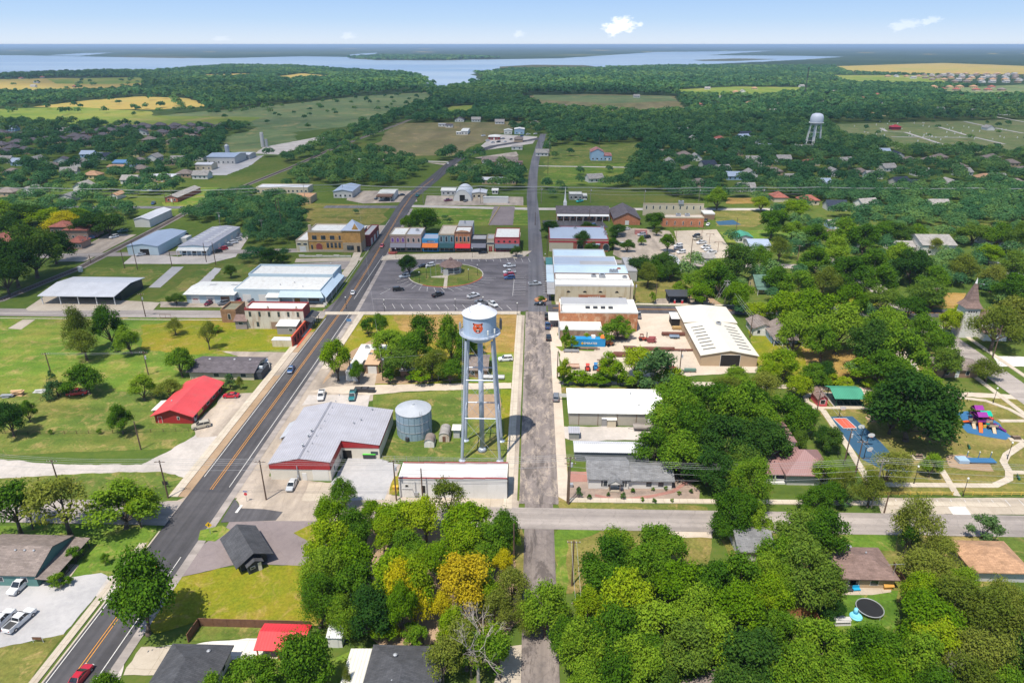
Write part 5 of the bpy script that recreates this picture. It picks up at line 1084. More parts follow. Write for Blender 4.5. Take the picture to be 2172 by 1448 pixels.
o,W,D,h=shop(1033,1048,506,497,'narrow cream stone shop with a red door between two wider shops',W_cream,TRIM_T,R_grey,None,'narrow cream shop with a red door',[('f',2,3.8,1.8,0.8)],front=W_cream);opening(o,'f',W/2,0.1,1.5,2.6,W,D,TRIM_T,surf('crimson_door',(0.3,0.02,0.02),0.5),'door',True)
o,W,D,h=shop(1049.5,1101.5,503,484,'coral red shop with four round windows at the corner of the square',surf('coral_wall',(0.55,0.095,0.10),0.8),TRIM_R,R_white,(CANV('slate_awning',(0.10,0.14,0.17)),2.6),'coral red corner shop')
for i in range(4):
 mb=MB();x=W*(0.16+i*0.225);mb.loft([[(x+r*cos(a),-d,5.2+r*sin(a)) for a in [k*pi/8 for k in range(16)]] for r,d in ((0.55,0.0),(0.55,0.06))],0);part('round_window',mb,GL,o)
hh=7.2;rows=[(603.5,592,1177,1343),(592,578.5,1176,1337),(578.5,561,1173.5,1331),(561,543,1171.5,1308),(543,528,1170,1284)]
lab=[('cream painted brick building with a faded wall mural facing the street','cream brick building with the mural',W_beige,R_white,TRIM_W),('white flat-roofed shop with dark stepped parapet behind the cream mural building',None,W_ltgrey,R_white,TRIM_B),('wide pale blue flat-roofed shop, middle of the row east of the square','wide pale blue-roofed shop',W_ltgrey,R_sky,R_sky),('two-tone blue and grey flat-roofed shop beside the wide pale blue one',None,W_pink,R_bluef,TRIM_W),('flat-roofed shop with blue roof at the north end of the row','blue-roofed shop at the row end',BR_dkred,R_sky,W_ltgrey)]
y0=G(1180,641)[1]
for (ra,rb,xl,xr_),(lb,lm_,wl_,rf,tr_) in zip(rows,lab):
 y1=G(1200,rb,hh+0.4)[1];x0=G(1177,641)[0];x1=G(xr_,ra,hh)[0]
 o=bldw('shop',lb,'shop',x0,x1,y0,y1 -0.15,hh,roof='flat',par=0.45,wall=wl_,roofm=rf,trim=tr_,lm=lm_,deep=True,wins=[('l',2,0.3,2.4,2.4,'window'),('l',3,4.6,1.0,1.6)]);W,D=x1 - x0,y1 - y0
 part('canopy',MB().box(-3.2,-0.05,0.2,D -0.3,3.3,3.5),R_grey if ra>590 else surf('teal_canopy',(0.06,0.2,0.21),0.7) if ra<545 else R_sky,o);posts(o,[(-3.0,0.6),(-3.0,D -0.8)],3.3,0.07,DARKM)
 if ra>600:
  for u in (0.17,0.38,0.58,0.79):
   mb=MB();x=W*u;mb.poly([(x+0.75*cos(a),-0.05,4.3+0.75*sin(a)) for a in [k*pi/8 for k in range(9)]]);part('arch_opening',mb,INT,o)
  mb=MB();x=W*0.475;mb.box(x -5.6,x+5.6,-0.06,-0.02,0.7,3.6);mb.box(x -5.3,x+5.3,-0.075,-0.06,1.0,3.3,1);mu=part('mural',mb,[surf('mural_border',(0.45,0.3,0.2),0.8),surf('mural_brown',(0.35,0.13,0.06),0.8,0.3,0.6)],o)
  mb=MB();rg=random.Random(3)
  for i in range(7): a=x -1.6+i*0.72;mb.prism([(a,-0.1),(a+0.5,-0.1),(a+0.5,-0.08),(a,-0.08)],1.9+0.06*i,2.6+0.06*i)
  mb.box(x -0.9,x+3.8,-0.1,-0.08,1.3,1.62);part('faded_lettering',mb,surf('faded_white_paint',(0.5,0.45,0.4),0.9,0.3),mu)
  for u,z,w_,h_ in ((0.235,0.9,0.8,0.5),(0.84,0.4,1.4,2.2)): opening(o,'f',W*u,z,w_,h_,W,D,TRIM_T,INT,'window',True)
 elif ra>590:
  bump(o,W*0.52,D*0.5,hh+0.1,2,1.6,1.0);bump(o,W*0.63,D*0.45,hh+0.1,2.4,2.2,1.4);bump(o,W*0.93,D*0.4,hh+0.1,1.8,1.8,0.8)
 elif ra>570:
  for u in (0.77,0.81,0.85): bump(o,W*u,2.2,hh+0.1,1.1,1.1,1.3)
  bump(o,W*0.9,D*0.6,hh+0.1,1.4,1.0,0.5,'hatch',surf('rust_hatch',(0.4,0.13,0.06),0.8))
 elif ra>550: part('grey_roof_patch',MB().box(W*0.42,W -0.4,0.5,D*0.5,hh+0.1,hh+0.16),R_grey,o)
 y0=y1
xw,yw0=G(1330,600);
bldw('shed','grey metal rear shed behind the pale blue-roofed shops','shed',G(1331,600)[0],G(1352,600)[0],G(1340,596)[1],G(1340,566)[1],4.5,roof='flat',par=0.2,wall=W_ltgrey,roofm=R_grey,trim=R_grey)
o,W,D,h=bld('brick_store','red and tan brick building with a big blue-grey roof and rounded entrance canopy','store',1165,533,1289,h=6.2,yb=481,roof='flat',par=0.4,wall=BR_red,roofm=R_bluef,trim=TRIM_R,lm='red brick building with the blue-grey roof',deep=True,frame=TRIM_W,wins=[('f',2,1.0,1.6,2.4,'window',(5.5,9.5)),('f',2,0.8,3.0,1.8,'arched_window',(15.5,28.5))])
mb=MB();mb.box(-0.08,12,-0.12,0,0,h -1.6);mb.box(-0.08,W,-0.1,0,h -0.6,h -0.25);part('tan_panel',mb,W_cream,o);part('red_band',MB().box(-0.1,W+0.02,-0.16,0,h -1.6,h -0.9),surf('red_band_paint',(0.42,0.05,0.06),0.8),o)
mb=MB();mb.prism([(22+3.6*cos(a),1.6*-abs(sin(a))) for a in [pi*k/12 for k in range(13)]],3.5,4.2);part('entrance_canopy',mb,[R_sky],o)
for a,b in ((14,22),(14,8),(29,9),(29,14),(28.5,24)): bump(o,a,b,h+0.1,1.5,1.2,0.9)
x0,yS2=G(1187,719);x1=G(1276,719)[0];h2=HT(x0,yS2,699);yS1=G(1200,682,h2)[1]
o=bldw('shop','low white-roofed building with worn brown brick wall behind the blue container','building',x0,x1,yS2,yS1 -0.1,h2,roof='flat',par=0.15,wall=BR_worn,roofm=R_white,trim=R_white,lm='low building behind the blue container',deep=True,wins=[('f',1,1.5,0.7,1.2,'window',9.5)])
part('grey_facade',MB().box(-0.3,0,-0.3,yS1 - yS2,0,h2+0.9),W_ltgrey,o)
x0=G(1186,682)[0];x1=G(1343,682)[0];h1=HT(x0,yS1,662);yb=min(G(1200,632,h1+0.5)[1],249)
o=bldw('shop','orange brick building with white front roof and grey rear roof on the cross street','building',x0,x1,yS1,yb,h1,roof='flat',par=0.25,wall=BR_orange,roofm=R_white,trim=R_white,lm='orange brick building on the cross street',deep=True)
W,D=x1 - x0,yb - yS1;mb=MB();mb.box(0.5,W*0.9,D*0.45,D -0.1,h1+0.1,h1+0.9);mb.box(0.3,W*0.9+0.2,D*0.44,D*0.45,h1+0.1,h1+1.05,1);part('upper_roof',mb,[R_grey,TRIM_W],o)
for i in range(4): mb=MB();a=W*(0.36+i*0.1);mb.box(a -0.8,a+0.8,D*0.26,D*0.34,h1+0.1,h1+0.75);part('skylight_box',mb,DARKM,o)
part('west_facade',MB().box(-0.4,0,0,D*0.6,0,h1+0.7),BR_orange,o);part('canopy',MB().box(-4.2,-0.4,D*0.15,D*0.75,3.2,3.35),R_white,o)
x0,y0=G(1485,776);x1=G(1603,776)[0];h=HT(x0,y0,753);y1=G(1460,687,h)[1]
o=bldw('workshop','large tan steel workshop with a pale roof, dark skylights and a wide open door','workshop',x0,x1,y0,y1,h,roof='gy',rise=1.7,wall=W_tan,roofm=ribbed('cream_metal_roof',(0.64,0.60,0.51),0.55,0.6,1,0.04),ov=0.35,lm='tan steel workshop with skylights',deep=True,wins=[('f',1,0.05,6.2,4.0,'garage_door',(x1 - x0)*0.52,INT)])
W,D=x1 - x0,y1 - y0;xm=W/2
for sx in (-1,1):
 for i in range(8):
  yy=D*(0.12+i*0.1);a,b=xm+sx*xm*0.42,xm+sx*xm*0.86;za,zb=h+1.7*(1 -0.42)+0.19,h+1.7*(1 -0.86)+0.19;mb=MB();mb.poly([(a,yy,za),(b,yy,zb),(b,yy+0.75,zb),(a,yy+0.75,za)][::sx]);part('skylight',mb,surf('smoked_skylight',(0.08,0.075,0.07),0.4),o)
bump(o,xm+1.8,D*0.86,h+1.4,1.6,1.4,1.0)
ya=y1+0.05;yb=G(1445,651,h+0.6)[1];xa,xb=G(1448,677,h+0.6)[0],G(1557,678,h+0.6)[0]
bldw('workshop','rear tan steel workshop with a plain pale roof beside the cross street','workshop',xa,xb,ya,min(yb,246),h+0.6,roof='gy',rise=0.8,wall=W_tan,roofm=MATS['cream_metal_roof'],ov=0.3)
bld('shed','small open lean-to with a pale roof beside the tan steel workshop','shed',1424,692,1444,h=3,D=5,roof='shedb',rise=0.5,wall=INT,roofm=R_wmetaly,ov=0.3)
o,W,D,h=bld('building','long white building with a ribbed white roof and stepped dark red coping','building',848,1054,1076,yt=1015,yb=981,roof='flat',par=0.15,wall=surf('fresh_white_wall',(0.68,0.665,0.64),0.8,0.08,0.3,stain=(0.6,0.58,0.55)),roofm=ribbed('white_ribbed_roof',(0.58,0.56,0.54),0.6,0.9,1,0.08,stain=(0.42,0.41,0.41)),trim=TRIM_W,lm='long white building below the tower',deep=True,frame=TRIM_W,wins=[('f',1,1.4,0.9,2.0,'window',5.6,INT),('f',1,3.0,0.6,0.5,'window',1.8,INT)])
for i in range(5):
 a,b=W*i/5,W*(i+1)/5;t0=h+.1+.1*i
 for c0,c1 in ((-.06,.24),(D -.24,D+.06)):
  part('parapet_step',MB().box(a,b,c0,c1,h+.1,t0+.06),TRIM_W,o);part('stepped_coping',MB().box(a,b,c0 -.04,c1+.04,t0+.06,t0+.17),TRIM_R,o)
part('east_front',MB().box(W,W+0.12,0.2,D -0.2,0,h+0.6),DARKM,o);mb=MB();mb.tube((3.8,-0.2,0.5),(3.8,-0.2,4.6),0.06);mb.box(3.4,4.4,-0.35,0,0.8,1.6);mb.tube((0.6,-0.15,2.6),(3,-0.15,2.6),0.05);mb.tube((3,-0.15,2.6),(3.4,-0.15,1.4),0.05);part('meter_box',mb,METAL,o)
def lerp(a,b,t): return tuple(x+(y - x)*t for x,y in zip(a,b))
TW_G=surf('silver_tower_paint',(0.40,0.45,0.53),0.4,0.1,0.3,0.15,stain=(0.34,0.34,0.36));TW_B=surf('pale_blue_tank_paint',(0.38,0.47,0.6),0.45,0.08,0.2,stain=(0.33,0.38,0.46));TW_W=surf('white_tank_roof',(0.56,0.57,0.62),0.5,0.08,0.3,stain=(0.47,0.46,0.47))
def tower_legs(o,half_b,half_t,zt,levels,r,phases,m,base=True):
 F=[(half_b*sx,half_b*sy,0) for sx,sy in phases];T=[(half_t*sx,half_t*sy,zt) for sx,sy in phases]
 for a,b in zip(F,T):
  mb=MB();mb.tube(a,b,r,r*0.9,8)
  if base: mb.cyl(a[0],a[1],0,0.4,1.0,0.4,8)
  part('leg',mb,m,o)
 n=len(F)
 for z in levels:
  for i in range(n): mb=MB();a,b=lerp(F[i],T[i],z/zt),lerp(F[(i+1) % n],T[(i+1) % n],z/zt);mb.tube(a,b,0.16);part('strut',mb,m,o)
 zs=[0]+list(levels)+[zt]
 for i in range(n):
  for z0,z1 in zip(zs,zs[1:]):
   for p,q in ((i,(i+1) % n),((i+1) % n,i)): mb=MB();mb.tube(lerp(F[p],T[p],z0/zt),lerp(F[q],T[q],z1/zt),0.035,n=4);part('brace_rod',mb,m,o)
tx,ty=-12.5,150.0
o=thing('water_tower','tall silver-blue water tower with an orange animal-head emblem on its tank','water tower',tx,ty);LM.append(('tall water tower with the emblem',tx,ty))
tower_legs(o,4.75,3.05,32,[11.8,22],0.36,[(-1,-1),(1,-1),(1,1),(-1,1)],TW_G)
mb=MB();mb.cyl(0,0,0,1.0,1.3,0.75,14);mb.cyl(0,0,1.0,31,0.62,0.62,14);part('riser_pipe',mb,TW_G,o,True)
RT=3.95;mb=MB();mb.lathe([(0.6,30.8),(2.2,31.1),(3.4,31.9),(RT,33.0),(RT,38.0)],40);part('tank',mb,TW_B,o,False)
mb=MB();mb.lathe([(RT+0.25,37.9),(RT+0.25,38.08),(2.6,39.1),(0.75,40.0),(0.02,40.05)],40);mb.cyl(0,0,40.0,40.35,0.5,0.45,14);part('tank_roof',mb,TW_W,o)
mb=MB();mb.lathe([(RT,33.0),(RT+1.0,33.0),(RT+1.0,33.2),(RT,33.2)],40);part('gallery_floor',mb,TW_G,o)
mb=MB()
for z in (33.75,34.3): mb.path([((RT+0.95)*cos(a),(RT+0.95)*sin(a),z) for a in [i*2*pi/40 for i in range(41)]],0.035,4)
for i in range(20): a=i*pi/10;mb.tube(((RT+.95)*cos(a),(RT+.95)*sin(a),33.2),((RT+.95)*cos(a),(RT+.95)*sin(a),34.3),0.035,n=4)
part('handrail',mb,TW_G,o)
mb=MB();p0=(-4.9,-4.5,0);p1=(-3.6,-3.2,33)
for s_ in (-0.22,0.22): mb.tube((p0[0]+s_,p0[1],0),(p1[0]+s_,p1[1],33),0.05,n=4)
for i in range(60): q=lerp(p0,p1,i/60);mb.tube((q[0] -.22,q[1],q[2]),(q[0]+.22,q[1],q[2]),0.03,n=4)
part('ladder',mb,TW_G,o)
mb=MB();mb.tube((-3.0,-2.6,38.1),(-0.5,-0.5,39.95),0.16,n=4);mb.tube((-2.0,-2.3,38.6),(-2.2,-2.4,40.6),0.05);part('roof_ladder',mb,METAL,o)
for a,z in ((-1.1,33.2),(-0.7,33.2),(0.12,33.2),(3.2,33.4),(3.0,33.3)):
 mb=MB();x,y=(RT+0.85)*cos(a),(RT+0.85)*sin(a);mb.tube((x,y,z),(x,y,z+1.6),0.06);mb.box(x -0.16,x+0.16,y -0.14,y+0.14,z+0.9,z+2.0);part('antenna',mb,TRIM_W if a<3 else METAL,o)
mb=MB();mb.box(RT+0.75,RT+1.3,-0.5,0.5,34,36.4);mb.tube((RT+0.9,0,33),(RT+0.9,0,37),0.08);part('antenna',mb,DARKM,o)
EM_O=surf('orange_emblem_paint',(0.62,0.10,0.035),0.6,0.05);EM_K=surf('black_emblem_paint',(0.02,0.01,0.01),0.6);EM_W=surf('white_emblem_paint',(0.7,0.68,0.64),0.6)
def decal(pts,lift,ca=-pi/2 -0.04,zc=35.6):
 mb=MB();R_=RT+lift
 n=len(pts);cx_,cz_=sum(p[0] for p in pts)/n,sum(p[1] for p in pts)/n
 W_=lambda p: (R_*cos(ca+p[0]/RT),R_*sin(ca+p[0]/RT),zc+p[1])
 for i in range(n):
  a,b=pts[i],pts[(i+1) % n]
  for k in range(3):
   t0,t1=k/3,(k+1)/3;A_=lambda p,t: (cx_+(p[0] - cx_)*t,cz_+(p[1] - cz_)*t)
   q=[W_(A_(a,t0)),W_(A_(a,t1)),W_(A_(b,t1)),W_(A_(b,t0))];mb.poly(q if k else q[1:3]+[q[0]])
 return mb
head=[(-1.2,-0.2),(-1.15,0.35),(-0.95,0.62),(-1.2,1.1),(-1.1,1.35),(-0.7,1.2),(-0.3,1.15),(0.3,1.15),(0.7,1.2),(1.1,1.35),(1.2,1.1),(0.95,0.62),(1.15,0.35),(1.2,-0.2),(1.0,-0.5),(0.95,-0.75),(0.7,-0.85),(0.5,-1.1),(0,-1.2),(-0.5,-1.1),(-0.7,-0.85),(-0.95,-0.75),(-1.0,-0.5)]
e=part('emblem',decal(head,0.015),EM_O,o)
ell=lambda x,z,a,b,n=10: [(x+a*cos(i*2*pi/n),z+b*sin(i*2*pi/n)) for i in range(n)]
for nm,p,l,m in [('ear',ell(-0.95,1.05,0.17,0.2),.03,EM_K),('ear',ell(0.95,1.05,0.17,0.2),.03,EM_K),('eye',ell(-0.45,0.5,0.2,0.15),.03,EM_W),('eye',ell(0.45,0.5,0.2,0.15),.03,EM_W),('pupil',ell(-0.4,0.48,0.1,0.13),.04,EM_K),('pupil',ell(0.4,0.48,0.1,0.13),.04,EM_K),('nose',[(-0.22,0.3),(0.22,0.3),(0.1,0.0),(-0.1,0.0)],.03,EM_K),('mouth',[(-0.5,-0.5),(-0.25,-0.25),(0.25,-0.25),(0.5,-0.5),(0.4,-0.95),(-0.4,-0.95)],.03,EM_K),('teeth',[(-0.4,-0.42),(-0.2,-0.28),(0.2,-0.28),(0.4,-0.42),(0.2,-0.5),(-0.2,-0.5)],.04,EM_W),('teeth',[(-0.28,-0.9),(0.28,-0.9),(0.2,-0.72),(-0.2,-0.72)],.04,EM_W)]: part(nm,decal(p,l),m,e)
gx,gy=G(880,917);o=thing('storage_tank','round blue-grey corrugated storage tank with a pale conical roof and ladder','tank',gx,gy);LM.append(('round blue-grey storage tank',gx,gy));FOOT.append((gx -6,gx+6,gy -6,gy+6))
TK=surf('tank_steel',(0.27,0.36,0.43),0.5,0.12,0.5,0.2);mb=MB();mb.lathe([(4.65,0),(4.65,7.3)],40);part('shell',mb,TK,o)
for z in (2.4,4.9,7.25): mb=MB();mb.lathe([(4.66,z -0.07),(4.74,z -0.07),(4.74,z+0.07),(4.66,z+0.07)],40);part('hoop',mb,METAL,o)
mb=MB()
for z0 in (0,2.4,4.9):
 for i in range(20): a=i*pi/10+z0;mb.box(4.66*cos(a) -0.06,4.66*cos(a)+0.06,4.66*sin(a) -0.06,4.66*sin(a)+0.06,z0,z0+2.35)
part('plate_seam',mb,surf('tank_seam',(0.17,0.24,0.3),0.5),o)
mb=MB();mb.lathe([(4.8,7.25),(4.8,7.4),(0.4,8.6),(0.02,8.65)],20);mb.cyl(0,0,8.6,8.9,0.35,n=12);part('roof',mb,surf('galvanised_cone',(0.42,0.44,0.47),0.5,0.15,0.4,0.2),o)
mb=MB();[mb.tube((2.6+s_,-3.95,0.5),(2.6+s_,-3.95,8.6),0.05,n=4) for s_ in (-0.3,0.3)];[mb.tube((2.3,-3.95,0.6+i*0.4),(2.9,-3.95,0.6+i*0.4),0.03,n=4) for i in range(20)];part('ladder',mb,METAL,o);mb=MB();mb.cyl(-1.2,-4.6,0.3,1.3,0.55,n=12);part('hatch',mb,DARKM,o)
def barrel_shed(label,ax,ay,bx,hw,D,m,door):
 x0,y0=G(ax,ay);x1=G(bx,ay)[0];W=x1 - x0;o=thing('pump_shed',label,'shed',x0,y0);n=8
 rg=lambda y: [(0,y,0),(W,y,0)]+[(W/2+W/2*cos(a),y,hw+W*0.42*sin(a)) for a in [i*pi/n for i in range(n+1)]]
 mb=MB();mb.loft([rg(0),rg(D)],0);part('wall',mb,m,o);rf=MB()
 for i in range(n): a,b=i*pi/n,(i+1)*pi/n;f=lambda t,y,k: (W/2+(W/2+k)*cos(t),y,hw+(W*0.42+k)*sin(t));rf.poly([f(a,-0.15,.06),f(a,D+.15,.06),f(b,D+.15,.06),f(b,-0.15,.06)])
 part('roof',rf,S_pale if D>4 else S_taupe,o);part('door',MB().box(W*0.36,W*0.66,-0.06,0,0.05,1.7),door,o);FOOT.append((x0 -1,x1+1,y0 -1,y0+D+1));return o
barrel_shed('white round-topped shed with double doors in front of the storage tank',900,949,921,1.4,3.2,W_white,DOORW);barrel_shed('pale stone shed with rounded roof and brown door by the water tower',931,937,953,1.6,4.6,W_plaster,DOORB)
o,W,D,h=bld('shelter','little pump shelter with a white flat roof beside the stone shed','shelter',962,929,975,h=2.6,D=2.0,roof='shedb',rise=0.1,wall=W_ltgrey,roofm=R_white,ov=0.4)
o,W,D,h=bld('house','white flat-roofed house with rooftop units behind the leafy green tree','house',735,808,760,h=3.2,D=21,roof='flat',par=0.1,wall=W_white,roofm=R_white,trim=TRIM_W,lm='white flat-roofed house')
part('wing',MB().box(W,W+6.5,9,D,0,3.1),W_white,o);part('wing_roof',MB().box(W,W+6.7,8.8,D,3.1,3.3),R_white,o)
for a,b in ((W+1.5,12),(W+3.6,17),(W -1,18),(W+4.4,11)): bump(o,a,b,3.25,1.3,1.0,0.9)
o,W,D,h=bld('garage','tan garage with a sloping tan roof and white roller door','garage',777,792,804,h=3.2,D=9,roof='shedb',rise=0.8,wall=W_brown,roofm=surf('tan_sheet_roof',(0.48,0.32,0.2),0.7),ov=0.3,deep=True,lm='tan garage with the roller door',wins=[('f',1,0.05,2.6,2.4,'garage_door')])
bld('shed','long white-roofed shed under the trees beside the alley','shed',850,800,900,h=2.3,D=6.5,roof='shedb',rise=0.3,wall=W_brown,roofm=R_galv,ov=0.3)
o,W,D,h=bld('house','brown-roofed cottage behind the legs of the water tower','house',993,800,1033,h=2.7,D=11,roof='gx',rise=1.6,wall=W_brown,roofm=S_taupe,ov=0.5,wins=[('f',2,1,1,1.1)],lm='brown cottage behind the tower')
o,W,D,h=bld('store','long warehouse with a broad plain white roof and beige walls beside the street','warehouse',1207,901,1408,h=3.9,yb=829,roof='shedb',rise=0.6,wall=surf('beige_panel_wall',(0.36,0.33,0.27),0.8,0.1),roofm=surf('bright_white_roof',(0.72,0.715,0.68),0.7,0.06,0.08,stain=(0.62,0.6,0.55)),ov=0.4,lm='long white-roofed warehouse',wins=[('f',1,0.05,1.0,2.1,'door',22)])
for i in range(5): mb=MB();x=W*(i+0.5)/5;mb.box(x -0.06,x+0.06,-0.1,0,0,h);part('downpipe',mb,TRIM_B,o)
vent(o,W*0.68,D*0.8,h+0.6);vent(o,W*0.74,D*0.3,h+0.4)
bld('shed','small white-topped shed in the gravel yard below the long warehouse','shed',1288,906,1306,h=2.3,D=2.6,roof='shedb',rise=0.3,wall=W_cream,roofm=R_white,ov=0.2);bld('shed','small grey-topped shed joined to the white-topped one in the gravel yard','shed',1276,904,1287,h=2.3,D=2.4,roof='shedb',rise=0.3,wall=W_grey,roofm=R_galv,ov=0.1)
bld('shed','tiny grey-roofed shed at the street edge of the gravel yard','shed',1207,932,1228,h=2.0,D=2.6,roof='shedb',rise=0.3,wall=W_grey,roofm=R_gmetal,ov=0.2)
o,W,D,h=bld('mobile_home','long narrow grey home with a shining corrugated metal roof','mobile home',1219,977,1375,h=2.8,yb=936,roof='gx',rise=0.7,wall=surf('slate_wall',(0.16,0.17,0.18),0.8),roofm=R_galv,ov=0.3,deep=True,lm='narrow home with the corrugated roof',wins=[('f',1,1.2,1.4,0.8,'window',16.2)])
o,W,D,h=bld('house','white house with grey shingle roofs and gabled porch above the gravel garden','house',1248,1036,1332,h=2.9,D=9.0,roof='gx',rise=1.9,wall=W_white,roofm=S_grey,ov=0.4,deep=True,lm='white house with the gravel garden',wins=[('f',2,0.9,0.9,1.4,'window',(3.9,7.9))])
for x in (3.1,4.7,7.1,8.7): part('shutter',MB().box(x -0.16,x+0.16,-0.07,0,0.85,2.35),DARKM,o)
part('step',MB().box(4.6,7.4,-1.6,0,0,0.5),CO_slab,o);posts(o,[(4.8,-1.4),(7.2,-1.4)],2.6,0.1,WOODP)
for a,b,c_,d_ in (((4.3,-1.8,2.5),(6.0,-1.8,3.6),(6.0,2.0,3.6),(4.3,1.2,2.9)),((6.0,-1.8,3.6),(7.7,-1.8,2.5),(7.7,1.2,2.9),(6.0,2.0,3.6))): slabroof(o,[a,b,c_,d_],0.12,S_grey,'porch_roof')
mb=MB();mb.poly([(4.5,-1.7,2.45),(7.5,-1.7,2.45),(6.0,-1.7,3.4)]);part('porch_gable',mb,W_white,o);mb=MB();mb.box(W,W+10.2,0.4,7.6,0,2.4);wg=part('wing',mb,W_white,o);r_,g_=roof_mesh('gx',10.4,7.4,2.4,1.5,0.35);rr=part('wing_roof',r_,S_grey,o);rr.location=(W,0.3,0)
for x in (W+4.8,W+7.6): part('window',MB().box(x -0.6,x+0.6,0.3,0.4,0.8,2.0),GL,wg)
x0,y0=G(1668,1028);o=thing('house','large old house with a mauve metal roof, dormers and white porches among trees','house',x0,y0);LM.append(('large mauve-roofed house',x0+5,y0+6));FOOT.append((x0 -6,x0+12,y0 -2,y0+22))
mb=MB();mb.box(0,9.6,0,9,0,3.4);mb.box(-2.5,5.5,9,21,0,3.4);part('wall',mb,W_ltgrey,o)
def gparts(g,m,o,x,y):
 for f in (g.f if g else ()):
  mb=MB();mb.poly([g.v[i] for i in f]);q=part('gable',mb,m,o);q.location=(x,y,0)
def roofpart(k,W,D,h,rise,ov,x,y,m,nm='roof'):
 r,g=roof_mesh(k,W,D,h,rise,ov);q=part(nm,r,m,o);q.location=(x,y,0)
 gparts(g,W_ltgrey,o,x,y)
roofpart('hip',10.6,10.5,3.4,3.6,0.5,-0.5,-0.5,R_mauve);roofpart('gy',8.4,14,3.4,3.0,0.5,-2.7,8,R_mauve)
for i in range(3): mb=MB();yy=10.5+i*3.8;mb.box(2.4,4.9,yy,yy+2.2,4.6,5.6);part('dormer',mb,W_white,o);slabroof(o,[(2.0,yy -0.3,6.1),(5.2,yy -0.3,5.6),(5.2,yy+2.5,5.6),(2.0,yy+2.5,6.1)],0.1,R_mauve,'dormer_roof')
mb=MB();mb.poly([(6.2,0.6,4.3),(8.6,0.6,4.3),(7.4,0.6,5.5)]);part('roof_vent_gable',mb,W_dark,o);slabroof(o,[(5.8,0.2,4.2),(7.4,0.2,5.8),(7.4,3.4,5.8),(5.8,1.6,4.2)],0.1,R_mauve,'vent_roof');slabroof(o,[(7.4,0.2,5.8),(9.0,0.2,4.2),(9.0,1.6,4.2),(7.4,3.4,5.8)],0.1,R_mauve,'vent_roof')
slabroof(o,[(-6.0,0.2,2.7),(0.4,0.2,2.7),(0.4,5.5,3.5),(-6.0,5.5,3.5)],0.14,R_mauve,'porch_roof');posts(o,[(-5.8,0.4),(-2.8,0.4),(0,0.4),(10.3,-0.2),(9.0,-0.2)],2.7,0.1);mb=MB();mb.box(-6,0,0.2,6,0,0.5);mb.obox((-5.8,0.4),(0,0.4),0.08,1.1,1.3);part('porch_deck',mb,TRIM_W,o);mb=MB();[mb.box(-7.8+i*0.4,-5.8,0.6,2.2,i*0.12,i*0.12+0.12) for i in range(4)];part('steps',mb,W_blue,o)
P=G(1778,1162,2.8)
o,W,D,h=bld('house','low house with a wide brown hipped roof and back patio by the trampoline','house',1782,1246,1892,h=2.7,yb=1163,roof='hip',rise=1.9,wall=W_tan,roofm=S_brown,ov=0.6,lm='brown-roofed house by the trampoline',deep=True,wins=[('f',2,0.9,1.4,1.2,'window',(2.0,6.2)),('f',1,0.05,1.6,2.1,'door',2.4,GL)])
vent(o,3.5,6.5,4.3,0.3,0.4);vent(o,6.2,5.0,4.1,0.12,0.4);mb=MB();mb.tube((W*0.95,0.3,3),(W*0.95,0.3,6),0.04);mb.tube((W*0.8,0.3,5.6),(W*1.1,0.3,5.9),0.03);part('tv_aerial',mb,METAL,o)
bld('house','house with a light tan shingled hip roof on the deep green lawn','house',2060,1232,2170,h=2.8,yb=1150,roof='hip',rise=2.4,wall=W_ltgrey,roofm=S_tan,ov=0.7,lm='tan-roofed house on the green lawn')
bld('house','small grey-roofed house almost hidden among broad oaks near the road','house',1566,1190,1636,h=2.8,D=9,roof='gx',rise=1.6,wall=W_ltgrey,roofm=S_grey,ov=0.5,lm='grey-roofed house hidden among oaks')
P=G(1440,1412,2.8);bldw('house','taupe-roofed house half covered by oaks near the bottom edge','house',P[0],P[0]+10,P[1] -12,P[1],2.8,roof='hip',rise=2.0,wall=W_ltgrey,roofm=S_taupe,ov=0.5,lm='taupe-roofed house under the oaks')
fence('fence','short wooden yard fence between oaks and the trampoline lawn',[(1668,1306),(1724,1304),(1740,1340)],1.8,surf('orange_fence',(0.3,0.13,0.06),0.9,0.2),step=2.4);fence('fence','leaning board fence beside the brown-roofed house',[(1893,1205),(1918,1246)],1.7,FENW);fence('fence','pale wooden fence panel behind the olive trees',[(1920,1216),(1945,1224)],1.5,surf('blond_fence',(0.45,0.28,0.12),0.9))
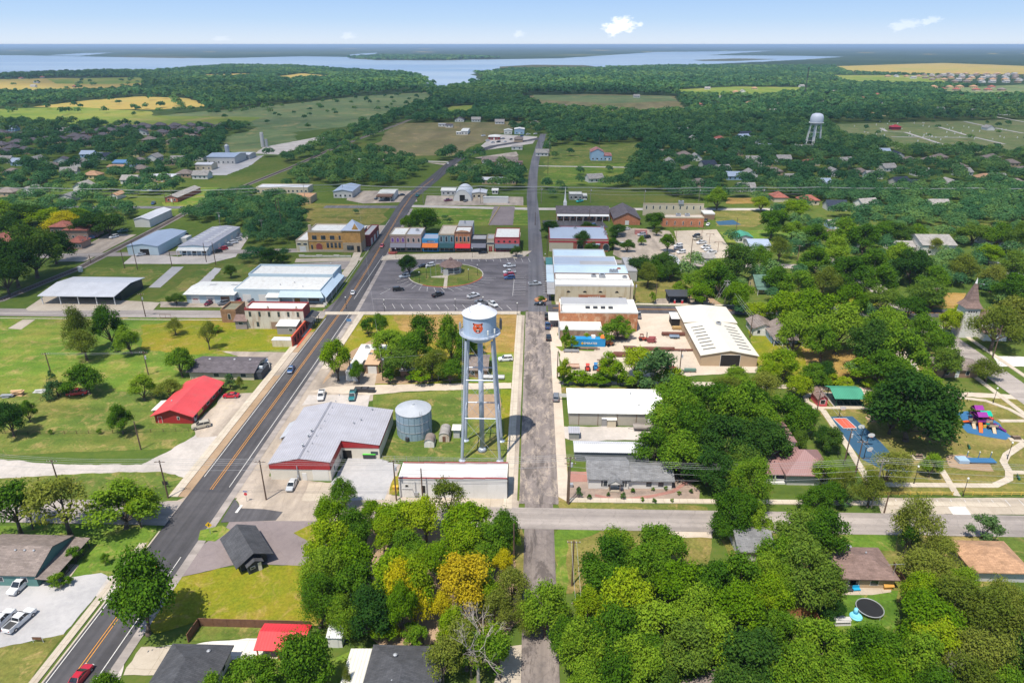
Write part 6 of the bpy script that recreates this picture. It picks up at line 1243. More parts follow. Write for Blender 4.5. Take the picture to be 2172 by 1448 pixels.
HL=[(1597,712,1640,3.0,9,'gy',1.6,W_white,S_taupe,'white house with a taupe roof, longer half of the pair by the workshop',None),(1636,728,1690,3.0,10,'gy',2.4,W_blue,S_taupe,'pale blue house with a taupe gable and porch by the workshop','pale blue gabled house'),
 (1603,622,1668,3.4,11,'gx',3.0,W_yel,R_green,'pale yellow house with steep green roofs and a curved porch','yellow house with the green roof'),(1893,728,1965,3.0,9,'hip',1.8,W_tan,S_taupe,'tan house with a dark taupe roof under spreading trees by the street','tan house under spreading trees'),(1790,700,1822,2.6,6,'gx',1.2,W_white,S_brown,'red-brown roofed cottage deep among the tall trees',None),
 (1985,800,2070,2.8,9,'gx',1.4,W_brown,S_taupe,'dark brown long house beside the park corner','dark brown house by the park corner'),(1953,541,2022,5.2,18,'gx',3.0,W_white,S_pale,'white chapel with tall windows and a pale grey roof','white chapel with the pale roof'),(1893,536,1938,3.0,10,'gx',1.8,W_white,S_pale,'small white house with pale roof beside the chapel',None),(2093,524,2148,3.0,11,'gx',1.8,W_white,S_red,'white house with a bright red gabled roof','white house with the red roof'),
 (1755,516,1800,3.0,12,'gy',1.6,W_cream,S_brown,'cream house with a reddish-brown roof beside the white gabled house',None),(1785,525,1822,3.0,12,'gy',1.6,W_white,R_white,'house with a bright white roof beside the reddish-brown one',None),(1760,486,1785,3.0,9,'gx',1.4,W_blue,S_pale,'bright blue cottage with a pale roof among the trees','bright blue cottage'),(1590,535,1632,3.4,13,'gx',1.6,W_white,R_blue,'civic building with blue-grey roof and white front gable','civic building with the white gable'),(1563,515,1595,3.0,10,'gy',1.2,W_white,R_gmet,'small white building with a dark green roof beside the civic building',None),
 (1418,579,1445,3.6,14,'gy',1.0,W_ltgrey,R_galv,'grey metal shed with a pale roof beside the civic car park','grey shed by the civic car park'),(1475,560,1515,3.0,9,'gx',1.0,W_ltgrey,S_pale,'low pale grey-roofed building south of the civic car park',None),(2125,585,2190,3.2,10,'gx',1.6,W_grey,R_grey,'grey-roofed house behind the church steeple',None)]
for ax,ay,bx,hh,dd,k,rs,wl_,rf,lb,lm_ in HL:
 o,W,D,h=bld('chapel' if 'chapel' in lb else 'house',lb,'chapel' if 'chapel' in lb else 'house',ax,ay,bx,h=hh,D=dd,roof=k,rise=rs,wall=wl_,roofm=rf,ov=0.5,lm=lm_,wins=[('f',2,1,1.0,1.3),('l',5 if 'chapel' in lb else 2,1,0.9,2.4 if 'chapel' in lb else 1.3),('f',1,0.05,1.0,2.1,'door')])
 if 'curved porch' in lb or 'and porch' in lb:
  slabroof(o,[(-0.4,-2.6,2.5),(W+1.2,-2.6,2.5),(W+1.2,0,3.2),(-0.4,0,3.2)],0.14,rf,'porch_roof');posts(o,[(0,-2.4),(W/3,-2.4),(2*W/3,-2.4),(W+0.8,-2.4)],2.5)
  mb=MB();mb.poly([(W*0.55,-0.6,3.3),(W*0.95,-0.6,3.3),(W*0.75,-0.6,5.0)]);part('front_gable',mb,wl_,o);slabroof(o,[(W*0.5,-0.9,3.2),(W*0.75,-0.9,5.3),(W*0.75,3,5.3),(W*0.5,2,3.4)],0.1,rf,'gable_roof');slabroof(o,[(W*0.75,-0.9,5.3),(W,-0.9,3.2),(W,2,3.4),(W*0.75,3,5.3)],0.1,rf,'gable_roof')
x0,y0=G(2033,716);o=thing('church','white wooden church with a tall brown shingled steeple beside the street','church',x0,y0);LM.append(('white church with the brown steeple',x0+6,y0+6));FOOT.append((x0 -2,x0+18,y0 -2,y0+22))
part('tower',MB().box(0,5.0,0,5.0,0,11.2),W_white,o);mb=MB();q=[(-0.5,-0.5,11.2),(5.5,-0.5,11.2),(5.5,5.5,11.2),(-0.5,5.5,11.2)]
q1=[(0.7,0.7,13.2),(4.3,0.7,13.2),(4.3,4.3,13.2),(0.7,4.3,13.2)]
mb.loft([q,q1,[(2.3,2.3,20),(2.7,2.3,20),(2.7,2.7,20),(2.3,2.7,20)]]);part('steeple',mb,S_brown,o);mb=MB();mb.cyl(2.5,2.5,19.6,21.6,0.4,0.05,8);part('finial',mb,TRIM_W,o)
part('nave',MB().box(5,17,1,15,0,4.6),W_white,o);r_,g_=roof_mesh('gy',12,14,4.6,3.6,0.5);q=part('roof',r_,S_brown,o);q.location=(5,1,0);gparts(g_,W_white,o,5,1)
for i in range(4): part('belfry_opening',MB().box(0.9+i*0.85,1.4+i*0.85,-0.06,0,9.6,10.2),DARKM,o)
for i in range(3): part('window',MB().box(7+i*3.2,8.2+i*3.2,0.92,1.0,1.2,3.4),GL,o)
part('porch',MB().box(7,15,-2.6,1,0,2.8),W_white,o);slabroof(o,[(6.7,-3,2.8),(15.3,-3,2.8),(15.3,1,3.6),(6.7,1,3.6)],0.12,S_brown,'porch_roof')
x0,y0=G(1417,642);o=thing('kiosk','small black drive-in stand with two red and white pumps','kiosk',x0,y0);part('wall',MB().box(0,8,1.5,6,0,3.2),W_dark,o);part('roof',MB().box(-0.5,8.5,-1.8,6.4,3.2,3.5),DARKM,o);posts(o,[(0,-1.4),(8,-1.4)],3.2,0.15,DARKM);LM.append(('black drive-in stand',x0+4,y0+3))
for a in (2.4,5.4): mb=MB();mb.box(a -0.35,a+0.35,-1.2,-0.7,0,1.3);mb.box(a -0.3,a+0.3,-1.1,-0.8,1.3,1.9,1);part('pump',mb,[surf('pump_red',(0.5,0.04,0.05),0.5),TRIM_W],o)
x0,y0=G(1477,640);o=thing('kiosk','open brown wooden stall beside the black drive-in stand','kiosk',x0,y0);posts(o,[(0,0),(4.5,0),(0,4),(4.5,4)],2.5,0.1,WOODP);slabroof(o,[(-0.4,-0.4,2.5),(4.9,-0.4,2.5),(4.9,4.4,3.1),(-0.4,4.4,3.1)],m=S_brown);part('wall',MB().box(0.2,4.3,2.5,4,0,2.3),DARKM,o)
o,W,D,h=bld('church_hall','long brick church building with dark roof and a row of white porch posts','church',1181,466,1290,h=4.0,D=16,roof='gx',rise=2.6,wall=BR_school,roofm=S_mauve,ov=0.6,lm='long brick church with the white spire',wins=[('f',8,0.8,1.6,2.0)])
slabroof(o,[(0,-4,3.2),(W,-4,3.2),(W,0,3.6),(0,0,3.6)],0.2,TRIM_W,'porch_roof');posts(o,[(W*i/8,-3.8) for i in range(9)],3.2,0.12);mb=MB();mb.box(4.2,6.2,11,13,4,8.5);mb.cyl(5.2,12,8.5,10,0.9,0.6,8);mb.cyl(5.2,12,10,17.5,0.55,0.03,8);part('spire',mb,TRIM_W,o)
o,W,D,h=bld('church_hall','brick hall with a big dark gable roof between the church and the school','church',1302,477,1357,h=3.6,D=26,roof='gy',rise=3.6,wall=BR_school,roofm=S_mauve,ov=0.5,lm='brick gabled hall',wins=[('f',1,0.05,2,2.4,'door')])
o,W,D,h=bld('school','tan two-storey school with flat pale roof and narrow dark windows','school',1363,457,1490,h=7.0,yb=432,roof='flat',par=0.4,wall=W_cream,roofm=surf('gravel_roof',(0.42,0.37,0.31),0.9),trim=TRIM_T,lm='tan two-storey school',wins=[('f',9,4.0,0.7,2.0)]);bump(o,W*0.62,D*0.7,7,3,2.4,2)
o,W,D,h=bld('school','low orange brick school wing with a pale flat roof and slit windows','school',1405,481,1491,h=5.2,yb=456,roof='flat',par=0.4,wall=BR_school,roofm=MATS['gravel_roof'],trim=TRIM_T,lm='orange brick school wing',wins=[('f',5,1.2,0.6,2.0)]);bump(o,W*0.4,D*0.6,5.2,2.6,2.2,1.5);bump(o,W*0.62,D*0.6,5.2,2.6,2.2,1.5)
bld('canopy','open entrance canopy with flat white roof at the end of the school','canopy',1492,466,1515,h=3.4,D=8,roof='flat',par=0.5,wall=W_brown,roofm=R_white,trim=TRIM_W)
o=bld('storage_container','pink storage container in the civic car park','container',1347,498,1372,h=2.6,D=2.6,roof='flat',par=0.05,wall=ribbed('pink_container',(0.5,0.2,0.18),0.6,0.3,0),roofm=W_pink,trim=W_pink)
x0,y0=G(961,427);x1=G(1000.5,427)[0];W=x1 - x0;o=thing('quonset_hut','white arched metal hut with a large dark door','hut',x0,y0);LM.append(('white arched metal hut',x0+6,y0+10));FOOT.append((x0 -1,x1+1,y0 -1,y0+24));n=14
rg=lambda y,k=0: [(W/2+(W/2+k)*cos(a),y,(7.6+k)*sin(a)) for a in [i*pi/n for i in range(n+1)]]
mb=MB();mb.poly(rg(0)[::-1]);mb.poly(rg(22));part('end_wall',mb,W_white,o);mb=MB();A_,B_=rg(-0.2,.08),rg(22.2,.08);[mb.poly([A_[i],B_[i],B_[i+1],A_[i+1]]) for i in range(n)];part('roof',mb,ribbed('white_arch_metal',(0.58,0.59,0.61),0.5,0.7,1),o);part('door',MB().box(W*0.36,W*0.64,-0.1,0.02,0,4.2),INT,o)
NL=[(936,415,966,3.4,10,'gx',0.8,W_ltgrey,R_white,'low white-roofed workshop joined to the arched hut',None,'workshop'),(1001,421,1031,3.6,12,'gy',0.8,W_cream,R_galv,'cream shed with a pale roof between arched hut and trailer',None,'shed'),(803,424,836,4.0,16,'gx',0.8,W_white,R_wmetal,'service station with white walls and a brown canopy at the junction','service station at the junction','service station'),(708,420,748,4.4,24,'gy',1.2,W_ltgrey,R_blue,'blue-roofed metal shop beside the service station','blue-roofed metal shop','shop'),
 (1022,351,1098,3.4,14,'gx',3.0,BR_red,S_taupe,'brick clinic with a broad taupe roof and small white gables','brick clinic with the taupe roof','clinic'),(1022,391,1094,3.2,12,'gx',1.0,W_tan,R_galv,'long tan building with a pale metal roof beside the far street','long tan building by the far street','building'),(1253,341,1280,7.5,16,'gy',2.8,W_blue,R_rust,'tall pale blue barn with a rusty red and white roof','pale blue barn with rusty roof','barn'),(1279,341,1297,4.2,14,'shedb',0.8,W_blue,R_rust,'low open side shed of the pale blue barn',None,'shed'),
 (978,286,992,4,30,'gx',0.6,W_white,R_white,'long white metal shed at the edge of the mown field','long white shed by the mown field','shed'),(968,286,979,2.6,9,'gx',0.4,W_white,R_white,'little white lean-to beside the long white shed',None,'shed'),(1036,297,1060,3.4,14,'hip',1.6,BR_dkred,R_white,'dark red shop with a whitish hipped roof among parked cars','dark red shop among parked cars','shop'),(1069,285,1086,4.2,12,'gy',1.0,W_white,R_wmetal,'white metal garage with a low gable among parked cars',None,'garage'),(1091,285,1112,5.5,14,'gy',1.0,W_blue,R_white,'tall hall, white above and bright blue below, at the road bend','blue and white hall at the bend','hall'),(930,269,945,3,8,'gx',0.8,W_white,R_grey,'small open-fronted farm shed beyond the mown field',None,'shed'),(945,271,960,3,8,'gx',1.2,W_white,S_mauve,'small white farmhouse beside the open-fronted shed',None,'house'),
 (1207,424,1235,3.6,9,'flat',0.3,W_grey,R_wmetal,'open white-roofed carport shed behind the church',None,'carport'),(1236,424,1245,3,6,'flat',0.3,W_white,R_white,'small white box shed beside the open carport shed',None,'shed'),(1085,318,1108,3,8,'hip',1.2,W_white,S_pale,'pale blue-grey roofed house between the trees at the bend',None,'house'),(1094,352,1108,3,9,'gx',0.6,W_brown,S_brown,'small brown flat-topped annexe beside the brick clinic',None,'annexe'),(1044,412,1056,2.6,6,'gx',0.9,W_white,R_white,'tiny white garden shed behind the white trailer',None,'shed'),
 (545,410,655,4,12,'flat',0.4,W_cream,R_galv,'long low cream store with flat roof behind the dark grove','long low cream store','store'),(620,432,660,4,14,'flat',0.4,W_tan,surf('orange_dirt_roof',(0.42,0.24,0.13),0.9),'building with an orange-brown flat roof beside the cream store',None,'building'),(415,361,450,4.5,12,'gx',1.0,W_cream,R_galv,'cream feed shed with metal roof at the grain works',None,'shed'),(440,348,500,6,26,'gx',1.6,W_ltgrey,R_blue,'long blue-roofed grain works building','long blue-roofed grain works','building'),(495,338,530,4,16,'gx',0.8,W_ltgrey,R_galv,'pale-roofed loading shed beside the grain works',None,'shed'),(408,341,432,4,14,'gy',1.2,W_white,R_galv,'white gabled shed before the grain works',None,'shed'),(318,386,370,4,12,'gx',0.8,W_tan,R_galv,'tan shed with a pale roof among yellow-green trees','tan shed among yellow-green trees','shed'),(300,405,330,3.2,9,'gx',0.6,W_blue,R_white,'small pale blue workshop with a white roof by the track',None,'workshop'),(352,429,378,3.2,34,'gy',1.4,BR_red,S_pale,'long brick house with pale grey roof beside the grass strip','long brick house by the grass strip','house'),(125,428,155,3.2,12,'gy',1.8,W_ltgrey,S_grey,'grey gabled house with a white garage door by the road','grey gabled house by the road','house'),(235,424,250,3,10,'gy',1.4,W_white,S_tan,'white house with an orange-tan roof by the road',None,'house'),(228,362,262,3,10,'gx',1.2,W_blue,S_tan,'house with an orange-tan roof beside the blue roof',None,'house'),(240,354,288,3.4,12,'gx',1.6,W_blue,surf('bright_blue_roof',(0.12,0.25,0.45),0.5),'building with a bright blue metal roof among dark trees','bright blue roof among dark trees','building'),(50,392,82,3,11,'hip',1.5,W_brown,S_red,'brown house with a red hipped roof at the roadside',None,'house')]
for ax,ay,bx,hh,dd,k,rs,wl_,rf,lb,lm_,ct in NL:
 o,W,D,h=bld(ct.replace(' ','_'),lb,ct,ax,ay,bx,h=hh,D=dd,roof=k,rise=rs,par=rs,wall=wl_,roofm=rf,ov=0.4,lm=lm_,wins=[('f',max(2,int((bx - ax)/9)),1.0,1.2,1.3),('f',1,0.05,1.2,2.2,'door')])
 if ct=='service station': slabroof(o,[(0,-7,4.0),(W,-7,4.0),(W,0,4.2),(0,0,4.2)],0.8,TRIM_B,'canopy');posts(o,[(1,-6.5),(W -1,-6.5)],4)
 if ct=='clinic':
  for u in (0.08,0.5): mb=MB();x=W*u;mb.box(x -2,x+2,-1.5,0,0,3.2);mb.poly([(x -2.4,-1.55,3.2),(x+2.4,-1.55,3.2),(x,-1.55,5)]);part('gable_porch',mb,W_white,o);slabroof(o,[(x -2.6,-1.8,3.1),(x,-1.8,5.2),(x,3,5.2),(x -2.6,1,3.3)],0.1,S_taupe,'porch_roof');slabroof(o,[(x,-1.8,5.2),(x+2.6,-1.8,3.1),(x+2.6,1,3.3),(x,3,5.2)],0.1,S_taupe,'porch_roof')
bld('trailer','long white box trailer parked beyond the avenue of saplings','trailer',1025,431,1078,h=4.0,D=3,roof='flat',par=0.05,wall=W_white,roofm=R_white,trim=R_white)
x,y=G(1722,316);o=thing('water_tower','white domed water tower on slim legs standing in the far dark trees','water tower',x,y);hT=HT(x,y,240);LM.append(('white domed water tower',x,y))
sc=hT/40.0;tower_legs(o,9.6*sc,6.2*sc,28*sc,[10*sc,19*sc],0.4,[(cos(i*pi/3+.3),sin(i*pi/3+.3)) for i in range(6)],TRIM_W,False)
mb=MB();mb.lathe([(1,26.5*sc),(4.8*sc,27*sc),(7*sc,29.5*sc),(7.3*sc,32*sc),(7*sc,36*sc),(5.8*sc,38.6*sc),(2.8*sc,39.8*sc),(0.1,40*sc)],28);part('tank',mb,surf('white_tank',(0.55,0.57,0.62),0.5,0.06,0.1),o,True);mb=MB();mb.lathe([(7.1*sc,29.4*sc),(8.2*sc,29.4*sc),(8.2*sc,29.8*sc),(7.1*sc,29.8*sc)],28);part('gallery',mb,TRIM_W,o);mb=MB();mb.cyl(0,0,0,27*sc,1.2*sc,n=12);part('riser_pipe',mb,TRIM_W,o)
x,y=G(1706,206);o=thing('radio_mast','thin dark lattice radio mast rising above the far trees','mast',x,y);hM=HT(x,y,144);mb=MB()
for k in range(3): a=k*2.094;mb.tube((1.1*cos(a),1.1*sin(a),0),(0.9*cos(a),0.9*sin(a),hM),0.3,n=4)
for i in range(24):
 z=hM*i/24
 for k in range(3): a,b=k*2.094,(k+1)*2.094;mb.tube((1.1*cos(a),1.1*sin(a),z),(1.1*cos(b),1.1*sin(b),z+hM/24),0.12,n=3)
mb.box(-2,2,-0.4,0.4,hM -1.4,hM);part('lattice',mb,DARKM,o)
x,y=G(558,312);o=thing('silo','slender pale concrete silo in the rubble yard beside the railway','silo',x,y);hS=HT(x,y,284);mb=MB();mb.cyl(0,0,0,hS,1.9,1.7,14);mb.box(-1.2,1.6,-1,1,hS,hS+1.5);part('shaft',mb,W_ltgrey,o);part('elevator_leg',MB().box(3,5,-1,1,0,hS*0.6),METAL,o)
x,y=G(485,338);o=thing('silo','metal grain bin tower above the blue-roofed grain works','silo',x,y);mb=MB();mb.cyl(0,0,0,12,2,n=12);mb.cyl(0,0,12,13.5,2.1,0.3,12);part('shaft',mb,METAL,o)
bld('cemetery_pavilion','small red two-tier pavilion at the heart of the cemetery','pavilion',1892,276,1910,h=3.5,D=9,roof='hip',rise=2.5,wall=surf('dark_red_wall',(0.25,0.03,0.04),0.7),roofm=surf('red_pavilion_roof',(0.36,0.03,0.045),0.6),ov=0.8,lm='red cemetery pavilion')
PC=dict(white=(0.66,0.66,0.66),black=(0.014,0.014,0.016),grey=(0.16,0.17,0.19),silver=(0.42,0.44,0.46),red=(0.42,0.014,0.03),maroon=(0.16,0.01,0.03),blue=(0.03,0.08,0.2),teal=(0.02,0.16,0.18),tan=(0.4,0.36,0.28),turquoise=(0.04,0.42,0.4),green=(0.02,0.1,0.06))
TYRE=surf('tyre_rubber',(0.018,0.018,0.018),0.8);RIM=surf('wheel_rim',(0.4,0.4,0.42),0.3,0.05,1,0.6);CGL=glass('car_glass',(0.015,0.02,0.025));HLM=surf('headlight_lens',(0.6,0.6,0.58),0.2);TLM=surf('taillight_lens',(0.35,0.01,0.01),0.3);BEDM=surf('truck_bed_liner',(0.05,0.05,0.05),0.8)
def paint(c):
 k='car_paint_'+c
 if k not in MATS:
  t=NT(k);t.color(t.ramp(t.noise(t.coord('Object'),0.7,2),[(0.3,mul(PC[c],0.93)),(0.7,mul(PC[c],1.05))]));t.b.inputs['Roughness'].default_value=0.28;t.b.inputs['Coat Weight'].default_value=0.5;t.b.inputs['Coat Roughness'].default_value=0.06;MATS[k]=t.m
 return MATS[k]
CT=dict(
 sedan=dict(L=4.7,body=[(-2.35,.72,.42,.78),(-2.2,.86,.3,.92),(-1.2,.92,.26,.98),(0.9,.92,.26,.96),(1.9,.88,.28,.84),(2.25,.78,.34,.72),(2.35,.64,.42,.62)],cab=[(-1.75,.78,.96),(-1.05,.64,1.42),(0.2,.64,1.46),(1.15,.78,.95)]),
 suv=dict(L=4.9,body=[(-2.45,.8,.45,1.0),(-2.35,.92,.34,1.08),(-1.2,.97,.3,1.1),(1.0,.97,.3,1.08),(2.1,.92,.34,.98),(2.4,.82,.42,.82),(2.45,.7,.5,.7)],cab=[(-2.35,.84,1.06),(-2.05,.74,1.72),(0.35,.72,1.76),(1.2,.82,1.06)]),
 pickup=dict(L=5.8,body=[(-2.9,.86,.55,1.1),(-2.8,.96,.45,1.14),(-0.9,1.0,.4,1.14),(1.2,1.0,.4,1.12),(2.6,.96,.42,1.04),(2.85,.86,.5,.9),(2.9,.74,.55,.8)],cab=[(-0.75,.84,1.12),(-0.6,.76,1.82),(0.75,.74,1.86),(1.55,.84,1.12)]))
CT['van']=dict(L=5.1,body=[(-2.55,.84,.4,1.1),(-2.45,.96,.32,1.15),(-1.2,.98,.3,1.15),(1.2,.98,.3,1.1),(2.3,.92,.34,.95),(2.55,.74,.45,.75)],cab=[(-2.5,.88,1.12),(-2.35,.8,1.85),(0.9,.8,1.88),(2.0,.84,1.05)])
CARC={}
def make_car(kind,col):
 t=CT[kind];P=paint(col);R={}
 mb=MB();mb.loft([[(x,-w,z0),(x,-w*.98,(z0+z1)/2),(x,-w*.9,z1),(x,w*.9,z1),(x,w*.98,(z0+z1)/2),(x,w,z0)] for x,w,z0,z1 in t['body']])
 c=t['cab'];zb=c[0][2] -0.04
 lo=[(c[0][0],c[0][1]),(c[1][0]+.05,c[0][1]),(c[2][0],c[3][1]),(c[3][0],c[3][1])]
 r0,r1=c[1],c[2];k=len(mb.v)
 mb.loft([[(r0[0],-r0[1],r0[2] -.06),(r0[0],r0[1],r0[2] -.06),(r1[0],r1[1],r1[2] -.06),(r1[0],-r1[1],r1[2] -.06)],[(r0[0]+.05,-r0[1]+.08,r0[2]+.03),(r0[0]+.05,r0[1] -.08,r0[2]+.03),(r1[0] -.1,r1[1] -.08,r1[2]+.02),(r1[0] -.1,-r1[1]+.08,r1[2]+.02)]])
 for s in (-1,1):
  for a,b in (((c[3][0],s*c[3][1],zb),(r1[0],s*r1[1],r1[2])),((c[0][0],s*c[0][1],zb),(r0[0],s*r0[1],r0[2])),(((c[0][0]+c[3][0])/2,s*c[0][1],zb),((r0[0]+r1[0])/2,s*r0[1],r0[2]))): mb.tube(a,b,.055,n=4)
 R['body']=(mb,P)
 q=lambda pts: (lambda m: (m.poly(pts),m)[1])(MB())
 f=c[3];b=c[0]
 R['windscreen']=(q([(f[0],-f[1]+.05,zb),(f[0],f[1] -.05,zb),(r1[0],r1[1] -.04,r1[2] -.05),(r1[0],-r1[1]+.04,r1[2] -.05)]),CGL);R['rear_window']=(q([(b[0],b[1] -.05,zb),(b[0],-b[1]+.05,zb),(r0[0],-r0[1]+.04,r0[2] -.05),(r0[0],r0[1] -.04,r0[2] -.05)]),CGL)
 for s in (-1,1):
  pts=[(b[0],s*b[1],zb),(f[0],s*f[1],zb),(r1[0],s*r1[1],r1[2] -.05),(r0[0],s*r0[1],r0[2] -.05)];R['side_window%d' % s]=(q(pts if s<0 else pts[::-1]),CGL)
 L=t['L']/2;wb=L*.62;w=t['body'][2][1]
 for sx in (-1,1):
  for s in (-1,1):
   m=MB();rr=.36 if kind in ('pickup','suv') else .33
   ring=lambda r,y: [(sx*wb+r*cos(a),y,rr+r*sin(a)) for a in [i*pi/7 for i in range(14)]]
   m.loft([ring(rr,s*(w -.2)),ring(rr,s*(w+.02))],0);m.loft([ring(rr*.6,s*(w+.02)),ring(rr*.5,s*(w+.03))],1);R['wheel%d%d' % (sx,s)]=(m,[TYRE,RIM])
 z=t['body'][-2][3]
 for s in (-1,1):
  m=MB();m.box(L -.14,L -.02,s*.66 -.16,s*.66+.16,z -.18,z -.02);R['headlight%d' % s]=(m,HLM);z2=t['body'][1][3];m=MB();m.box(-L -.01,-L+.12,s*.72 -.1,s*.72+.1,z2 -.34,z2 -.1);R['taillight%d' % s]=(m,TLM)
 if kind=='pickup': m=MB();m.box(-2.72,-.95,-.8,.8,1.1,1.155);R['truck_bed']=(m,BEDM);m=MB();m.box(-2.78,-2.7,-.86,.86,1.1,1.3);m.box(-2.7,-.85,-.94,-.84,1.1,1.3);m.box(-2.7,-.85,.84,.94,1.1,1.3);R['bed_side']=(m,P)
 return {k: (k.rstrip('-1'),m.mesh(k.rstrip('-1'),mt)) for k,(m,mt) in R.items()}
AUTO=[]
CNAME=dict(sedan='car',suv='suv',pickup='pickup_truck',van='van');CWORD=dict(sedan='car',suv='SUV',pickup='pickup truck',van='van')
def car(kind,col,fx,fy,rx,ry,label=None,grp=None,world=False):
 a,b=((fx,fy),(rx,ry)) if world else (G(fx,fy),G(rx,ry));x,y=(a[0]+b[0])/2,(a[1]+b[1])/2;yaw=atan2(a[1] - b[1],a[0] - b[0])
 if (kind,col) not in CARC: CARC[kind,col]=make_car(kind,col)
 far=y>420
 o=thing(CNAME[kind],label,'car' if kind in ('sedan','suv') else CWORD[kind].split()[0],x,y,yaw,grp or 'cars and trucks on the streets and lots',Z(8))
 for k,(nm,me) in CARC[kind,col].items():
  if far and not nm.startswith(('body','wind','rear','side','wheel')): continue
  link(nm,me,o)
 if not label: AUTO.append((o,x,y,{'grey': 'dark grey'}.get(col,col)+' '+CWORD[kind],'car'))
 return o
CARS='''suv white 28 1262 60 1232;pickup white 68 1301 20 1343;pickup white 24 1303 -18 1345;sedan red 190 1418 155 1461;sedan silver 613 1046 626 1020;pickup white 680 852 684 834;pickup teal 746 853 750 834;van white 568 788 563 768;sedan red 474 843 508 842;suv tan 411 910 444 903;sedan blue 613 797 622 778;sedan white 751 617 747 630;sedan red 807 530 814 518;suv black 858 616 832 618;pickup black 943 624 915 633;pickup white 1016 627 992 634;pickup grey 1010 643 1030 648;pickup white 1054 653 1035 644
suv silver 846 591 870 587;sedan black 890 568 904 566;suv white 904 567 920 564;pickup white 1067 568 1094 566;pickup white 1067 581 1094 579;suv red 1067 587 1092 585;suv blue 1069 593 1092 591;pickup silver 1149 604 1120 606;sedan black 1131 647 1159 648;pickup black 1160 666 1161 684;pickup blue 1161 686 1162 704;suv black 1163 711 1164 728;suv white 1056 766 1088 764;suv grey 1180 838 1179 855;pickup grey 1353 664 1355 681;sedan black 1018 539 1031 538
sedan maroon 438 649 449 643;suv grey 462 649 488 643;pickup red 505 643 516 634;sedan grey 530 641 545 638;suv black 452 538 470 535;suv red 464 532 482 529;sedan grey 474 524 494 521;pickup white 484 519 502 516;suv silver 494 513 512 510;sedan silver 502 503 518 500
sedan red 160 517 183 515;sedan white 170 513 192 510;suv blue 180 509 200 506;sedan maroon 192 506 208 503;suv black 145 525 164 522;sedan red 138 532 152 529;suv white 234 507 250 503;pickup green 250 495 272 491;sedan silver 290 544 308 541;suv black 1467 505 1486 501;pickup tan 1469 511 1491 507;pickup white 1476 519 1499 516;pickup white 1485 529 1508 525;sedan white 1491 534 1512 531;pickup white 1497 541 1521 537;suv white 1430 525 1447 523;suv grey 1429 531 1447 529
suv white 1434 539 1455 536;suv silver 1353 501 1368 499;suv black 1360 507 1381 505;sedan white 1310 521 1327 519;sedan silver 1312 491 1324 489;sedan white 1324 489 1334 487;sedan black 1495 472 1499 467;sedan white 1499 481 1504 476;sedan black 795 424 807 423;sedan black 815 425 829 424;sedan black 846 416 858 415;pickup teal 882 421 889 412;pickup blue 946 409 960 408;pickup maroon 941 428 960 426;sedan grey 983 430 993 426;pickup turquoise 1220 431 1239 427;suv black 1027 357 1040 355;suv black 1041 357 1053 355;sedan white 1016 357 1027 356;sedan silver 1060 358 1072 357
sedan blue 973 337 971 330;sedan white 951 351 949 345;sedan white 1918 784 1934 780;suv white 1653 458 1671 456;sedan silver 1677 465 1689 462;suv blue 1248 482 1263 480;suv white 1030 300 1038 299;sedan silver 1040 304 1050 303;suv black 1052 303 1062 302;sedan white 1066 303 1076 301;sedan black 1079 298 1089 296;pickup white 1020 290 1030 289;suv blue 1100 291 1112 290;pickup white 1114 287 1126 286;sedan grey 1062 296 1072 295;sedan black 1090 294 1100 293;suv white 1131 286 1140 285;pickup blue 322 437 330 430;suv white 330 470 322 476;pickup red 148 839 182 836'''
for it in CARS.replace('\n',';').split(';'):
 k=it.split();car(k[0],k[1],*[float(v) for v in k[2:6]])
POLEW=surf('pole_wood',(0.13,0.085,0.06),0.9,0.25,1.0);POLEG=surf('pole_grey_wood',(0.24,0.21,0.18),0.9,0.2,1.0);WIRE=surf('wire_aluminium',(0.36,0.36,0.36),0.5);CAN=surf('transformer_can',(0.42,0.43,0.44),0.5)
POLES={}
def pole(px,yb,yt,kind='x',grey=False):
 x,y=G(px,yb);h=HT(x,y,yt);yaw=0.06*(random.Random(px).random() -.5)
 o=thing('utility_pole',None,'utility pole',x,y,yaw,'utility poles along the streets');m=POLEG if grey else POLEW
 mb=MB();mb.cyl(0,0,0,h,0.19,0.13,8);part('shaft',mb,m,o)
 if kind in 'xt2':
  for k in range(2 if kind=='2' else 1):
   z=h -0.5 - k*1.4;part('crossarm',MB().box(-1.25,1.25,-0.07,0.07,z,z+0.14),m,o)
   mb=MB();[mb.cyl(a,0,z+0.14,z+0.34,0.06,0.03,6) for a in (-1.15,-0.45,0.45,1.15)];q=part('insulators',mb,TRIM_W,o);q['kind']='stuff'
 if kind in 't2': mb=MB();mb.cyl(0.36,0,h -2.6,h -1.6,0.26,n=10);mb.cyl(0.36,0,h -1.6,h -1.45,0.1,0.05,8);part('transformer',mb,CAN,o)
 if kind=='l': mb=MB();mb.tube((0,0,h -0.3),(0.9,-1.2,h -0.1),0.05);mb.box(0.7,1.2,-1.6,-1.0,h -0.2,h -0.05);part('street_light',mb,METAL,o)
 POLES[px]=(x,y,h);AUTO.append((o,x,y,('grey' if grey else 'brown')+' utility pole'+{'t': ' with a transformer','2': ' with two crossarms','p': ' without crossarm','l': ' with a street light','x': ''}[kind],'pole'));return o
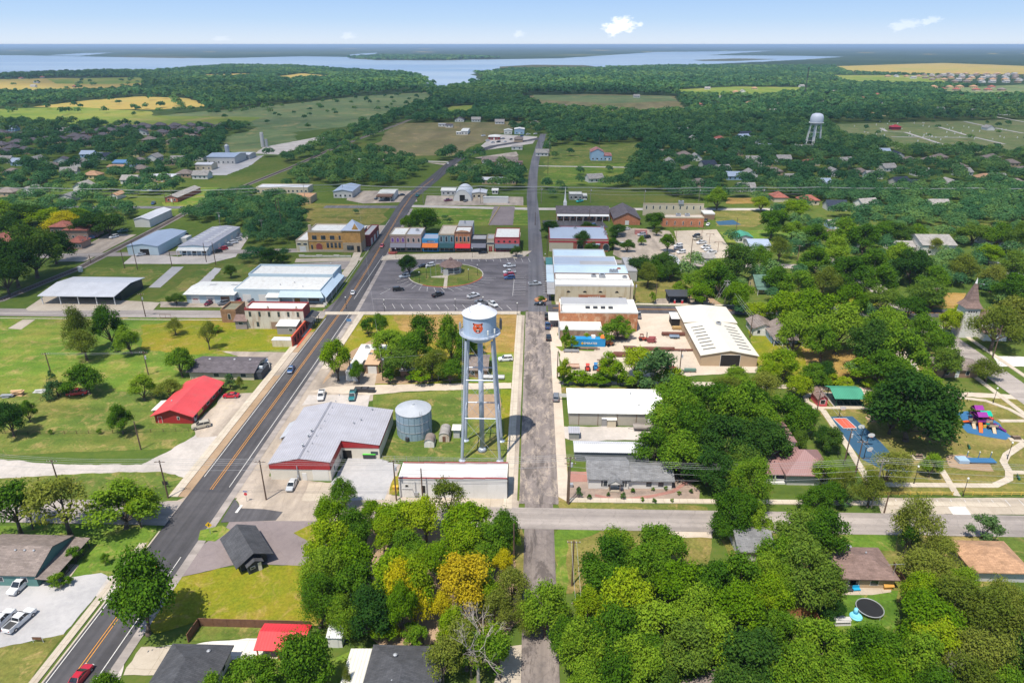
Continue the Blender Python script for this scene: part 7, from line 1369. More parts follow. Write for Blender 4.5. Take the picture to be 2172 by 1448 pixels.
PL='''126 1030 975 x;357 1056 976 x;299 953 893 p;565 1060 976 x;107 787 748 x;315 795 745 t;309 672 622 t;841 1062 976 t;897 1063 993 p;1206 1070 968 2;1203 1067 990 p;1090 1188 1110 p;1213 1242 1146 x;1224 1340 1276 t;1524 1046 988 t;1726 905 828 x;1792 976 908 t;1812 1012 934 x;1848 1076 974 x g;745 806 757 l;812 807 757 l;930 805 748 t g;1182 802 745 p;1440 800 742 t;1590 716 668 x;1537 642 594 2 g;1518 598 572 t g;1390 640 600 p;1345 646 596 t;1335 650 600 p;1460 592 506 p;1560 498 462 p
-40 432 396 x;112 430 398 x;240 426 400 x;352 432 404 x;368 434 402 x;648 432 392 x g;728 414 390 x g;898 432 396 x g;1019 432 394 t g;1148 432 395 2 g;1252 430 397 t g;1366 434 399 t g;1482 428 397 t g;1617 426 397 2 g;1735 424 396 t g;1900 424 398 x g;2060 424 398 x g;2240 424 398 x g;470 495 450 t g;558 500 466 x g;292 572 510 p;193 558 540 p;265 570 530 p;365 565 530 p;438 556 515 p;458 562 514 p;1975 660 610 x;1955 590 520 l;1880 640 600 p;2063 650 600 l;2105 760 690 p;1795 385 350 x;1910 370 345 x;2118 368 330 x;2020 350 338 x;1660 262 238 p;1270 335 290 p;1165 330 300 t;1162 370 320 x;1100 262 245 p;976 272 250 p;1135 478 450 p;1160 560 500 p;600 500 420 p;745 330 300 x;590 470 420 p;1660 800 740 x;1690 560 520 x;1250 475 442 p;1875 1088 1050 p;1190 700 645 p'''
for it in PL.replace('\n',';').split(';'):
 k=it.split();pole(int(k[0]),float(k[1]),float(k[2]),k[3],len(k)>4)
def wires(ids,label,n=3,drop=(0,),sagf=0.012,r=0.026):
 x0,y0,h0=POLES[ids[0]];o=thing('power_line',label,'power line',x0,y0)
 offs={3: (-1.1,0,1.1),4: (-1.15,-0.45,0.45,1.15),2: (-0.5,0.5),1: (0,)}[n]
 for dz in drop:
  for of in (offs if dz==0 else (0,)):
   mb=MB()
   for a,b in zip(ids,ids[1:]):
    A,B=POLES[a],POLES[b];L=hypot(B[0] - A[0],B[1] - A[1]);dx,dy=(B[0] - A[0])/L,(B[1] - A[1])/L
    P=[]
    for i in range(9):
     t=i/8;z=A[2]+(B[2] - A[2])*t -0.2 - dz -4*t*(1 - t)*L*sagf
     P.append((A[0]+(B[0] - A[0])*t - dy*of - x0,A[1]+(B[1] - A[1])*t+dx*of - y0,z))
    mb.path(P,r,4)
   part('wire',mb,WIRE,o)
EXTRA={}
POLES[-901]=(G(-200,1040)[0],131,10.5);POLES[2400]=(165,129,12)
wires([-901,126,357,565,841,1206],'power line crossing the highway in front of the grey hall',4,(0,2.2))
wires([1206,1524,1848,2400],'power line along the cross street in front of the garden house',4,(0,2.4,4.0))
wires([-40,112,240,352,648,728,898,1019,1148,1252,1366,1482,1617,1735,1900,2060,2240],'long power line crossing the whole town behind the school',3,(0,2.0,4.2),0.01,0.07)
wires([1848,1812,1792,1726],'power line beside the basketball court',2,(0,));wires([745,812,930],'low power line along the alley behind the tan garage',1,(0,));wires([1537,1590,1660],'power line over the trees east of the workshop',2,(0,1.5))
wires([1213,1224],'short power line by the street under the oaks',2,(0,));wires([107,315],'power line across the meadow of the low purple-roofed house',2,(0,));wires([1440,1537,1518],'power line from the steel yard past the black drive-in stand',2,(0,))
GLOBE=surf('lamp_globe',(0.65,0.65,0.6),0.3);LAMPK=surf('black_lamp_post',(0.02,0.02,0.02),0.5)
def lamp(px,yb,h=4.6):
 x,y=G(px,yb);o=thing('lamp_post',None,'lamp post',x,y,0,'black globe lamp posts');mb=MB();mb.cyl(0,0,0,0.5,0.2,0.12,8);mb.cyl(0,0,0.5,h,0.075,0.06,8);part('post',mb,LAMPK,o);mb=MB();mb.lathe([(0.05,h),(0.22,h+0.15),(0.26,h+0.35),(0.16,h+0.55),(0.02,h+0.62)],10);part('globe',mb,GLOBE,o,True);AUTO.append((o,x,y,'black globe lamp post','lamp'))
for a in ((816,661),(966,659),(1097,668),(1025,655),(905,590),(1013,584),(890,600),(994,594),(1158,620),(1156,560),(840,548),(1002,547),(735,655),(704,580),(650,640),(1938,1026),(2136,974),(2106,855),(2042,1052),(1145,668)): lamp(*a)
def dbl(px,yb,yt):
 x,y=G(px,yb);h=HT(x,y,yt);o=thing('lamp_post',None,'lamp post',x,y,0,'twin-armed car park lamps');mb=MB();mb.cyl(0,0,0,h,0.12,0.1,8);mb.box(-1.9,1.9,-0.06,0.06,h -0.15,h);part('post',mb,surf('rust_brown_post',(0.2,0.1,0.07),0.6),o);part('lamp_head',MB().box(-2.2,-1.5,-0.25,0.25,h -0.35,h -0.15),DARKM,o);part('lamp_head',MB().box(1.5,2.2,-0.25,0.25,h -0.35,h -0.15),DARKM,o);AUTO.append((o,x,y,'twin-armed lamp post','lamp'))
for a in ((1488,502,482),(1504,517,496),(1522,535,513),(1434,505,483)): dbl(*a)
x,y=G(957,577);o=thing('gazebo','open gazebo with a brown octagonal roof and white posts on the grassy oval','gazebo',x,y);LM.append(('brown-roofed gazebo',x,y));mb=MB();mb.lathe([(5.6,3.5),(5.6,3.62),(1.2,6.0),(0.9,6.0),(0.9,6.5),(0.02,7.2)],8,ph=pi/8);part('roof',mb,S_brown,o);posts(o,[(4.6*cos(i*pi/4+pi/8),4.6*sin(i*pi/4+pi/8)) for i in range(8)],3.5,0.12)
mb=MB();mb.cyl(0,0,0,0.5,5.0,n=8,ph=pi/8);part('floor',mb,CO_slab,o);mb=MB()
for i in range(7): a,b=i*pi/4+pi/8,(i+1)*pi/4+pi/8;mb.obox((4.6*cos(a),4.6*sin(a)),(4.6*cos(b),4.6*sin(b)),0.08,1.2,1.4)
part('railing',mb,TRIM_W,o)
for px,py in ((914,588),(925,588),(936,589)):
 x,y=G(px,py);o=thing('flagpole',None,'flagpole',x,y,0,'flagpoles on the grassy oval');mb=MB();mb.cyl(0,0,0,7.5,0.07,0.05,8);mb.cyl(0,0,7.5,7.65,0.1,0.02,8);part('pole',mb,METAL,o);AUTO.append((o,x,y,'slim bare flagpole','pole'))
mb=MB();mb.box(-1.1,1.1,-0.25,0.25,0,2.6);mb.box(-1.3,1.3,-0.4,0.4,0,0.4);solo('monument',mb,W_ltgrey,'pale stone monument slab where the oval path begins','monument',*G(946,584))
x,y=G(1147,638);o=thing('planter','curved brick planter with a leafy shrub at the street corner','planter',x,y);mb=MB();mb.lathe([(2.6,0),(2.6,0.7),(2.2,0.7),(2.2,0.5),(0.02,0.5)],18);part('brick_rim',mb,BR_orange,o);cm,tm=TREES['b'][0];q=link('shrub',cm,o);q.scale=(0.42,0.42,0.16);q.location=(0,0,0.3)
x,y=G(833,537);mb=MB();mb.lathe([(2.4,0),(2.4,0.5),(2.0,0.5),(0.02,0.4)],14);mb.box(-2,-1.4,0.6,1.2,0.4,1.6,1);mb.cyl(-1.7,0.9,1.6,2.1,0.3,0.2,8,1);solo('planter',mb,[BR_dkred,surf('yellow_figure',(0.6,0.35,0.05),0.6)],'round red flower bed with a small yellow ornament at the shops corner','planter',x,y)
x0,y0=G(1772,862);x1=G(1828,862)[0];W=x1 - x0;o=thing('picnic_shelter','green-roofed picnic shelter with dark tables beside the red playhouse','shelter',x0,y0);LM.append(('green-roofed picnic shelter',x0+4,y0+3));slabroof(o,[(-1,-0.8,3.0),(W+.3,-0.8,3.0),(W+.3,3.5,4.3),(-1,3.5,4.3)],0.15,R_gmet);slabroof(o,[(-1,3.5,4.3),(W+.3,3.5,4.3),(W+.3,7,3.2),(-1,7,3.2)],0.15,R_gmet);posts(o,[(0,0),(W,0),(0,6.2),(W,6.2),(W/2,6.2)],3.0,0.1,surf('green_post',(0.02,0.1,0.06),0.6));part('floor_slab',MB().box(-0.6,W+.3,-0.6,6.8,0,0.15),CO_slab,o)
for i in range(4):
 for j in range(2): mb=MB();a,b=1+i*2.0,1.2+j*2.6;mb.box(a,a+1.5,b,b+0.8,0.68,0.76);mb.box(a,a+1.5,b -.5,b -.2,0.4,0.46);mb.box(a,a+1.5,b+1,b+1.3,0.4,0.46);mb.box(a+.3,a+.4,b -.4,b+1.2,0.15,0.7);mb.box(a+1.1,a+1.2,b -.4,b+1.2,0.15,0.7);tag(link('picnic_table',mb.mesh('picnic_table',surf('dark_green_table',(0.02,0.05,0.04),0.6))),None,'picnic table','dark tables under the green shelter');q=bpy.context.scene.collection.objects[-1];q.location=(x0,y0,0.01);AUTO.append((q,x0+a,y0+b,'dark green picnic table','table'))
o,W,D,h=bld('playhouse','pink-red playhouse with a brown gable roof beside the green-roofed shelter','playhouse',1733,862,1753,h=2.6,D=5.2,roof='gy',rise=1.1,wall=surf('playhouse_red',(0.5,0.08,0.09),0.7),roofm=S_brown,ov=0.35,wins=[('f',1,1.0,1.2,1.2,'window',None,INT)],lm='pink-red playhouse')
def hoop(px,yb,yaw):
 x,y=G(px,yb);o=thing('basketball_hoop',None,'basketball hoop',x,y,yaw,'basketball hoops along the blue court');mb=MB();mb.cyl(0,0,0,3.4,0.09,n=8);mb.tube((0,0,3.2),(0,-1.2,3.4),0.06);mb.box(-0.5,0.5,-0.3,0.3,0,0.12);part('post',mb,LAMPK,o);mb=MB();mb.prism([(0.9*cos(a),0.6*sin(a)) for a in [i*pi/7 for i in range(14)]],0,0.06);q=part('backboard',mb,TRIM_W,o);q.rotation_euler=(pi/2,0,0);q.location=(0,-1.2,3.5)
 mb=MB();mb.path([(0.24*cos(a),-1.5+0.24*sin(a),3.1) for a in [i*pi/5 for i in range(11)]],0.02,4);part('rim',mb,surf('hoop_orange',(0.6,0.13,0.03),0.5),o);AUTO.append((o,x,y,'white-backed basketball hoop','hoop'))
for a in ((1779,884,0.1),(1826,934,pi),(1838,942,0),(1832,972,0.3)): hoop(*a)
PX,PY=G(2080,902);o=thing('playground','big playground climbing frame with purple and green roofs and orange slides','playground',PX,PY);LM.append(('playground climbing frame',PX,PY));o.scale=(.8,.8,.78)
PUR=surf('purple_plastic',(0.24,0.03,0.24),0.5);GRN=surf('green_plastic',(0.0,0.36,0.24),0.5);ORG=surf('orange_plastic',(0.7,0.14,0.03),0.45);REDP=surf('red_plastic',(0.62,0.05,0.06),0.45);BRNP=surf('brown_post_metal',(0.08,0.045,0.04),0.6);TANP=surf('tan_plastic',(0.45,0.35,0.24),0.6);YELP=surf('yellow_plastic',(0.68,0.4,0.05),0.5)
def deck(x,y,z,roofz=None,m=None,w=1.6):
 part('deck',MB().box(x - w,x+w,y - w,y+w,z -.12,z),BRNP,o)
 for a in (-w,w):
  for b in (-w,w): mb=MB();mb.cyl(x+a,y+b,0,(roofz or z+1.0),0.08,n=6);part('post',mb,BRNP,o)
 if roofz:
  mb=MB();w2=w+.3;mb.poly([(x - w2,y - w2,roofz),(x+w2,y - w2,roofz),(x+w2,y,roofz+1.1),(x - w2,y,roofz+1.1)]);mb.poly([(x - w2,y,roofz+1.1),(x+w2,y,roofz+1.1),(x+w2,y+w2,roofz),(x - w2,y+w2,roofz)]);mb.poly([(x - w2,y+w2,roofz),(x+w2,y+w2,roofz),(x+w2,y - w2,roofz),(x - w2,y - w2,roofz)]);part('roof',mb,m,o)
 mb=MB();mb.obox((x - w,y - w),(x+w,y - w),.06,z,z+.8);mb.obox((x - w,y+w),(x+w,y+w),.06,z,z+.8);part('panel',mb,TANP if not roofz else PUR,o)
deck(-0.5,3.2,2.4,5.2,PUR,1.2);deck(1.4,1.8,1.6,3.8,GRN,1.5);deck(-0.9,0.2,2.0,4.2,PUR,1.4);deck(2.2,-1.5,1.3,None);deck(-2.6,0.4,1.2,None,None,1.0)
def slide(p,q,m,w=0.5,hood=None):
 mb=MB();P,Q=Vector(p),Vector(q);d=(Q - P);n=Vector((-d.y,d.x,0)).normalized()*w;u=Vector((0,0,.22));c=[P+n,P - n,Q - n,Q+n]
 mb.poly(c);mb.poly([v - Vector((0,0,.1)) for v in c][::-1]);mb.poly([c[0],c[3],c[3]+u,c[0]+u]);mb.poly([c[1]+u,c[2]+u,c[2],c[1]]);mb.poly([c[0]+u,c[3]+u,c[3],c[0]]);mb.poly([c[1],c[2],c[2]+u,c[1]+u]);part('slide',mb,m,o)
slide((-1.3,-1.2,2.0),(-3.0,-5.2,0.3),ORG,.55);slide((-3.4,0.9,1.2),(-6.6,1.6,.25),ORG,.45);slide((3.4,-1.2,1.6),(5.8,-4.4,.3),PUR,.4);slide((2.2,-3.0,1.3),(1.4,-5.6,.1),TANP,.55);slide((-3.0,-.5,1.2),(-3.6,-2.6,.1),TANP,.55)
mb=MB();mb.path([(2.9+1.5*cos(a),1.3+1.5*sin(a),1.9 -.22*a) for a in [i*.5 for i in range(10)]],.42,8);part('tube_slide',mb,REDP,o,True);part('play_panel',MB().box(-.6,.4,-2.2,-1.9,.3,1.4),YELP,o);part('play_panel',MB().box(.6,1.7,-1.6,-1.4,.6,1.9),GRN,o)
x,y=G(1857,887);o=thing('merry_go_round','small round merry-go-round in yellow and red on a bare patch','merry-go-round',x,y);mb=MB();mb.cyl(0,0,.2,.35,1.7,n=18);part('platform',mb,surf('dark_yellow_disc',(0.15,0.13,0.1),0.6),o)
for i in range(5): a=i*1.257;mb=MB();mb.path([(1.5*cos(a),1.5*sin(a),.3),(1.5*cos(a),1.5*sin(a),1.0),(.3*cos(a),.3*sin(a),1.0)],.07,5);part('handle',mb,(YELP,REDP)[i % 2],o)
x,y=G(2056,984);o=thing('play_deck','low blue play deck with lamp-topped posts in the sand pit','play deck',x,y);part('deck',MB().box(0,6.6,-.1,1.9,.55,.7),BLUE_PAD,o);part('step_block',MB().box(-2.6,-.1,-.1,2.2,.2,1.0),W_blue,o)
for i in range(3): mb=MB();mb.cyl(i*2.9+.3,2.0,0,2.2,.09,n=6);mb.cyl(i*2.9+.3,2.0,2.2,2.45,.16,n=8,mi=1);part('post',mb,[BLUE_PAD,GLOBE],o)
def table(px,py,label):
 x,y=G(px,py);o=thing('picnic_table',label,'picnic table',x,y);part('table_top',MB().box(-1,1,-.4,.4,.72,.8),WOODP,o)
 for s in (-1,1): part('bench_seat',MB().box(-1,1,s*.75 -.15,s*.75+.15,.42,.48),WOODP,o)
 for s in (-.7,.7): part('leg',MB().box(s -.06,s+.06,-.75,.75,.05,.72),DARKM,o)
table(1947,969,'brown picnic table on a concrete slab under the big park tree');table(1872,838,'dark picnic table behind the green-roofed shelter');table(2154,930,'dark picnic table at the tip of the blue play surface')
for px,py,lb in ((2055,950,'dark green bench on the park lawn above the sand pit'),(2160,1015,'dark green bench by the park path bend'),(1696,838,'green bin-like bench at the park fence corner')):
 x,y=G(px,py);o=thing('bench',lb,'bench',x,y,1.2);gm=surf('green_bench',(0.02,0.1,0.06),0.6);part('seat',MB().box(-.9,.9,-.25,.25,.4,.46),gm,o);part('backrest',MB().box(-.9,.9,.25,.32,.5,.95),gm,o)
 for s in (-.75,.75): part('leg',MB().box(s -.04,s+.04,-.2,.3,0,.4),gm,o)
fence('fence','yellow pipe rail along the park car park, west of the path',[(1863,1050),(2020,1050)],1.0,FENY,'rail',step=2.2);fence('fence','yellow pipe rail along the park car park, east of the path',[(2042,1050),(2330,1051)],1.0,FENY,'rail',step=2.2);fence('fence','black wire fence on the west side of the park',[(1690,845),(1745,925),(1812,1020),(1838,1050)],1.6,FENK,'wire',step=3)
fence('fence','rusty wire fence along the alley north of the park',[(1690,828),(1880,834),(2050,842)],1.5,surf('rust_wire',(0.25,0.12,0.08),0.8),'wire',step=3.2);fence('fence','chain-link fence between the hall lot and the water tower',[(812,978),(1068,984)],1.6,FENG,'wire',step=3);fence('fence','low wire fence across the meadow beside the red store',[(-60,917),(60,921),(240,919),(400,914)],1.0,surf('brown_wire',(0.13,0.08,0.05),0.9),'wire',step=3);fence('fence','low wire fence behind the red store meadow',[(100,842),(60,870)],1.1,MATS['brown_wire'],'wire');fence('fence','pale picket fence behind the grassy block north of the square',[(1060,440),(1036,478)],1.0,FENY,'rail',step=3)
x0,y0=G(1211,735);x1=G(1283,735)[0];W=x1 - x0;o=thing('container','bright blue shipping container lettered EMIRATES in white with a yellow emblem','container',x0,y0);LM.append(('blue shipping container',(x0+x1)/2,y0+1));part('body',MB().box(0,W,0,2.6,.1,2.9),ribbed('container_blue',(0.015,0.24,0.52),0.5,0.28,0),o);mb=MB();[mb.box(a,a+.12,-.03,2.63,0,2.93) for a in (0,W -.12)];mb.box(0,W,-.03,0,2.8,2.93);part('frame',mb,surf('container_blue_edge',(0.02,0.28,0.56),0.5),o)
textpart(o,'EMIRATES',W*.57,-.05,1.0,1.05,TRIM_W,bold=.03);mb=MB();mb.prism([(.55*cos(a),.55*sin(a)) for a in [i*pi/2 for i in range(4)]],0,.03);q=part('emblem',mb,YELP,o);q.rotation_euler=(pi/2,0,0);q.location=(W*.33,-.02,1.35)
mb=MB();mb.box(W*.6,W*.71,.6,2.2,2.9,3.7);q=part('roof_box',mb,TRIM_W,o);mb=MB();mb.box(W -1.6,W -.2,.4,2.4,2.93,3.1);mb.poly([(W -1.7,.3,3.1),(W -.1,.3,3.1),(W -.6,1.2,4.2),(W -1.2,1.2,4.2)]);mb.poly([(W -.1,.3,3.1),(W -.1,2.4,3.1),(W -.6,1.2,4.2)]);mb.poly([(W -.1,2.4,3.1),(W -1.7,2.4,3.1),(W -1.2,1.2,4.2),(W -.6,1.2,4.2)]);mb.poly([(W -1.7,2.4,3.1),(W -1.7,.3,3.1),(W -1.2,1.2,4.2)]);solo('tarpaulin',mb,surf('orange_tarp',(0.6,0.16,0.03),0.8),'crumpled orange tarpaulin on the end of the blue container','tarpaulin',x0,y0)
STL=surf('rusty_steel',(0.16,0.065,0.045),0.7,0.35,0.8);rs=random.Random(5)
def beams(px,py,L,n,label,m=STL,yaw=0.0,lev=2):
 x,y=G(px,py);o=thing('steel_stack',label,'stack',x,y,yaw)
 for k in (0,L*.5,L*.9): part('bearer',MB().box(k,k+.3,-.2,n*.45,0,.4),WOODP,o)
 for j in range(lev):
  for i in range(n): mb=MB();a=rs.uniform(-.6,.6);z=.4+j*.4;mb.box(a,a+L*rs.uniform(.8,1),i*.42,i*.42+.3,z,z+.32);part('beam',mb,m,o)
beams(1300,758,13,6,'broad stack of rusty steel beams in the middle of the yard');beams(1362,745,11,4,'shorter stack of rusty beams nearer the workshop');beams(1406,713,9,4,'rusty beams leaning beside the workshop wall');beams(1296,722,6,3,'small heap of dark steel by the vine-covered wall',DARKM);beams(1420,745,12,2,'long thin row of steel channel by the workshop corner',STL,0,1);beams(1220,742,8,3,'low heap of scrap along the container',WOODP,0,1);beams(1376,728,2.4,5,'upright rack of short red steel posts in the yard',surf('red_rack',(0.3,0.08,0.08),0.7),0,4);beams(1412,785,3,3,'small stack of red steel under the yard pole',MATS['red_rack'])
beams(1325,742,5,3,'small stack of brown pipes between the long steel stacks',TRIM_B);beams(1196,748,5,2,'short row of grey pipes by the street edge of the yard',METAL);beams(1428,700,4,4,'pile of yellowish timber against the workshop',surf('yellow_timber',(0.42,0.28,0.12),0.8));beams(1340,770,6,3,'low stack of dark channel steel by the round yard tree',DARKM);beams(1450,790,4,3,'green and grey scrap bundle in front of the workshop door',surf('green_scrap',(0.12,0.2,0.16),0.7));beams(1270,770,5,2,'bundle of pale planks in the open yard',WOODP)
def machine(px,py,label,name,col,fork=False,yaw=0.0,cat='tractor'):
 x,y=G(px,py);o=thing(name,label,cat,x,y,yaw);m=surf('machine_'+label.split()[0]+str(px),col,0.5,0.15)
 mb=MB();mb.box(-1.2,.9,-.55,.55,.5,1.25);mb.box(.1,1.3,-.45,.45,.6,1.1);part('body',mb,m,o);mb=MB();[mb.box(a -.05,a+.05,b -.05,b+.05,1.2,2.3) for a in (-1.0,.1) for b in (-.5,.5)];mb.box(-1.1,.2,-.6,.6,2.3,2.4);part('cab_frame',mb,m if not fork else STL,o)
 for a,r in ((-.8,.6),(.9,.42)):
  for s in (-1,1): mb=MB();ring=lambda yy: [(a+r*cos(t),yy,r+r*sin(t)) for t in [i*pi/6 for i in range(12)]];mb.loft([ring(s*.55),ring(s*.85)]);part('wheel',mb,TYRE,o)
 if fork: mb=MB();[mb.box(1.3,1.45,b -.06,b+.06,.1,3.2) for b in (-.4,.4)];[mb.box(1.4,2.5,b -.08,b+.08,.15,.25) for b in (-.35,.35)];part('mast',mb,DARKM,o)
machine(1363,722,'rust-red forklift with raised mast in the middle of the yard','forklift',(0.38,0.07,0.04),True,0,'forklift');machine(1246,785,'red tractor parked by the yard hedge','tractor',(0.55,0.05,0.03),False,1.5);machine(1263,783,'blue tractor beside the red one at the hedge','tractor',(0.03,0.2,0.45),False,1.5);machine(1293,733,'old orange machine beside the end of the container','loader',(0.4,0.13,0.05),False,.4,'loader')
def trolley(px,py,L,W_,col,label,z=.6,name='flat_trailer'):
 x,y=G(px,py);o=thing(name,label,'trailer',x,y);mb=MB();mb.box(0,L,0,W_,z,z+.15);mb.obox((0,0),(L,0),.06,z,z+.5);mb.obox((0,W_),(L,W_),.06,z,z+.5);part('bed',mb,surf('trailer_'+str(px),col,0.7,0.2),o)
 for a in (L*.45,L*.62):
  for s in (0,W_): mb=MB();mb.cyl(0,0,-.1,.1,.35,n=10);q=part('wheel',mb,TYRE,o);q.rotation_euler=(pi/2,0,0);q.location=(a,s,.35)
 mb=MB();mb.tube((-1.4,W_/2,.45),(0,W_/2,z),.06);part('drawbar',mb,DARKM,o)
trolley(1266,790,5,2,(0.4,0.09,0.05),'red flat trailer beside the blue tractor');trolley(1203,783,4,2.2,(0.45,0.3,0.22),'pale flat trailer behind the ivy hedge');trolley(1421,719,3.5,1.8,(0.2,0.25,0.32),'dark utility trailer by the workshop');trolley(1344,916,11,2.4,(0.28,0.25,0.23),'long grey trailer in the gravel yard below the white warehouse',1.0);trolley(1022,806,7,1.8,(0.5,0.5,0.5),'pale boat trailer beside the brown cottage')
def bin_(px,py,L,W_,hh,m,label,name='dumpster',lid=None):
 x,y=G(px,py);o=thing(name,label,'dumpster' if name=='dumpster' else 'bin',x,y);mb=MB();mb.loft([[(.1,.1,0),(L -.1,.1,0),(L -.1,W_ -.1,0),(.1,W_ -.1,0)],[(0,0,hh),(L,0,hh),(L,W_,hh),(0,W_,hh)]]);part('body',mb,m,o);part('lid',MB().box(-.04,L+.04,-.04,W_+.04,hh,hh+.1),lid or m,o)
bin_(770,974,3.2,1.8,1.4,DARKM,'black and green dumpster against the red-fascia hall',lid=surf('lime_lid',(0.1,0.5,0.06),0.6));bin_(752,833,2.2,1.5,1.3,DARKM,'black dumpster behind the teal pickup');bin_(766,833,2.2,1.5,1.3,DARKM,'black dumpster, middle of the row on the alley');bin_(779,834,2.2,1.5,1.3,DARKM,'black dumpster at the grass end of the alley row');bin_(833,1040,1.2,.8,.9,YELP,'small yellow utility box by the white building','utility_box');bin_(64,1240,1.6,.8,.8,surf('lime_bin',(0.25,0.6,0.03),0.6),'lime green bin behind the white SUV','bin');bin_(1208,1035,.8,.8,.9,METAL,'grey air conditioner beside the garden house','air_conditioner');bin_(166,577,1.6,1.3,2.2,TRIM_W,'white signal cabinet beside the railway','signal_cabinet')
def sign(px,py,label,parts,posts_=((0,0),),hp=2.0,pm=METAL):
 x,y=G(px,py);o=thing('sign',label,'sign',x,y);[part('post',(lambda m: (m.cyl(a,b,0,hp,.05,n=6),m)[1])(MB()),pm,o) for a,b in posts_]
 for nm,pts,m in parts: mb=MB();k=[(p[0],-.06,p[1]) for p in pts];mb.poly(k);mb.poly([(p[0],.0,p[1]) for p in pts][::-1]);part(nm,mb,m,o)
 return o
rect=lambda a,b,c,d: [(a,c),(b,c),(b,d),(a,d)]
YS=surf('sign_yellow',(0.72,0.45,0.01),0.5,0.04);o=sign(447,1133,'yellow diamond warning sign with a black symbol at the highway corner',[('face',[(0,1.8),(.75,2.55),(0,3.3),(-.75,2.55)],YS)],hp=2.6);mb=MB();mb.tube((-.05,-.08,2.3),(.05,-.08,2.8),.07);mb.tube((-.2,-.08,2.55),(.25,-.08,2.6),.05);mb.cyl(.02,-.08,2.82,2.98,.09,n=8);part('symbol',mb,DARKM,o)
x,y=G(552,796);o=thing('sign','white roadside sign on a stone base beside the long low house','sign',x,y);part('base',MB().box(-1.6,1.6,-.4,.4,0,1.3),W_beige,o);part('face',MB().box(-1.2,1.2,-.25,.25,1.3,3.3),surf('sign_white',(0.62,0.66,0.68),0.5),o);mb=MB();[mb.box(-.8,.8 -.3*(i % 2),-.28,-.25,1.6+i*.45,1.75+i*.45) for i in range(3)];part('lettering',mb,surf('sign_ink',(0.1,0.16,0.2),0.7),o)
sign(82,1362,'low brown sign on two white posts by the gravel car park',[('face',rect(-.8,.8,.7,1.3),FENW)],((-.9,0),(.9,0)),1.4,TRIM_W);sign(353,1034,'small black and white real-estate sign by the highway pole',[('face',rect(-.6,.6,.8,1.9),SIGK),('panel',rect(-.45,.45,1.0,1.4),TRIM_W)],((-.7,0),(.7,0)),2.0,DARKM);sign(524,1064,'red stop sign with a blue street plate at the corner lot',[('face',[(.4*cos(i*pi/4+.39),2.2+.4*sin(i*pi/4+.39)) for i in range(8)],REDP),('street_plate',rect(-.5,.5,2.8,3.0),surf('street_plate_blue',(0.05,0.12,0.4),0.6))],hp=3.0)
sign(741,688,'blue historical marker sign on the corner lawn of the square',[('face',rect(-.9,.9,1.2,2.3),surf('marker_blue',(0.1,0.22,0.4),0.6))],((-.8,0),(.8,0)),2.4);sign(352,676,'dark wooden gate frame standing on the lawn by the side street',[('face',rect(-2.1,2.1,.3,.5),FENW),('rail',rect(-2.1,2.1,1.7,1.9),FENW)],((-2.1,0),(2.1,0),(0,0)),2.0,FENW);sign(1194,848,'small white shop sign beside the parked dark SUV',[('face',rect(-1.2,1.2,1.0,2.2),TRIM_W)],((-1.1,0),(1.1,0)),2.2)
o=sign(690,655,'white direction sign at the south-west corner of the square',[('face',rect(-.5,.5,1.6,2.6),TRIM_W)],hp=2.6)
x,y=G(1843,1296);o=thing('trampoline','round black trampoline on the back lawn','trampoline',x,y);LM.append(('round black trampoline',x,y));mb=MB();mb.cyl(0,0,.85,.9,2.2,n=28);part('mat',mb,LAMPK,o);mb=MB();mb.path([(2.35*cos(a),2.35*sin(a),.9) for a in [i*pi/14 for i in range(29)]],.09,5);part('frame',mb,METAL,o);[part('leg',(lambda m: (m.tube((2.4*cos(a),2.4*sin(a),0),(2.4*cos(a),2.4*sin(a),.88),.05),m)[1])(MB()),METAL,o) for a in (.4,1.9,3.5,5.1)]
x,y=G(1815,1308);mb=MB();mb.lathe([(1.0,0),(1.15,.2),(1.0,.4),(.85,.25),(.8,.12),(.02,.1)],18);mb.cyl(.3,.9,.3,1.2,.5,.3,10);solo('paddling_pool',mb,surf('light_blue_vinyl',(0.2,0.55,0.7),0.4),'light blue inflatable paddling pool beside the trampoline','pool',x,y,smooth=True)
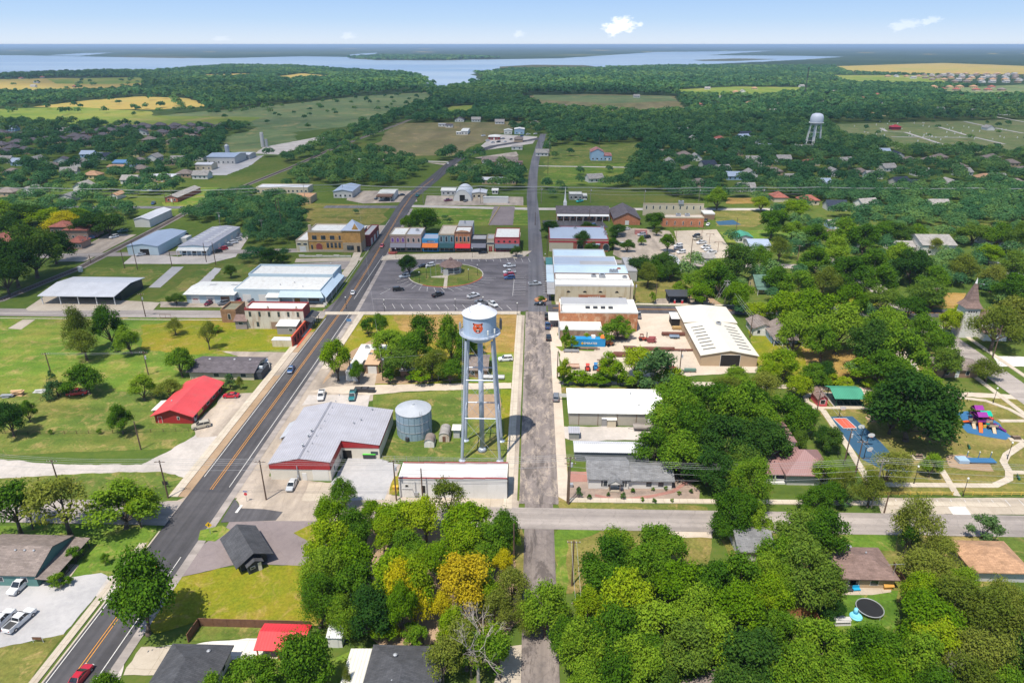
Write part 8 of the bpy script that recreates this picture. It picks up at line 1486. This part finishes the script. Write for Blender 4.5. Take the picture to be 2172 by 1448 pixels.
for px,py,nm,lb,m,dims in ((1778,1320,'junk_pile','pile of grey boards and scrap on the back lawn',W_ltgrey,6),(1800,1254,'patio_chair','black patio chair behind the brown-roofed house',DARKM,0),(1816,1252,'patio_bench','bright blue patio bench behind the brown-roofed house',surf('bench_blue',(0.02,0.32,0.55),0.5),0),(1880,1246,'doghouse','small orange wooden doghouse on the patio',surf('doghouse_orange',(0.55,0.28,0.06),0.7),1),(1834,1243,'barbecue','dark barbecue grill against the patio wall',DARKM,0),(40,838,'lumber_stack','stack of pale lumber in the meadow',surf('fresh_lumber',(0.5,0.33,0.18),0.8),8),(85,832,'lumber_stack','small pile of grey boards beside the pale lumber',W_ltgrey,4),(15,842,'scrap_pile','long grey sheet-metal pile at the meadow edge',METAL,5),(1720,1335,'tarpaulin_shelter','pale green tarpaulin stretched over a small frame in the yard',surf('pale_green_tarp',(0.35,0.5,0.42),0.8),1)):
 x,y=G(px,py);o=thing(nm,lb,nm.replace('_',' '),x,y,.1);rg=random.Random(px)
 if dims>1:
  for i in range(dims): mb=MB();a=rg.uniform(-.6,.6);mb.obox((-1.6+a,rg.uniform(-.5,.5)),(1.5+a,rg.uniform(-.6,.6)),.9,i*.2,i*.2+.17);part('board',mb,m,o)
 elif dims: part('wall',MB().box(-.8,.8,-.6,.6,0,1.0),m,o);slabroof(o,[(-1,-.8,.9),(1,-.8,.9),(1,0,1.6),(-1,0,1.6)],.06,m);slabroof(o,[(-1,0,1.6),(1,0,1.6),(1,.8,.9),(-1,.8,.9)],.06,m)
 else:
  part('seat',MB().box(-.7,.7,-.35,.35,.42,.5),m,o);part('backrest',MB().box(-.7,.7,.3,.38,.5,1.0),m,o);[part('leg',(lambda q: (q.box(a -.04,a+.04,b -.04,b+.04,0,.42),q)[1])(MB()),m,o) for a in (-.6,.6) for b in (-.3,.3)]
SKIN=surf('skin',(0.4,0.25,0.18),0.6)
def person(px,py,top,leg,label,yaw):
 x,y=G(px,py);me=bpy.data.meshes.new('person');V=[(0,0,.95),(0,0,1.15),(0,0,1.4),(0,0,1.52),(0,.01,1.66),(.18,0,1.42),(.27,.02,1.15),(.25,.12,.92),(-.18,0,1.42),(-.27,.02,1.15),(-.24,.1,.92),(.1,0,.9),(.11,.05,.5),(.11,0,.06),(-.1,0,.9),(-.11,-.04,.5),(-.11,-.08,.06),(.11,.14,.04),(-.11,.06,.04)]
 E=[(0,1),(1,2),(2,3),(3,4),(2,5),(5,6),(6,7),(2,8),(8,9),(9,10),(0,11),(11,12),(12,13),(13,17),(0,14),(14,15),(15,16),(16,18)];Rr=[.15,.15,.16,.06,.11,.07,.05,.04,.07,.05,.04,.09,.065,.045,.09,.065,.045,.04,.04]
 me.from_pydata(V,E,[]);o=link('person',me);o.location=(x,y,.05);o.rotation_euler=(0,0,yaw);sk=o.modifiers.new('s','SKIN')
 for i,r in enumerate(Rr): me.skin_vertices[0].data[i].radius=(r,r)
 me.skin_vertices[0].data[0].use_root=True;su=o.modifiers.new('u','SUBSURF');su.levels=1;su.render_levels=1
 t=NT('clothing_'+str(px));sp=t.node('ShaderNodeSeparateXYZ');t.l.new(t.coord('Object'),sp.inputs[0]);t.color(t.ramp(t.math('DIVIDE',sp.outputs[2],2.0),[(0.0,(0.02,0.02,0.02)),(.05,leg),(.47,top),(.755,(0.4,0.25,0.18)),(.86,(0.05,0.03,0.02))],'CONSTANT'));me.materials.append(t.m);tag(o,label,'person')
person(1170,697,(0.3,0.04,0.05),(0.04,0.05,0.09),'person in a dark red top standing by the parked trucks',1.0);person(1176,694,(0.03,0.03,0.03),(0.05,0.05,0.06),'person in black standing by the low building door',-1.2)
HS=MB();HS.box(-.5,.5,-.15,.15,0,1.3);HS.loft([[(-.5,-.15,1.3),(.5,-.15,1.3),(.5,.15,1.3),(-.5,.15,1.3)],[(-.25,-.12,1.6),(.25,-.12,1.6),(.25,.12,1.6),(-.25,.12,1.6)]]);HSM=HS.mesh('headstone',TRIM_W);hr=random.Random(11)
HPOLY=[(1800,262),(1880,258),(2000,262),(2120,268),(2160,295),(2030,312),(1940,300),(1830,282)]
n=0
while n<60:
 px,py=hr.uniform(1790,2165),hr.uniform(258,312)
 if inpoly(px,py,HPOLY): x,y=G(px,py);q=link('headstone',HSM);q.location=(x,y,0);q.scale=(1.0,1.0,hr.uniform(.6,1.3));tag(q,'small white headstone standing in the grassy cemetery','headstone','white headstones of the cemetery');n += 1
def proto_house(wall,roof,k):
 o=thing('house',None,'house',0,0);w=MB();w.box(-6,6,-4.5,4.5,-.2,3.0);r,g=roof_mesh(k,12,9,3.0,2.6,.5)
 part('wall',w,wall,o);q=part('roof',r,roof,o);q.location=(-6,-4.5,0)
 gparts(g,wall,o,-6,-4.5)
 for x in (-3.5,0.2,3.6): m=MB();m.box(x -.6,x+.6,-4.56,-4.5,.9,2.1);part('window',m,GL,o)
 return o
PH={}
for k,a in dict(m=(W_tan,S_mauve,'hip'),M=(BR_brown,S_mauve,'hip'),w=(W_white,S_mauve,'gy'),t=(W_tan,S_taupe,'hip'),b=(W_blue,R_blue,'gx'),p=(W_white,S_pale,'gx'),r=(W_cream,S_red,'hip'),y=(W_yel,S_tan,'hip'),k=(W_ltgrey,S_black,'gx')).items(): PH[k]=[proto_house(*a),0]
def fhouse(px,py,k,s=1.0,label=None,group=None,yaw=None):
 x,y=G(px,py);P=PH[k];yw=(random.Random(px*7+py).choice((0,0,pi/2,.3)) if yaw is None else yaw)
 if P[1]==0: o=P[0];o.location=(x,y,0);o.rotation_euler=(0,0,yw)
 else: o=clone(P[0],x,y,yw)
 P[1] += 1;o.scale=(s,s,1.05*s)
 if label: o['label']=label
 if group: o['group']=group
 else:
  if 'group' in o: del o['group']
  AUTO.append((o,x,y,dict(m='purple-grey-roofed',M='purple-grey-roofed',w='white-gabled',t='taupe-roofed',b='blue-roofed',p='pale-roofed',r='red-roofed',y='tan-roofed',k='blue-black-roofed')[k]+' house','house'))
 FOOT.append((x -9,x+9,y -(15 if y>380 else 9),y+7));return o
SUB='235 276 m;268 274 M;305 272 m;340 271 M;372 272 m;405 272 m;438 271 m;470 273 M;160 295 m;192 288 M;212 284 m;236 283 m;262 281 m;300 286 w;345 287 m;372 290 M;398 284 m;425 281 m;40 309 m;72 306 M;100 303 M;130 302 m;168 303 M;185 309 m;205 300 m;5 288 m;30 292 M;55 290 m;4 314 m;30 320 M;55 326 m;8 330 m;320 303 t;372 306 t;410 298 t;330 293 t;420 288 M;180 299 m;220 294 m;250 289 m;285 277 m;320 276 m;360 278 m;390 279 m'
for it in SUB.split(';'):
 a,b,k=it.split();fhouse(float(a),float(b),k,1.15,None if k=='w' else 'purple-brown-roofed brick house in the dense subdivision left of the grain works',None if k=='w' else 'brick houses of the dense subdivision')
for it in '28 278 b;70 281 b;135 282 p;158 280 p;135 347 w;190 333 b;205 338 b;225 338 k;292 331 y;298 348 t;430 378 p;1250 262 k;1060 263 p;1135 266 t;975 258 w;1455 262 k;1448 282 p;1450 334 t;1475 340 p;1500 322 r;1525 300 r;1527 306 p;1575 296 b;1580 290 k;1580 303 b;1615 305 k;1620 318 b;1560 330 t;1595 345 p;1600 352 p;1660 343 p;1705 320 p;1690 320 p;1870 328 b;1900 335 k;1925 346 t;1970 346 t;1990 340 t;2080 345 t;2100 340 t;2140 352 t;2166 368 t;1905 392 k;1930 398 k;1850 378 p;1950 372 p;2085 384 y;2110 384 p;1850 248 y;1880 246 y;1915 238 t;1992 236 p;2005 240 p;1830 212 r;1845 212 r;1605 205 r;1620 206 r;1650 208 p;1560 198 y;1575 196 p;1815 200 p;1860 204 r;1900 206 r;1530 210 p;1690 210 r;45 168 r;90 166 r;160 186 r;72 185 p;78 177 p;340 162 p;360 165 p;480 165 p;520 168 p;590 168 t;640 166 p;1200 233 p;1195 228 t;1350 207 p;2095 276 p;1985 442 p;1770 444 k;2040 372 p;1650 425 r;1712 432 r;1835 440 p;1790 348 p;1720 350 r;1620 352 t;1470 300 p;1500 355 k;1530 365 p;1555 380 b;1590 375 p;1640 370 t;1680 385 p;1460 365 t;1420 350 p;1400 330 t;1765 372 p;1740 395 b;1560 270 t;1600 262 p;1640 240 p;1500 240 t;1480 225 r;1540 228 p;1590 222 y;1650 225 t;1700 232 p;1750 222 p;1790 228 y;1740 205 r;1770 198 p;1500 190 p;1600 190 y;1700 185 p;1950 218 p;1990 222 t;2040 220 y;2080 226 p;2120 214 t;2160 222 p;2060 240 p;2130 244 p;1920 226 t;1880 222 p;2030 360 t;1880 362 p;1820 372 t;2150 395 t;2010 396 p;15 345 p;45 350 b;80 345 p;110 358 t;170 352 p;30 372 t;330 340 p;360 350 t;150 370 p;200 378 y;300 365 t;380 345 p;20 415 t;70 412 p;180 402 p;280 388 p;395 375 t;1180 262 p;1010 258 p;1100 300 t;1150 330 p;1260 385 p;1480 395 t;1580 405 p'.split(';'):
 a,b,k=it.split();fhouse(float(a),float(b),k,1.0)
hr=random.Random(21)
def estate(poly,step,label,group,kinds):
 P=[G(*p) for p in poly];xs=[p[0] for p in P];ys=[p[1] for p in P];y=min(ys);c=0
 while y<max(ys):
  x=min(xs)
  while x<max(xs):
   a,b=x+hr.uniform(-5,5),y+hr.uniform(-8,8)
   if inpoly(a,b,P):
    k=hr.choice(kinds);Pk=PH[k];o=clone(Pk[0],a,b,hr.choice((0,pi/2)),label,group,(1.25,1.25,1.3));FOOT.append((a -9,a+9,b -9,b+9));c += 1
   x += step
  y += step*3.2
 return c
estate([(1880,164),(2010,158),(2330,158),(2330,180),(2060,178)],34,'tiny tan-roofed house in the estate below the far hay field','houses of the far estate','ytp')
estate([(1960,186),(2090,183),(2160,196),(1990,200)],34,'small pale-roofed house among trees before the far estate','houses before the far estate','tyr')
WR=np.random.default_rng(5)
def clear_of(X,Y,R):
 ok=np.ones(len(X),bool)
 for x0,x1,y0,y1 in FOOT: ok &= ~((X>x0 - R*.5) & (X<x1+R*.5) & (Y>y0 - R*.55) & (Y<y1+R*.4))
 for P in OPEN:
  px=np.array([p[0] for p in P]);py=np.array([p[1] for p in P])
  idx=np.where(ok & (X>px.min()) & (X<px.max()) & (Y>py.min()) & (Y<py.max()))[0]
  if len(idx)==0: continue
  x,y=X[idx],Y[idx];c=np.zeros(len(idx),bool);j=len(P) -1
  for i in range(len(P)):
   if py[i] != py[j]:
    c ^= ((py[i]>y) != (py[j]>y)) & (x<(px[j] - px[i])*(y - py[i])/(py[j] - py[i])+px[i])
   j=i
  ok[idx[c]]=False
 for L,hw in ROADS:
  for a,b in zip(L,L[1:]):
   d=np.array([b[0] - a[0],b[1] - a[1]]);n2=(d ** 2).sum()+1e-9;t=np.clip(((X - a[0])*d[0]+(Y - a[1])*d[1])/n2,0,1)
   ok &= np.hypot(X - a[0] - t*d[0],Y - a[1] - t*d[1])>hw+R*.55
 return ok
def scatter(poly,step,prob,r0,r1,mask=True):
 P=[G(*p) for p in poly];px=np.array([p[0] for p in P]);py=np.array([p[1] for p in P])
 gx,gy=np.meshgrid(np.arange(px.min(),px.max(),step),np.arange(py.min(),py.max(),step));X=gx.ravel()+WR.uniform(-.45,.45,gx.size)*step;Y=gy.ravel()+WR.uniform(-.45,.45,gx.size)*step
 c=np.zeros(len(X),bool);j=len(P) -1
 for i in range(len(P)):
  if py[i] != py[j]: c ^= ((py[i]>Y) != (py[j]>Y)) & (X<(px[j] - px[i])*(Y - py[i])/(py[j] - py[i])+px[i])
  j=i
 c &= WR.random(len(X))<prob;X,Y=X[c],Y[c];R=WR.uniform(r0,r1,len(X))
 if mask: k=clear_of(X,Y,R);X,Y,R=X[k],Y[k],R[k]
 return np.stack([X,Y,R],1)
NEARP=[([(360,492),(400,440),(470,412),(560,412),(640,440),(655,480),(620,520),(560,500),(520,490),(480,478),(420,478)],8.5,.97,4.5,6.5),([(1690,412),(1900,400),(2260,410),(2260,480),(1960,482),(1820,470),(1700,440)],11,.9,5,7),([(-60,372),(180,366),(330,385),(420,398),(330,420),(230,428),(130,445),(-60,445)],9.5,.92,4.5,7)]
near=np.concatenate([scatter(*p) for p in NEARP]);near=near[np.argsort(near[:,1])]
ntree=sum(1 for t in TREE_OBJ if t[5] not in 'bBcjn');K=max(0,298 - ntree)
for i,(x,y,R) in enumerate(near[:K]): put_tree(x,y,R,R*1.75,'odddyow'[i % 7])
FARP=[([(-60,440),(130,446),(300,436),(270,470),(255,500),(200,492),(150,478),(-60,480)],9,.9,4.5,6.5),([(500,500),(640,470),(634,546),(560,556),(520,590),(500,560),(528,520)],8,.8,3.5,5.5),([(1690,412),(2260,405),(2260,482),(1960,482),(1820,472),(1640,450)],10,.85,5,7),([(1560,500),(1700,470),(2260,470),(2260,720),(2100,700),(1960,700),(1800,720),(1600,700),(1450,640),(1430,560),(1500,545)],9.5,.75,3.8,6.2),([(1600,740),(1880,790),(1880,818),(1600,800)],7,.8,2.6,4.2),([(1150,440),(1180,430),(1200,470),(1150,480)],8,.5,3,5),([(1520,420),(1700,410),(1700,470),(1640,470),(1600,440)],10,.75,4,6),([(1150,262),(1440,240),(1740,255),(1790,290),(1920,322),(2330,330),(2330,412),(1900,400),(1690,420),(1500,428),(1345,402),(1300,390),(1345,345),(1362,302),(1170,312)],10,.95,5.2,8),
 ([(1440,188),(1760,176),(2010,180),(2330,196),(2330,255),(1745,262),(1440,244)],13,.8,5,8),([(1440,160),(1790,150),(2000,160),(1760,182),(1440,190)],18,.6,6,9),
 ([(1003,151),(1110,139.5),(1450,140),(1800,141),(1790,154),(1440,190),(1440,204),(1130,201),(1090,206),(985,178),(1032,167)],19,.85,8,12),
 ([(-160,156),(250,144.5),(330,147),(470,134.5),(620,136),(760,146),(870,149.5),(905,167),(925,187),(760,203),(600,207),(420,192),(310,182),(300,165),(130,164),(-160,170)],19,.8,8,12),
 ([(-160,196),(90,198),(260,192),(310,184),(420,190),(600,206),(760,204),(560,227),(440,240),(410,209),(300,204),(190,212),(70,226),(-160,236)],14,.88,6,9),
 ([(760,212),(925,188),(985,180),(1100,204),(1230,236),(1440,240),(1440,256),(1170,266),(1120,258),(860,262),(800,292),(700,328),(640,358),(600,345),(700,296),(780,262),(910,212)],11,.97,5.5,8),
 ([(600,402),(640,358),(760,322),(850,330),(905,345),(870,395),(700,396)],11,.93,5,7.5),([(-160,262),(130,264),(250,270),(540,270),(600,285),(600,330),(420,352),(400,392),(250,384),(0,372),(-160,372)],11,.85,5,7.8),
 ([(860,250),(1150,250),(1165,292),(1130,284),(1000,264),(870,262)],12,.6,5,7),([(1150,288),(1176,300),(1176,404),(1146,404)],12,.55,4.5,6.5),([(905,340),(985,330),(1130,355),(1125,410),(1080,412),(940,385)],10,.85,5,8),([(1135,400),(1200,400),(1210,425),(1140,428)],11,.6,4,6),([(1300,392),(1345,400),(1500,428),(1620,418),(1610,430),(1250,405)],11,.8,4.5,6.5),
 ([(540,268),(600,250),(700,262),(640,282)],12,.8,5,7)]
SPAR=[([(890,442),(1030,442),(1028,474),(872,474)],13,.4,1.6,3.4),([(650,438),(800,440),(775,472),(665,474)],14,.35,2,4.5),([(1000,370),(1110,372),(1110,386),(990,384)],9,.6,3.5,5.5),([(60,227),(190,211),(440,208),(440,230),(300,234),(180,232)],34,.3,5,9),([(-160,236),(160,228),(330,240),(300,250),(-160,248)],30,.35,5,8),([(1745,264),(2330,250),(2330,312),(2040,326),(1925,322),(1785,292)],30,.3,3,5.5),([(330,246),(560,226),(760,205),(905,196),(925,212),(790,262),(620,282),(540,268)],34,.35,3,6),([(-160,168),(300,165),(310,190),(-160,200)],60,.2,6,10),([(320,240),(560,226),(640,225),(480,246)],20,.6,4,7),([(840,262),(1120,258),(1030,300),(850,330)],60,.12,3,4.5),([(-160,250),(500,250),(480,262),(-160,258)],60,.15,4,6),([(1170,312),(1350,306),(1300,392),(1160,396)],36,.25,4,6.5),([(200,165),(640,156),(560,172),(300,170)],40,.4,7,10)]
ISL=[([(740,124),(800,119.5),(960,120.5),(1062,124.5),(950,128.5),(800,128)],42,.95,18,26)]
sheet('island',ISL[0][0],0.4,GM_under)
allp=[near[K:]]+[scatter(*p) for p in FARP]+[scatter(*p,mask=False) for p in SPAR+ISL];T=np.concatenate(allp)
dens=np.interp(T[:,1],[250,400,700,1000,1600,2500],[900,560,260,130,40,22]).astype(int)
idx=np.repeat(np.arange(len(T)),dens);n=len(idx);X,Y,R=T[idx,0],T[idx,1],T[idx,2];Hh=R*(WR.uniform(1.35,1.75,len(T))*np.interp(T[:,1],[1300,2400],[1,.5]))[idx]
d=unit(WR.normal(size=(n,3))+np.array([0,0,.3]));d[:,2]=np.abs(d[:,2])*1.15 -.15
lump=WR.normal(size=(len(T),5,3));lump /= np.linalg.norm(lump,axis=2,keepdims=True);lump[:,:,2]=np.abs(lump[:,:,2]);pick=WR.integers(0,5,n)
c=lump[idx,pick]*.42;P=c+d*WR.uniform(.45,.62,(n,1));C3=np.stack([X+P[:,0]*R,Y+P[:,1]*R,np.maximum(.3,Hh*(.42+P[:,2]*.58))],1)
S=R*np.interp(Y,[250,400,700,1000,1600,2500],[.115,.15,.23,.33,.58,.75])*WR.uniform(.7,1.3,n)
tint=WR.random(len(T))*.75+.25*np.sin(T[:,0]*.011)*np.sin(T[:,1]*.007)
me=quads_mesh('woods',C3,unit(d*1.1+WR.normal(size=(n,3))*.34+np.array([0,0,.35])),S,.8,WR,LF_wood,tint[idx]);o=link('woods',me);tag(o,'far-off woods and tree belts between the town and the lake','woods',None,'stuff')
def cloud_mat():
 t=NT('cloud_white');t.n.remove(t.b);d=t.node('ShaderNodeBsdfDiffuse');d.inputs[0].default_value=(.8,.8,.8,1);tp=t.node('ShaderNodeBsdfTransparent');m=t.node('ShaderNodeMixShader');at=t.node('ShaderNodeAttribute',attribute_name='thick')
 t.l.new(t.math('MULTIPLY',at.outputs['Fac'],CLOUD_K),m.inputs[0]);t.l.new(tp.outputs[0],m.inputs[1]);t.l.new(d.outputs[0],m.inputs[2]);t.l.new(m.outputs[0],t.out.inputs[0]);return t.m
CLOUD_K=0.29
CM=cloud_mat()
def cloud(polys,cell,alt,label,blur=3):
 off=(SUNV.x/SUNV.z*alt,SUNV.y/SUNV.z*alt);PP=[[G(*p) for p in q] for q in polys]
 xs=[p[0] for q in PP for p in q];ys=[p[1] for q in PP for p in q];m_=cell*(blur+2);nx,ny=int((max(xs) - min(xs)+2*m_)/cell),int((max(ys) - min(ys)+2*m_)/cell)
 M=np.zeros((nx,ny));x0,y0=min(xs) - m_,min(ys) - m_
 for i in range(nx):
  for j in range(ny):
   x,y=x0+i*cell,y0+j*cell;w=cell*2.5;q=(x+w*mnoise.noise((x/w/4,y/w/4,1)),y+w*mnoise.noise((x/w/4,y/w/4,9)))
   M[i,j]=any(inpoly(q[0],q[1],p) for p in PP)
 for _ in range(blur): M=(M+np.roll(M,1,0)+np.roll(M,-1,0)+np.roll(M,1,1)+np.roll(M,-1,1))/5
 V,F,A=[],[],[];ix={}
 for i in range(nx):
  for j in range(ny):
   if M[i,j]>.01:
    x,y=x0+i*cell,y0+j*cell;ix[i,j]=len(V);th=M[i,j]*cell*(2.2+2*mnoise.noise((x/cell/5,y/cell/5,4)))+2
    V += [(x+off[0],y+off[1],alt - M[i,j]*cell*.3),(x+off[0],y+off[1],alt+th)];A += [M[i,j]]*2
 for (i,j),k in ix.items():
  a,b,c=ix.get((i+1,j)),ix.get((i+1,j+1)),ix.get((i,j+1))
  if None not in (a,b,c): F.append((k+1,a+1,b+1,c+1));F.append((c,b,a,k))
 me=bpy.data.meshes.new('cloud');me.from_pydata(V,[],F);me.materials.append(CM);at=me.attributes.new('thick','FLOAT','POINT');at.data.foreach_set('value',np.array(A,np.float32));me.update();o=link('cloud',me);o['kind']='stuff'
cloud([[(-200,268),(300,262),(620,256),(1000,246),(1450,246),(2000,250),(2400,262),(2400,405),(1900,402),(1700,405),(1500,425),(1330,470),(1310,600),(1150,630),(900,625),(690,610),(600,545),(640,470),(560,400),(420,352),(250,372),(-200,372)],[(-200,480),(200,470),(640,470),(720,600),(560,640),(-200,650)]],22,1150,'')
cloud([[(330,248),(560,218),(900,190),(1440,196),(1440,244),(900,246),(560,262),(330,266)],[(-200,150),(250,150),(420,178),(700,188),(560,214),(420,200),(-200,164)],[(1440,246),(1700,244),(1800,232),(2400,236),(2400,256),(1440,256)]],45,1250,'',2)
hb=MB();hb.box(-95000,95000,-1000,95000,-1.0,99.0);t=NT('haze_air');t.n.remove(t.b);pv=t.node('ShaderNodeVolumePrincipled');pv.inputs['Color'].default_value=(.55,.75,1,1);pv.inputs['Density'].default_value=7e-5;pv.inputs['Anisotropy'].default_value=.2;t.l.new(pv.outputs[0],t.out.inputs['Volume']);o=link('haze',hb.mesh('haze',t.m));o['kind']='stuff'
def skycloud(px,py,sx,sz,amt):
 v=(px - PCX)/FOC;w=(PCY - py)/FOC;dx,dy,dz=v,cT+w*sT,-sT+w*cT;D=Vector((dx*cY - dy*sY,dx*sY+dy*cY,dz)).normalized();ns,ls=wn,wl
 sub=ns.new('ShaderNodeVectorMath');sub.operation='SUBTRACT';ls.new(tcw.outputs['Generated'],sub.inputs[0]);sub.inputs[1].default_value=D;sc=ns.new('ShaderNodeVectorMath');sc.operation='MULTIPLY';ls.new(sub.outputs[0],sc.inputs[0]);sc.inputs[1].default_value=(1/sx,1/sx,1/sz);le=ns.new('ShaderNodeVectorMath');le.operation='LENGTH';ls.new(sc.outputs[0],le.inputs[0])
 nz=ns.new('ShaderNodeTexNoise');nz.inputs['Scale'].default_value=1.5;nz.inputs['Detail'].default_value=6;nz.inputs['Roughness'].default_value=.62;ls.new(sc.outputs[0],nz.inputs['Vector'])
 m=ns.new('ShaderNodeMath');m.operation='MULTIPLY_ADD';ls.new(nz.outputs['Fac'],m.inputs[0]);m.inputs[1].default_value=2.6;ad=ns.new('ShaderNodeMath');ad.operation='SUBTRACT';ad.inputs[0].default_value=-.5;ls.new(le.outputs['Value'],ad.inputs[1]);ls.new(ad.outputs[0],m.inputs[2])
 cl=ns.new('ShaderNodeMapRange');ls.new(m.outputs[0],cl.inputs[0]);cl.inputs[1].default_value=0;cl.inputs[2].default_value=.45;cl.inputs[4].default_value=amt
 mx=ns.new('ShaderNodeMix');mx.data_type='RGBA';ls.new(cl.outputs[0],mx.inputs[0]);src=bg.inputs[0].links[0].from_socket;ls.new(src,mx.inputs[6]);mx.inputs[7].default_value=(6.9,7.0,7.4,1);ls.new(mx.outputs[2],bg.inputs[0])
skycloud(1314,54,.027,.014,.95);skycloud(1920,52,.02,.008,.3);skycloud(1975,43,.012,.006,.3);skycloud(738,76,.014,.006,.22);skycloud(1100,72,.01,.006,.25);skycloud(470,82,.02,.004,.15)
ORD='nearest,second nearest,third nearest,fourth nearest,fifth nearest,sixth nearest,seventh nearest,eighth nearest,ninth nearest,tenth nearest,eleventh nearest,twelfth nearest,thirteenth nearest,fourteenth nearest,fifteenth nearest,sixteenth nearest,seventeenth nearest,eighteenth nearest,nineteenth nearest,twentieth nearest'.split(',')
KD=dict(o='green leafy tree',d='dense dark green tree',y='bright yellow-green tree',g='golden tree',l='yellow-leaved tree',w='airy olive tree',s='sparse open tree',v='feathery drooping tree',t='tall green tree',b='green bush',B='bright green bush',c='conical blue-green conifer',j='rounded juniper',n='bare grey dead tree')
for o,x,y,R,h,k in TREE_OBJ:
 sz='' if k in 'bBcjn' else ('small ' if R<3.6 else 'broad ' if R>6.2 else '');AUTO.append((o,x,y,sz+KD[k],'tree'));o['group']={'b': 'bushes and hedges','B': 'bushes and hedges','j': 'junipers','c': 'conifers'}.get(k,'trees of the town')
by={}
for a in AUTO: by.setdefault(a[3],[]).append(a)
for desc,L in by.items():
 PX_=np.array([[a[1],a[2]] for a in L]);best=[(99,1e9,'')]*len(L)
 for ph,lx,ly in LM:
  dd=np.hypot(PX_[:,0] - lx,PX_[:,1] - ly)
  for rk,i in enumerate(np.argsort(dd)[:20]):
   if (rk,dd[i])<best[i][:2]: best[i]=(rk,dd[i],ph)
 for a,b in zip(L,best):
  if len(L)==1 and b[0]==0: a[0]['label']=desc+' near the '+b[2]
  elif b[2]: a[0]['label']=f'{desc}, {ORD[b[0]]} to the {b[2]}'
  else: a[0]['label']=desc+' in the crowded part of town';a[0]['group']=desc+' group'
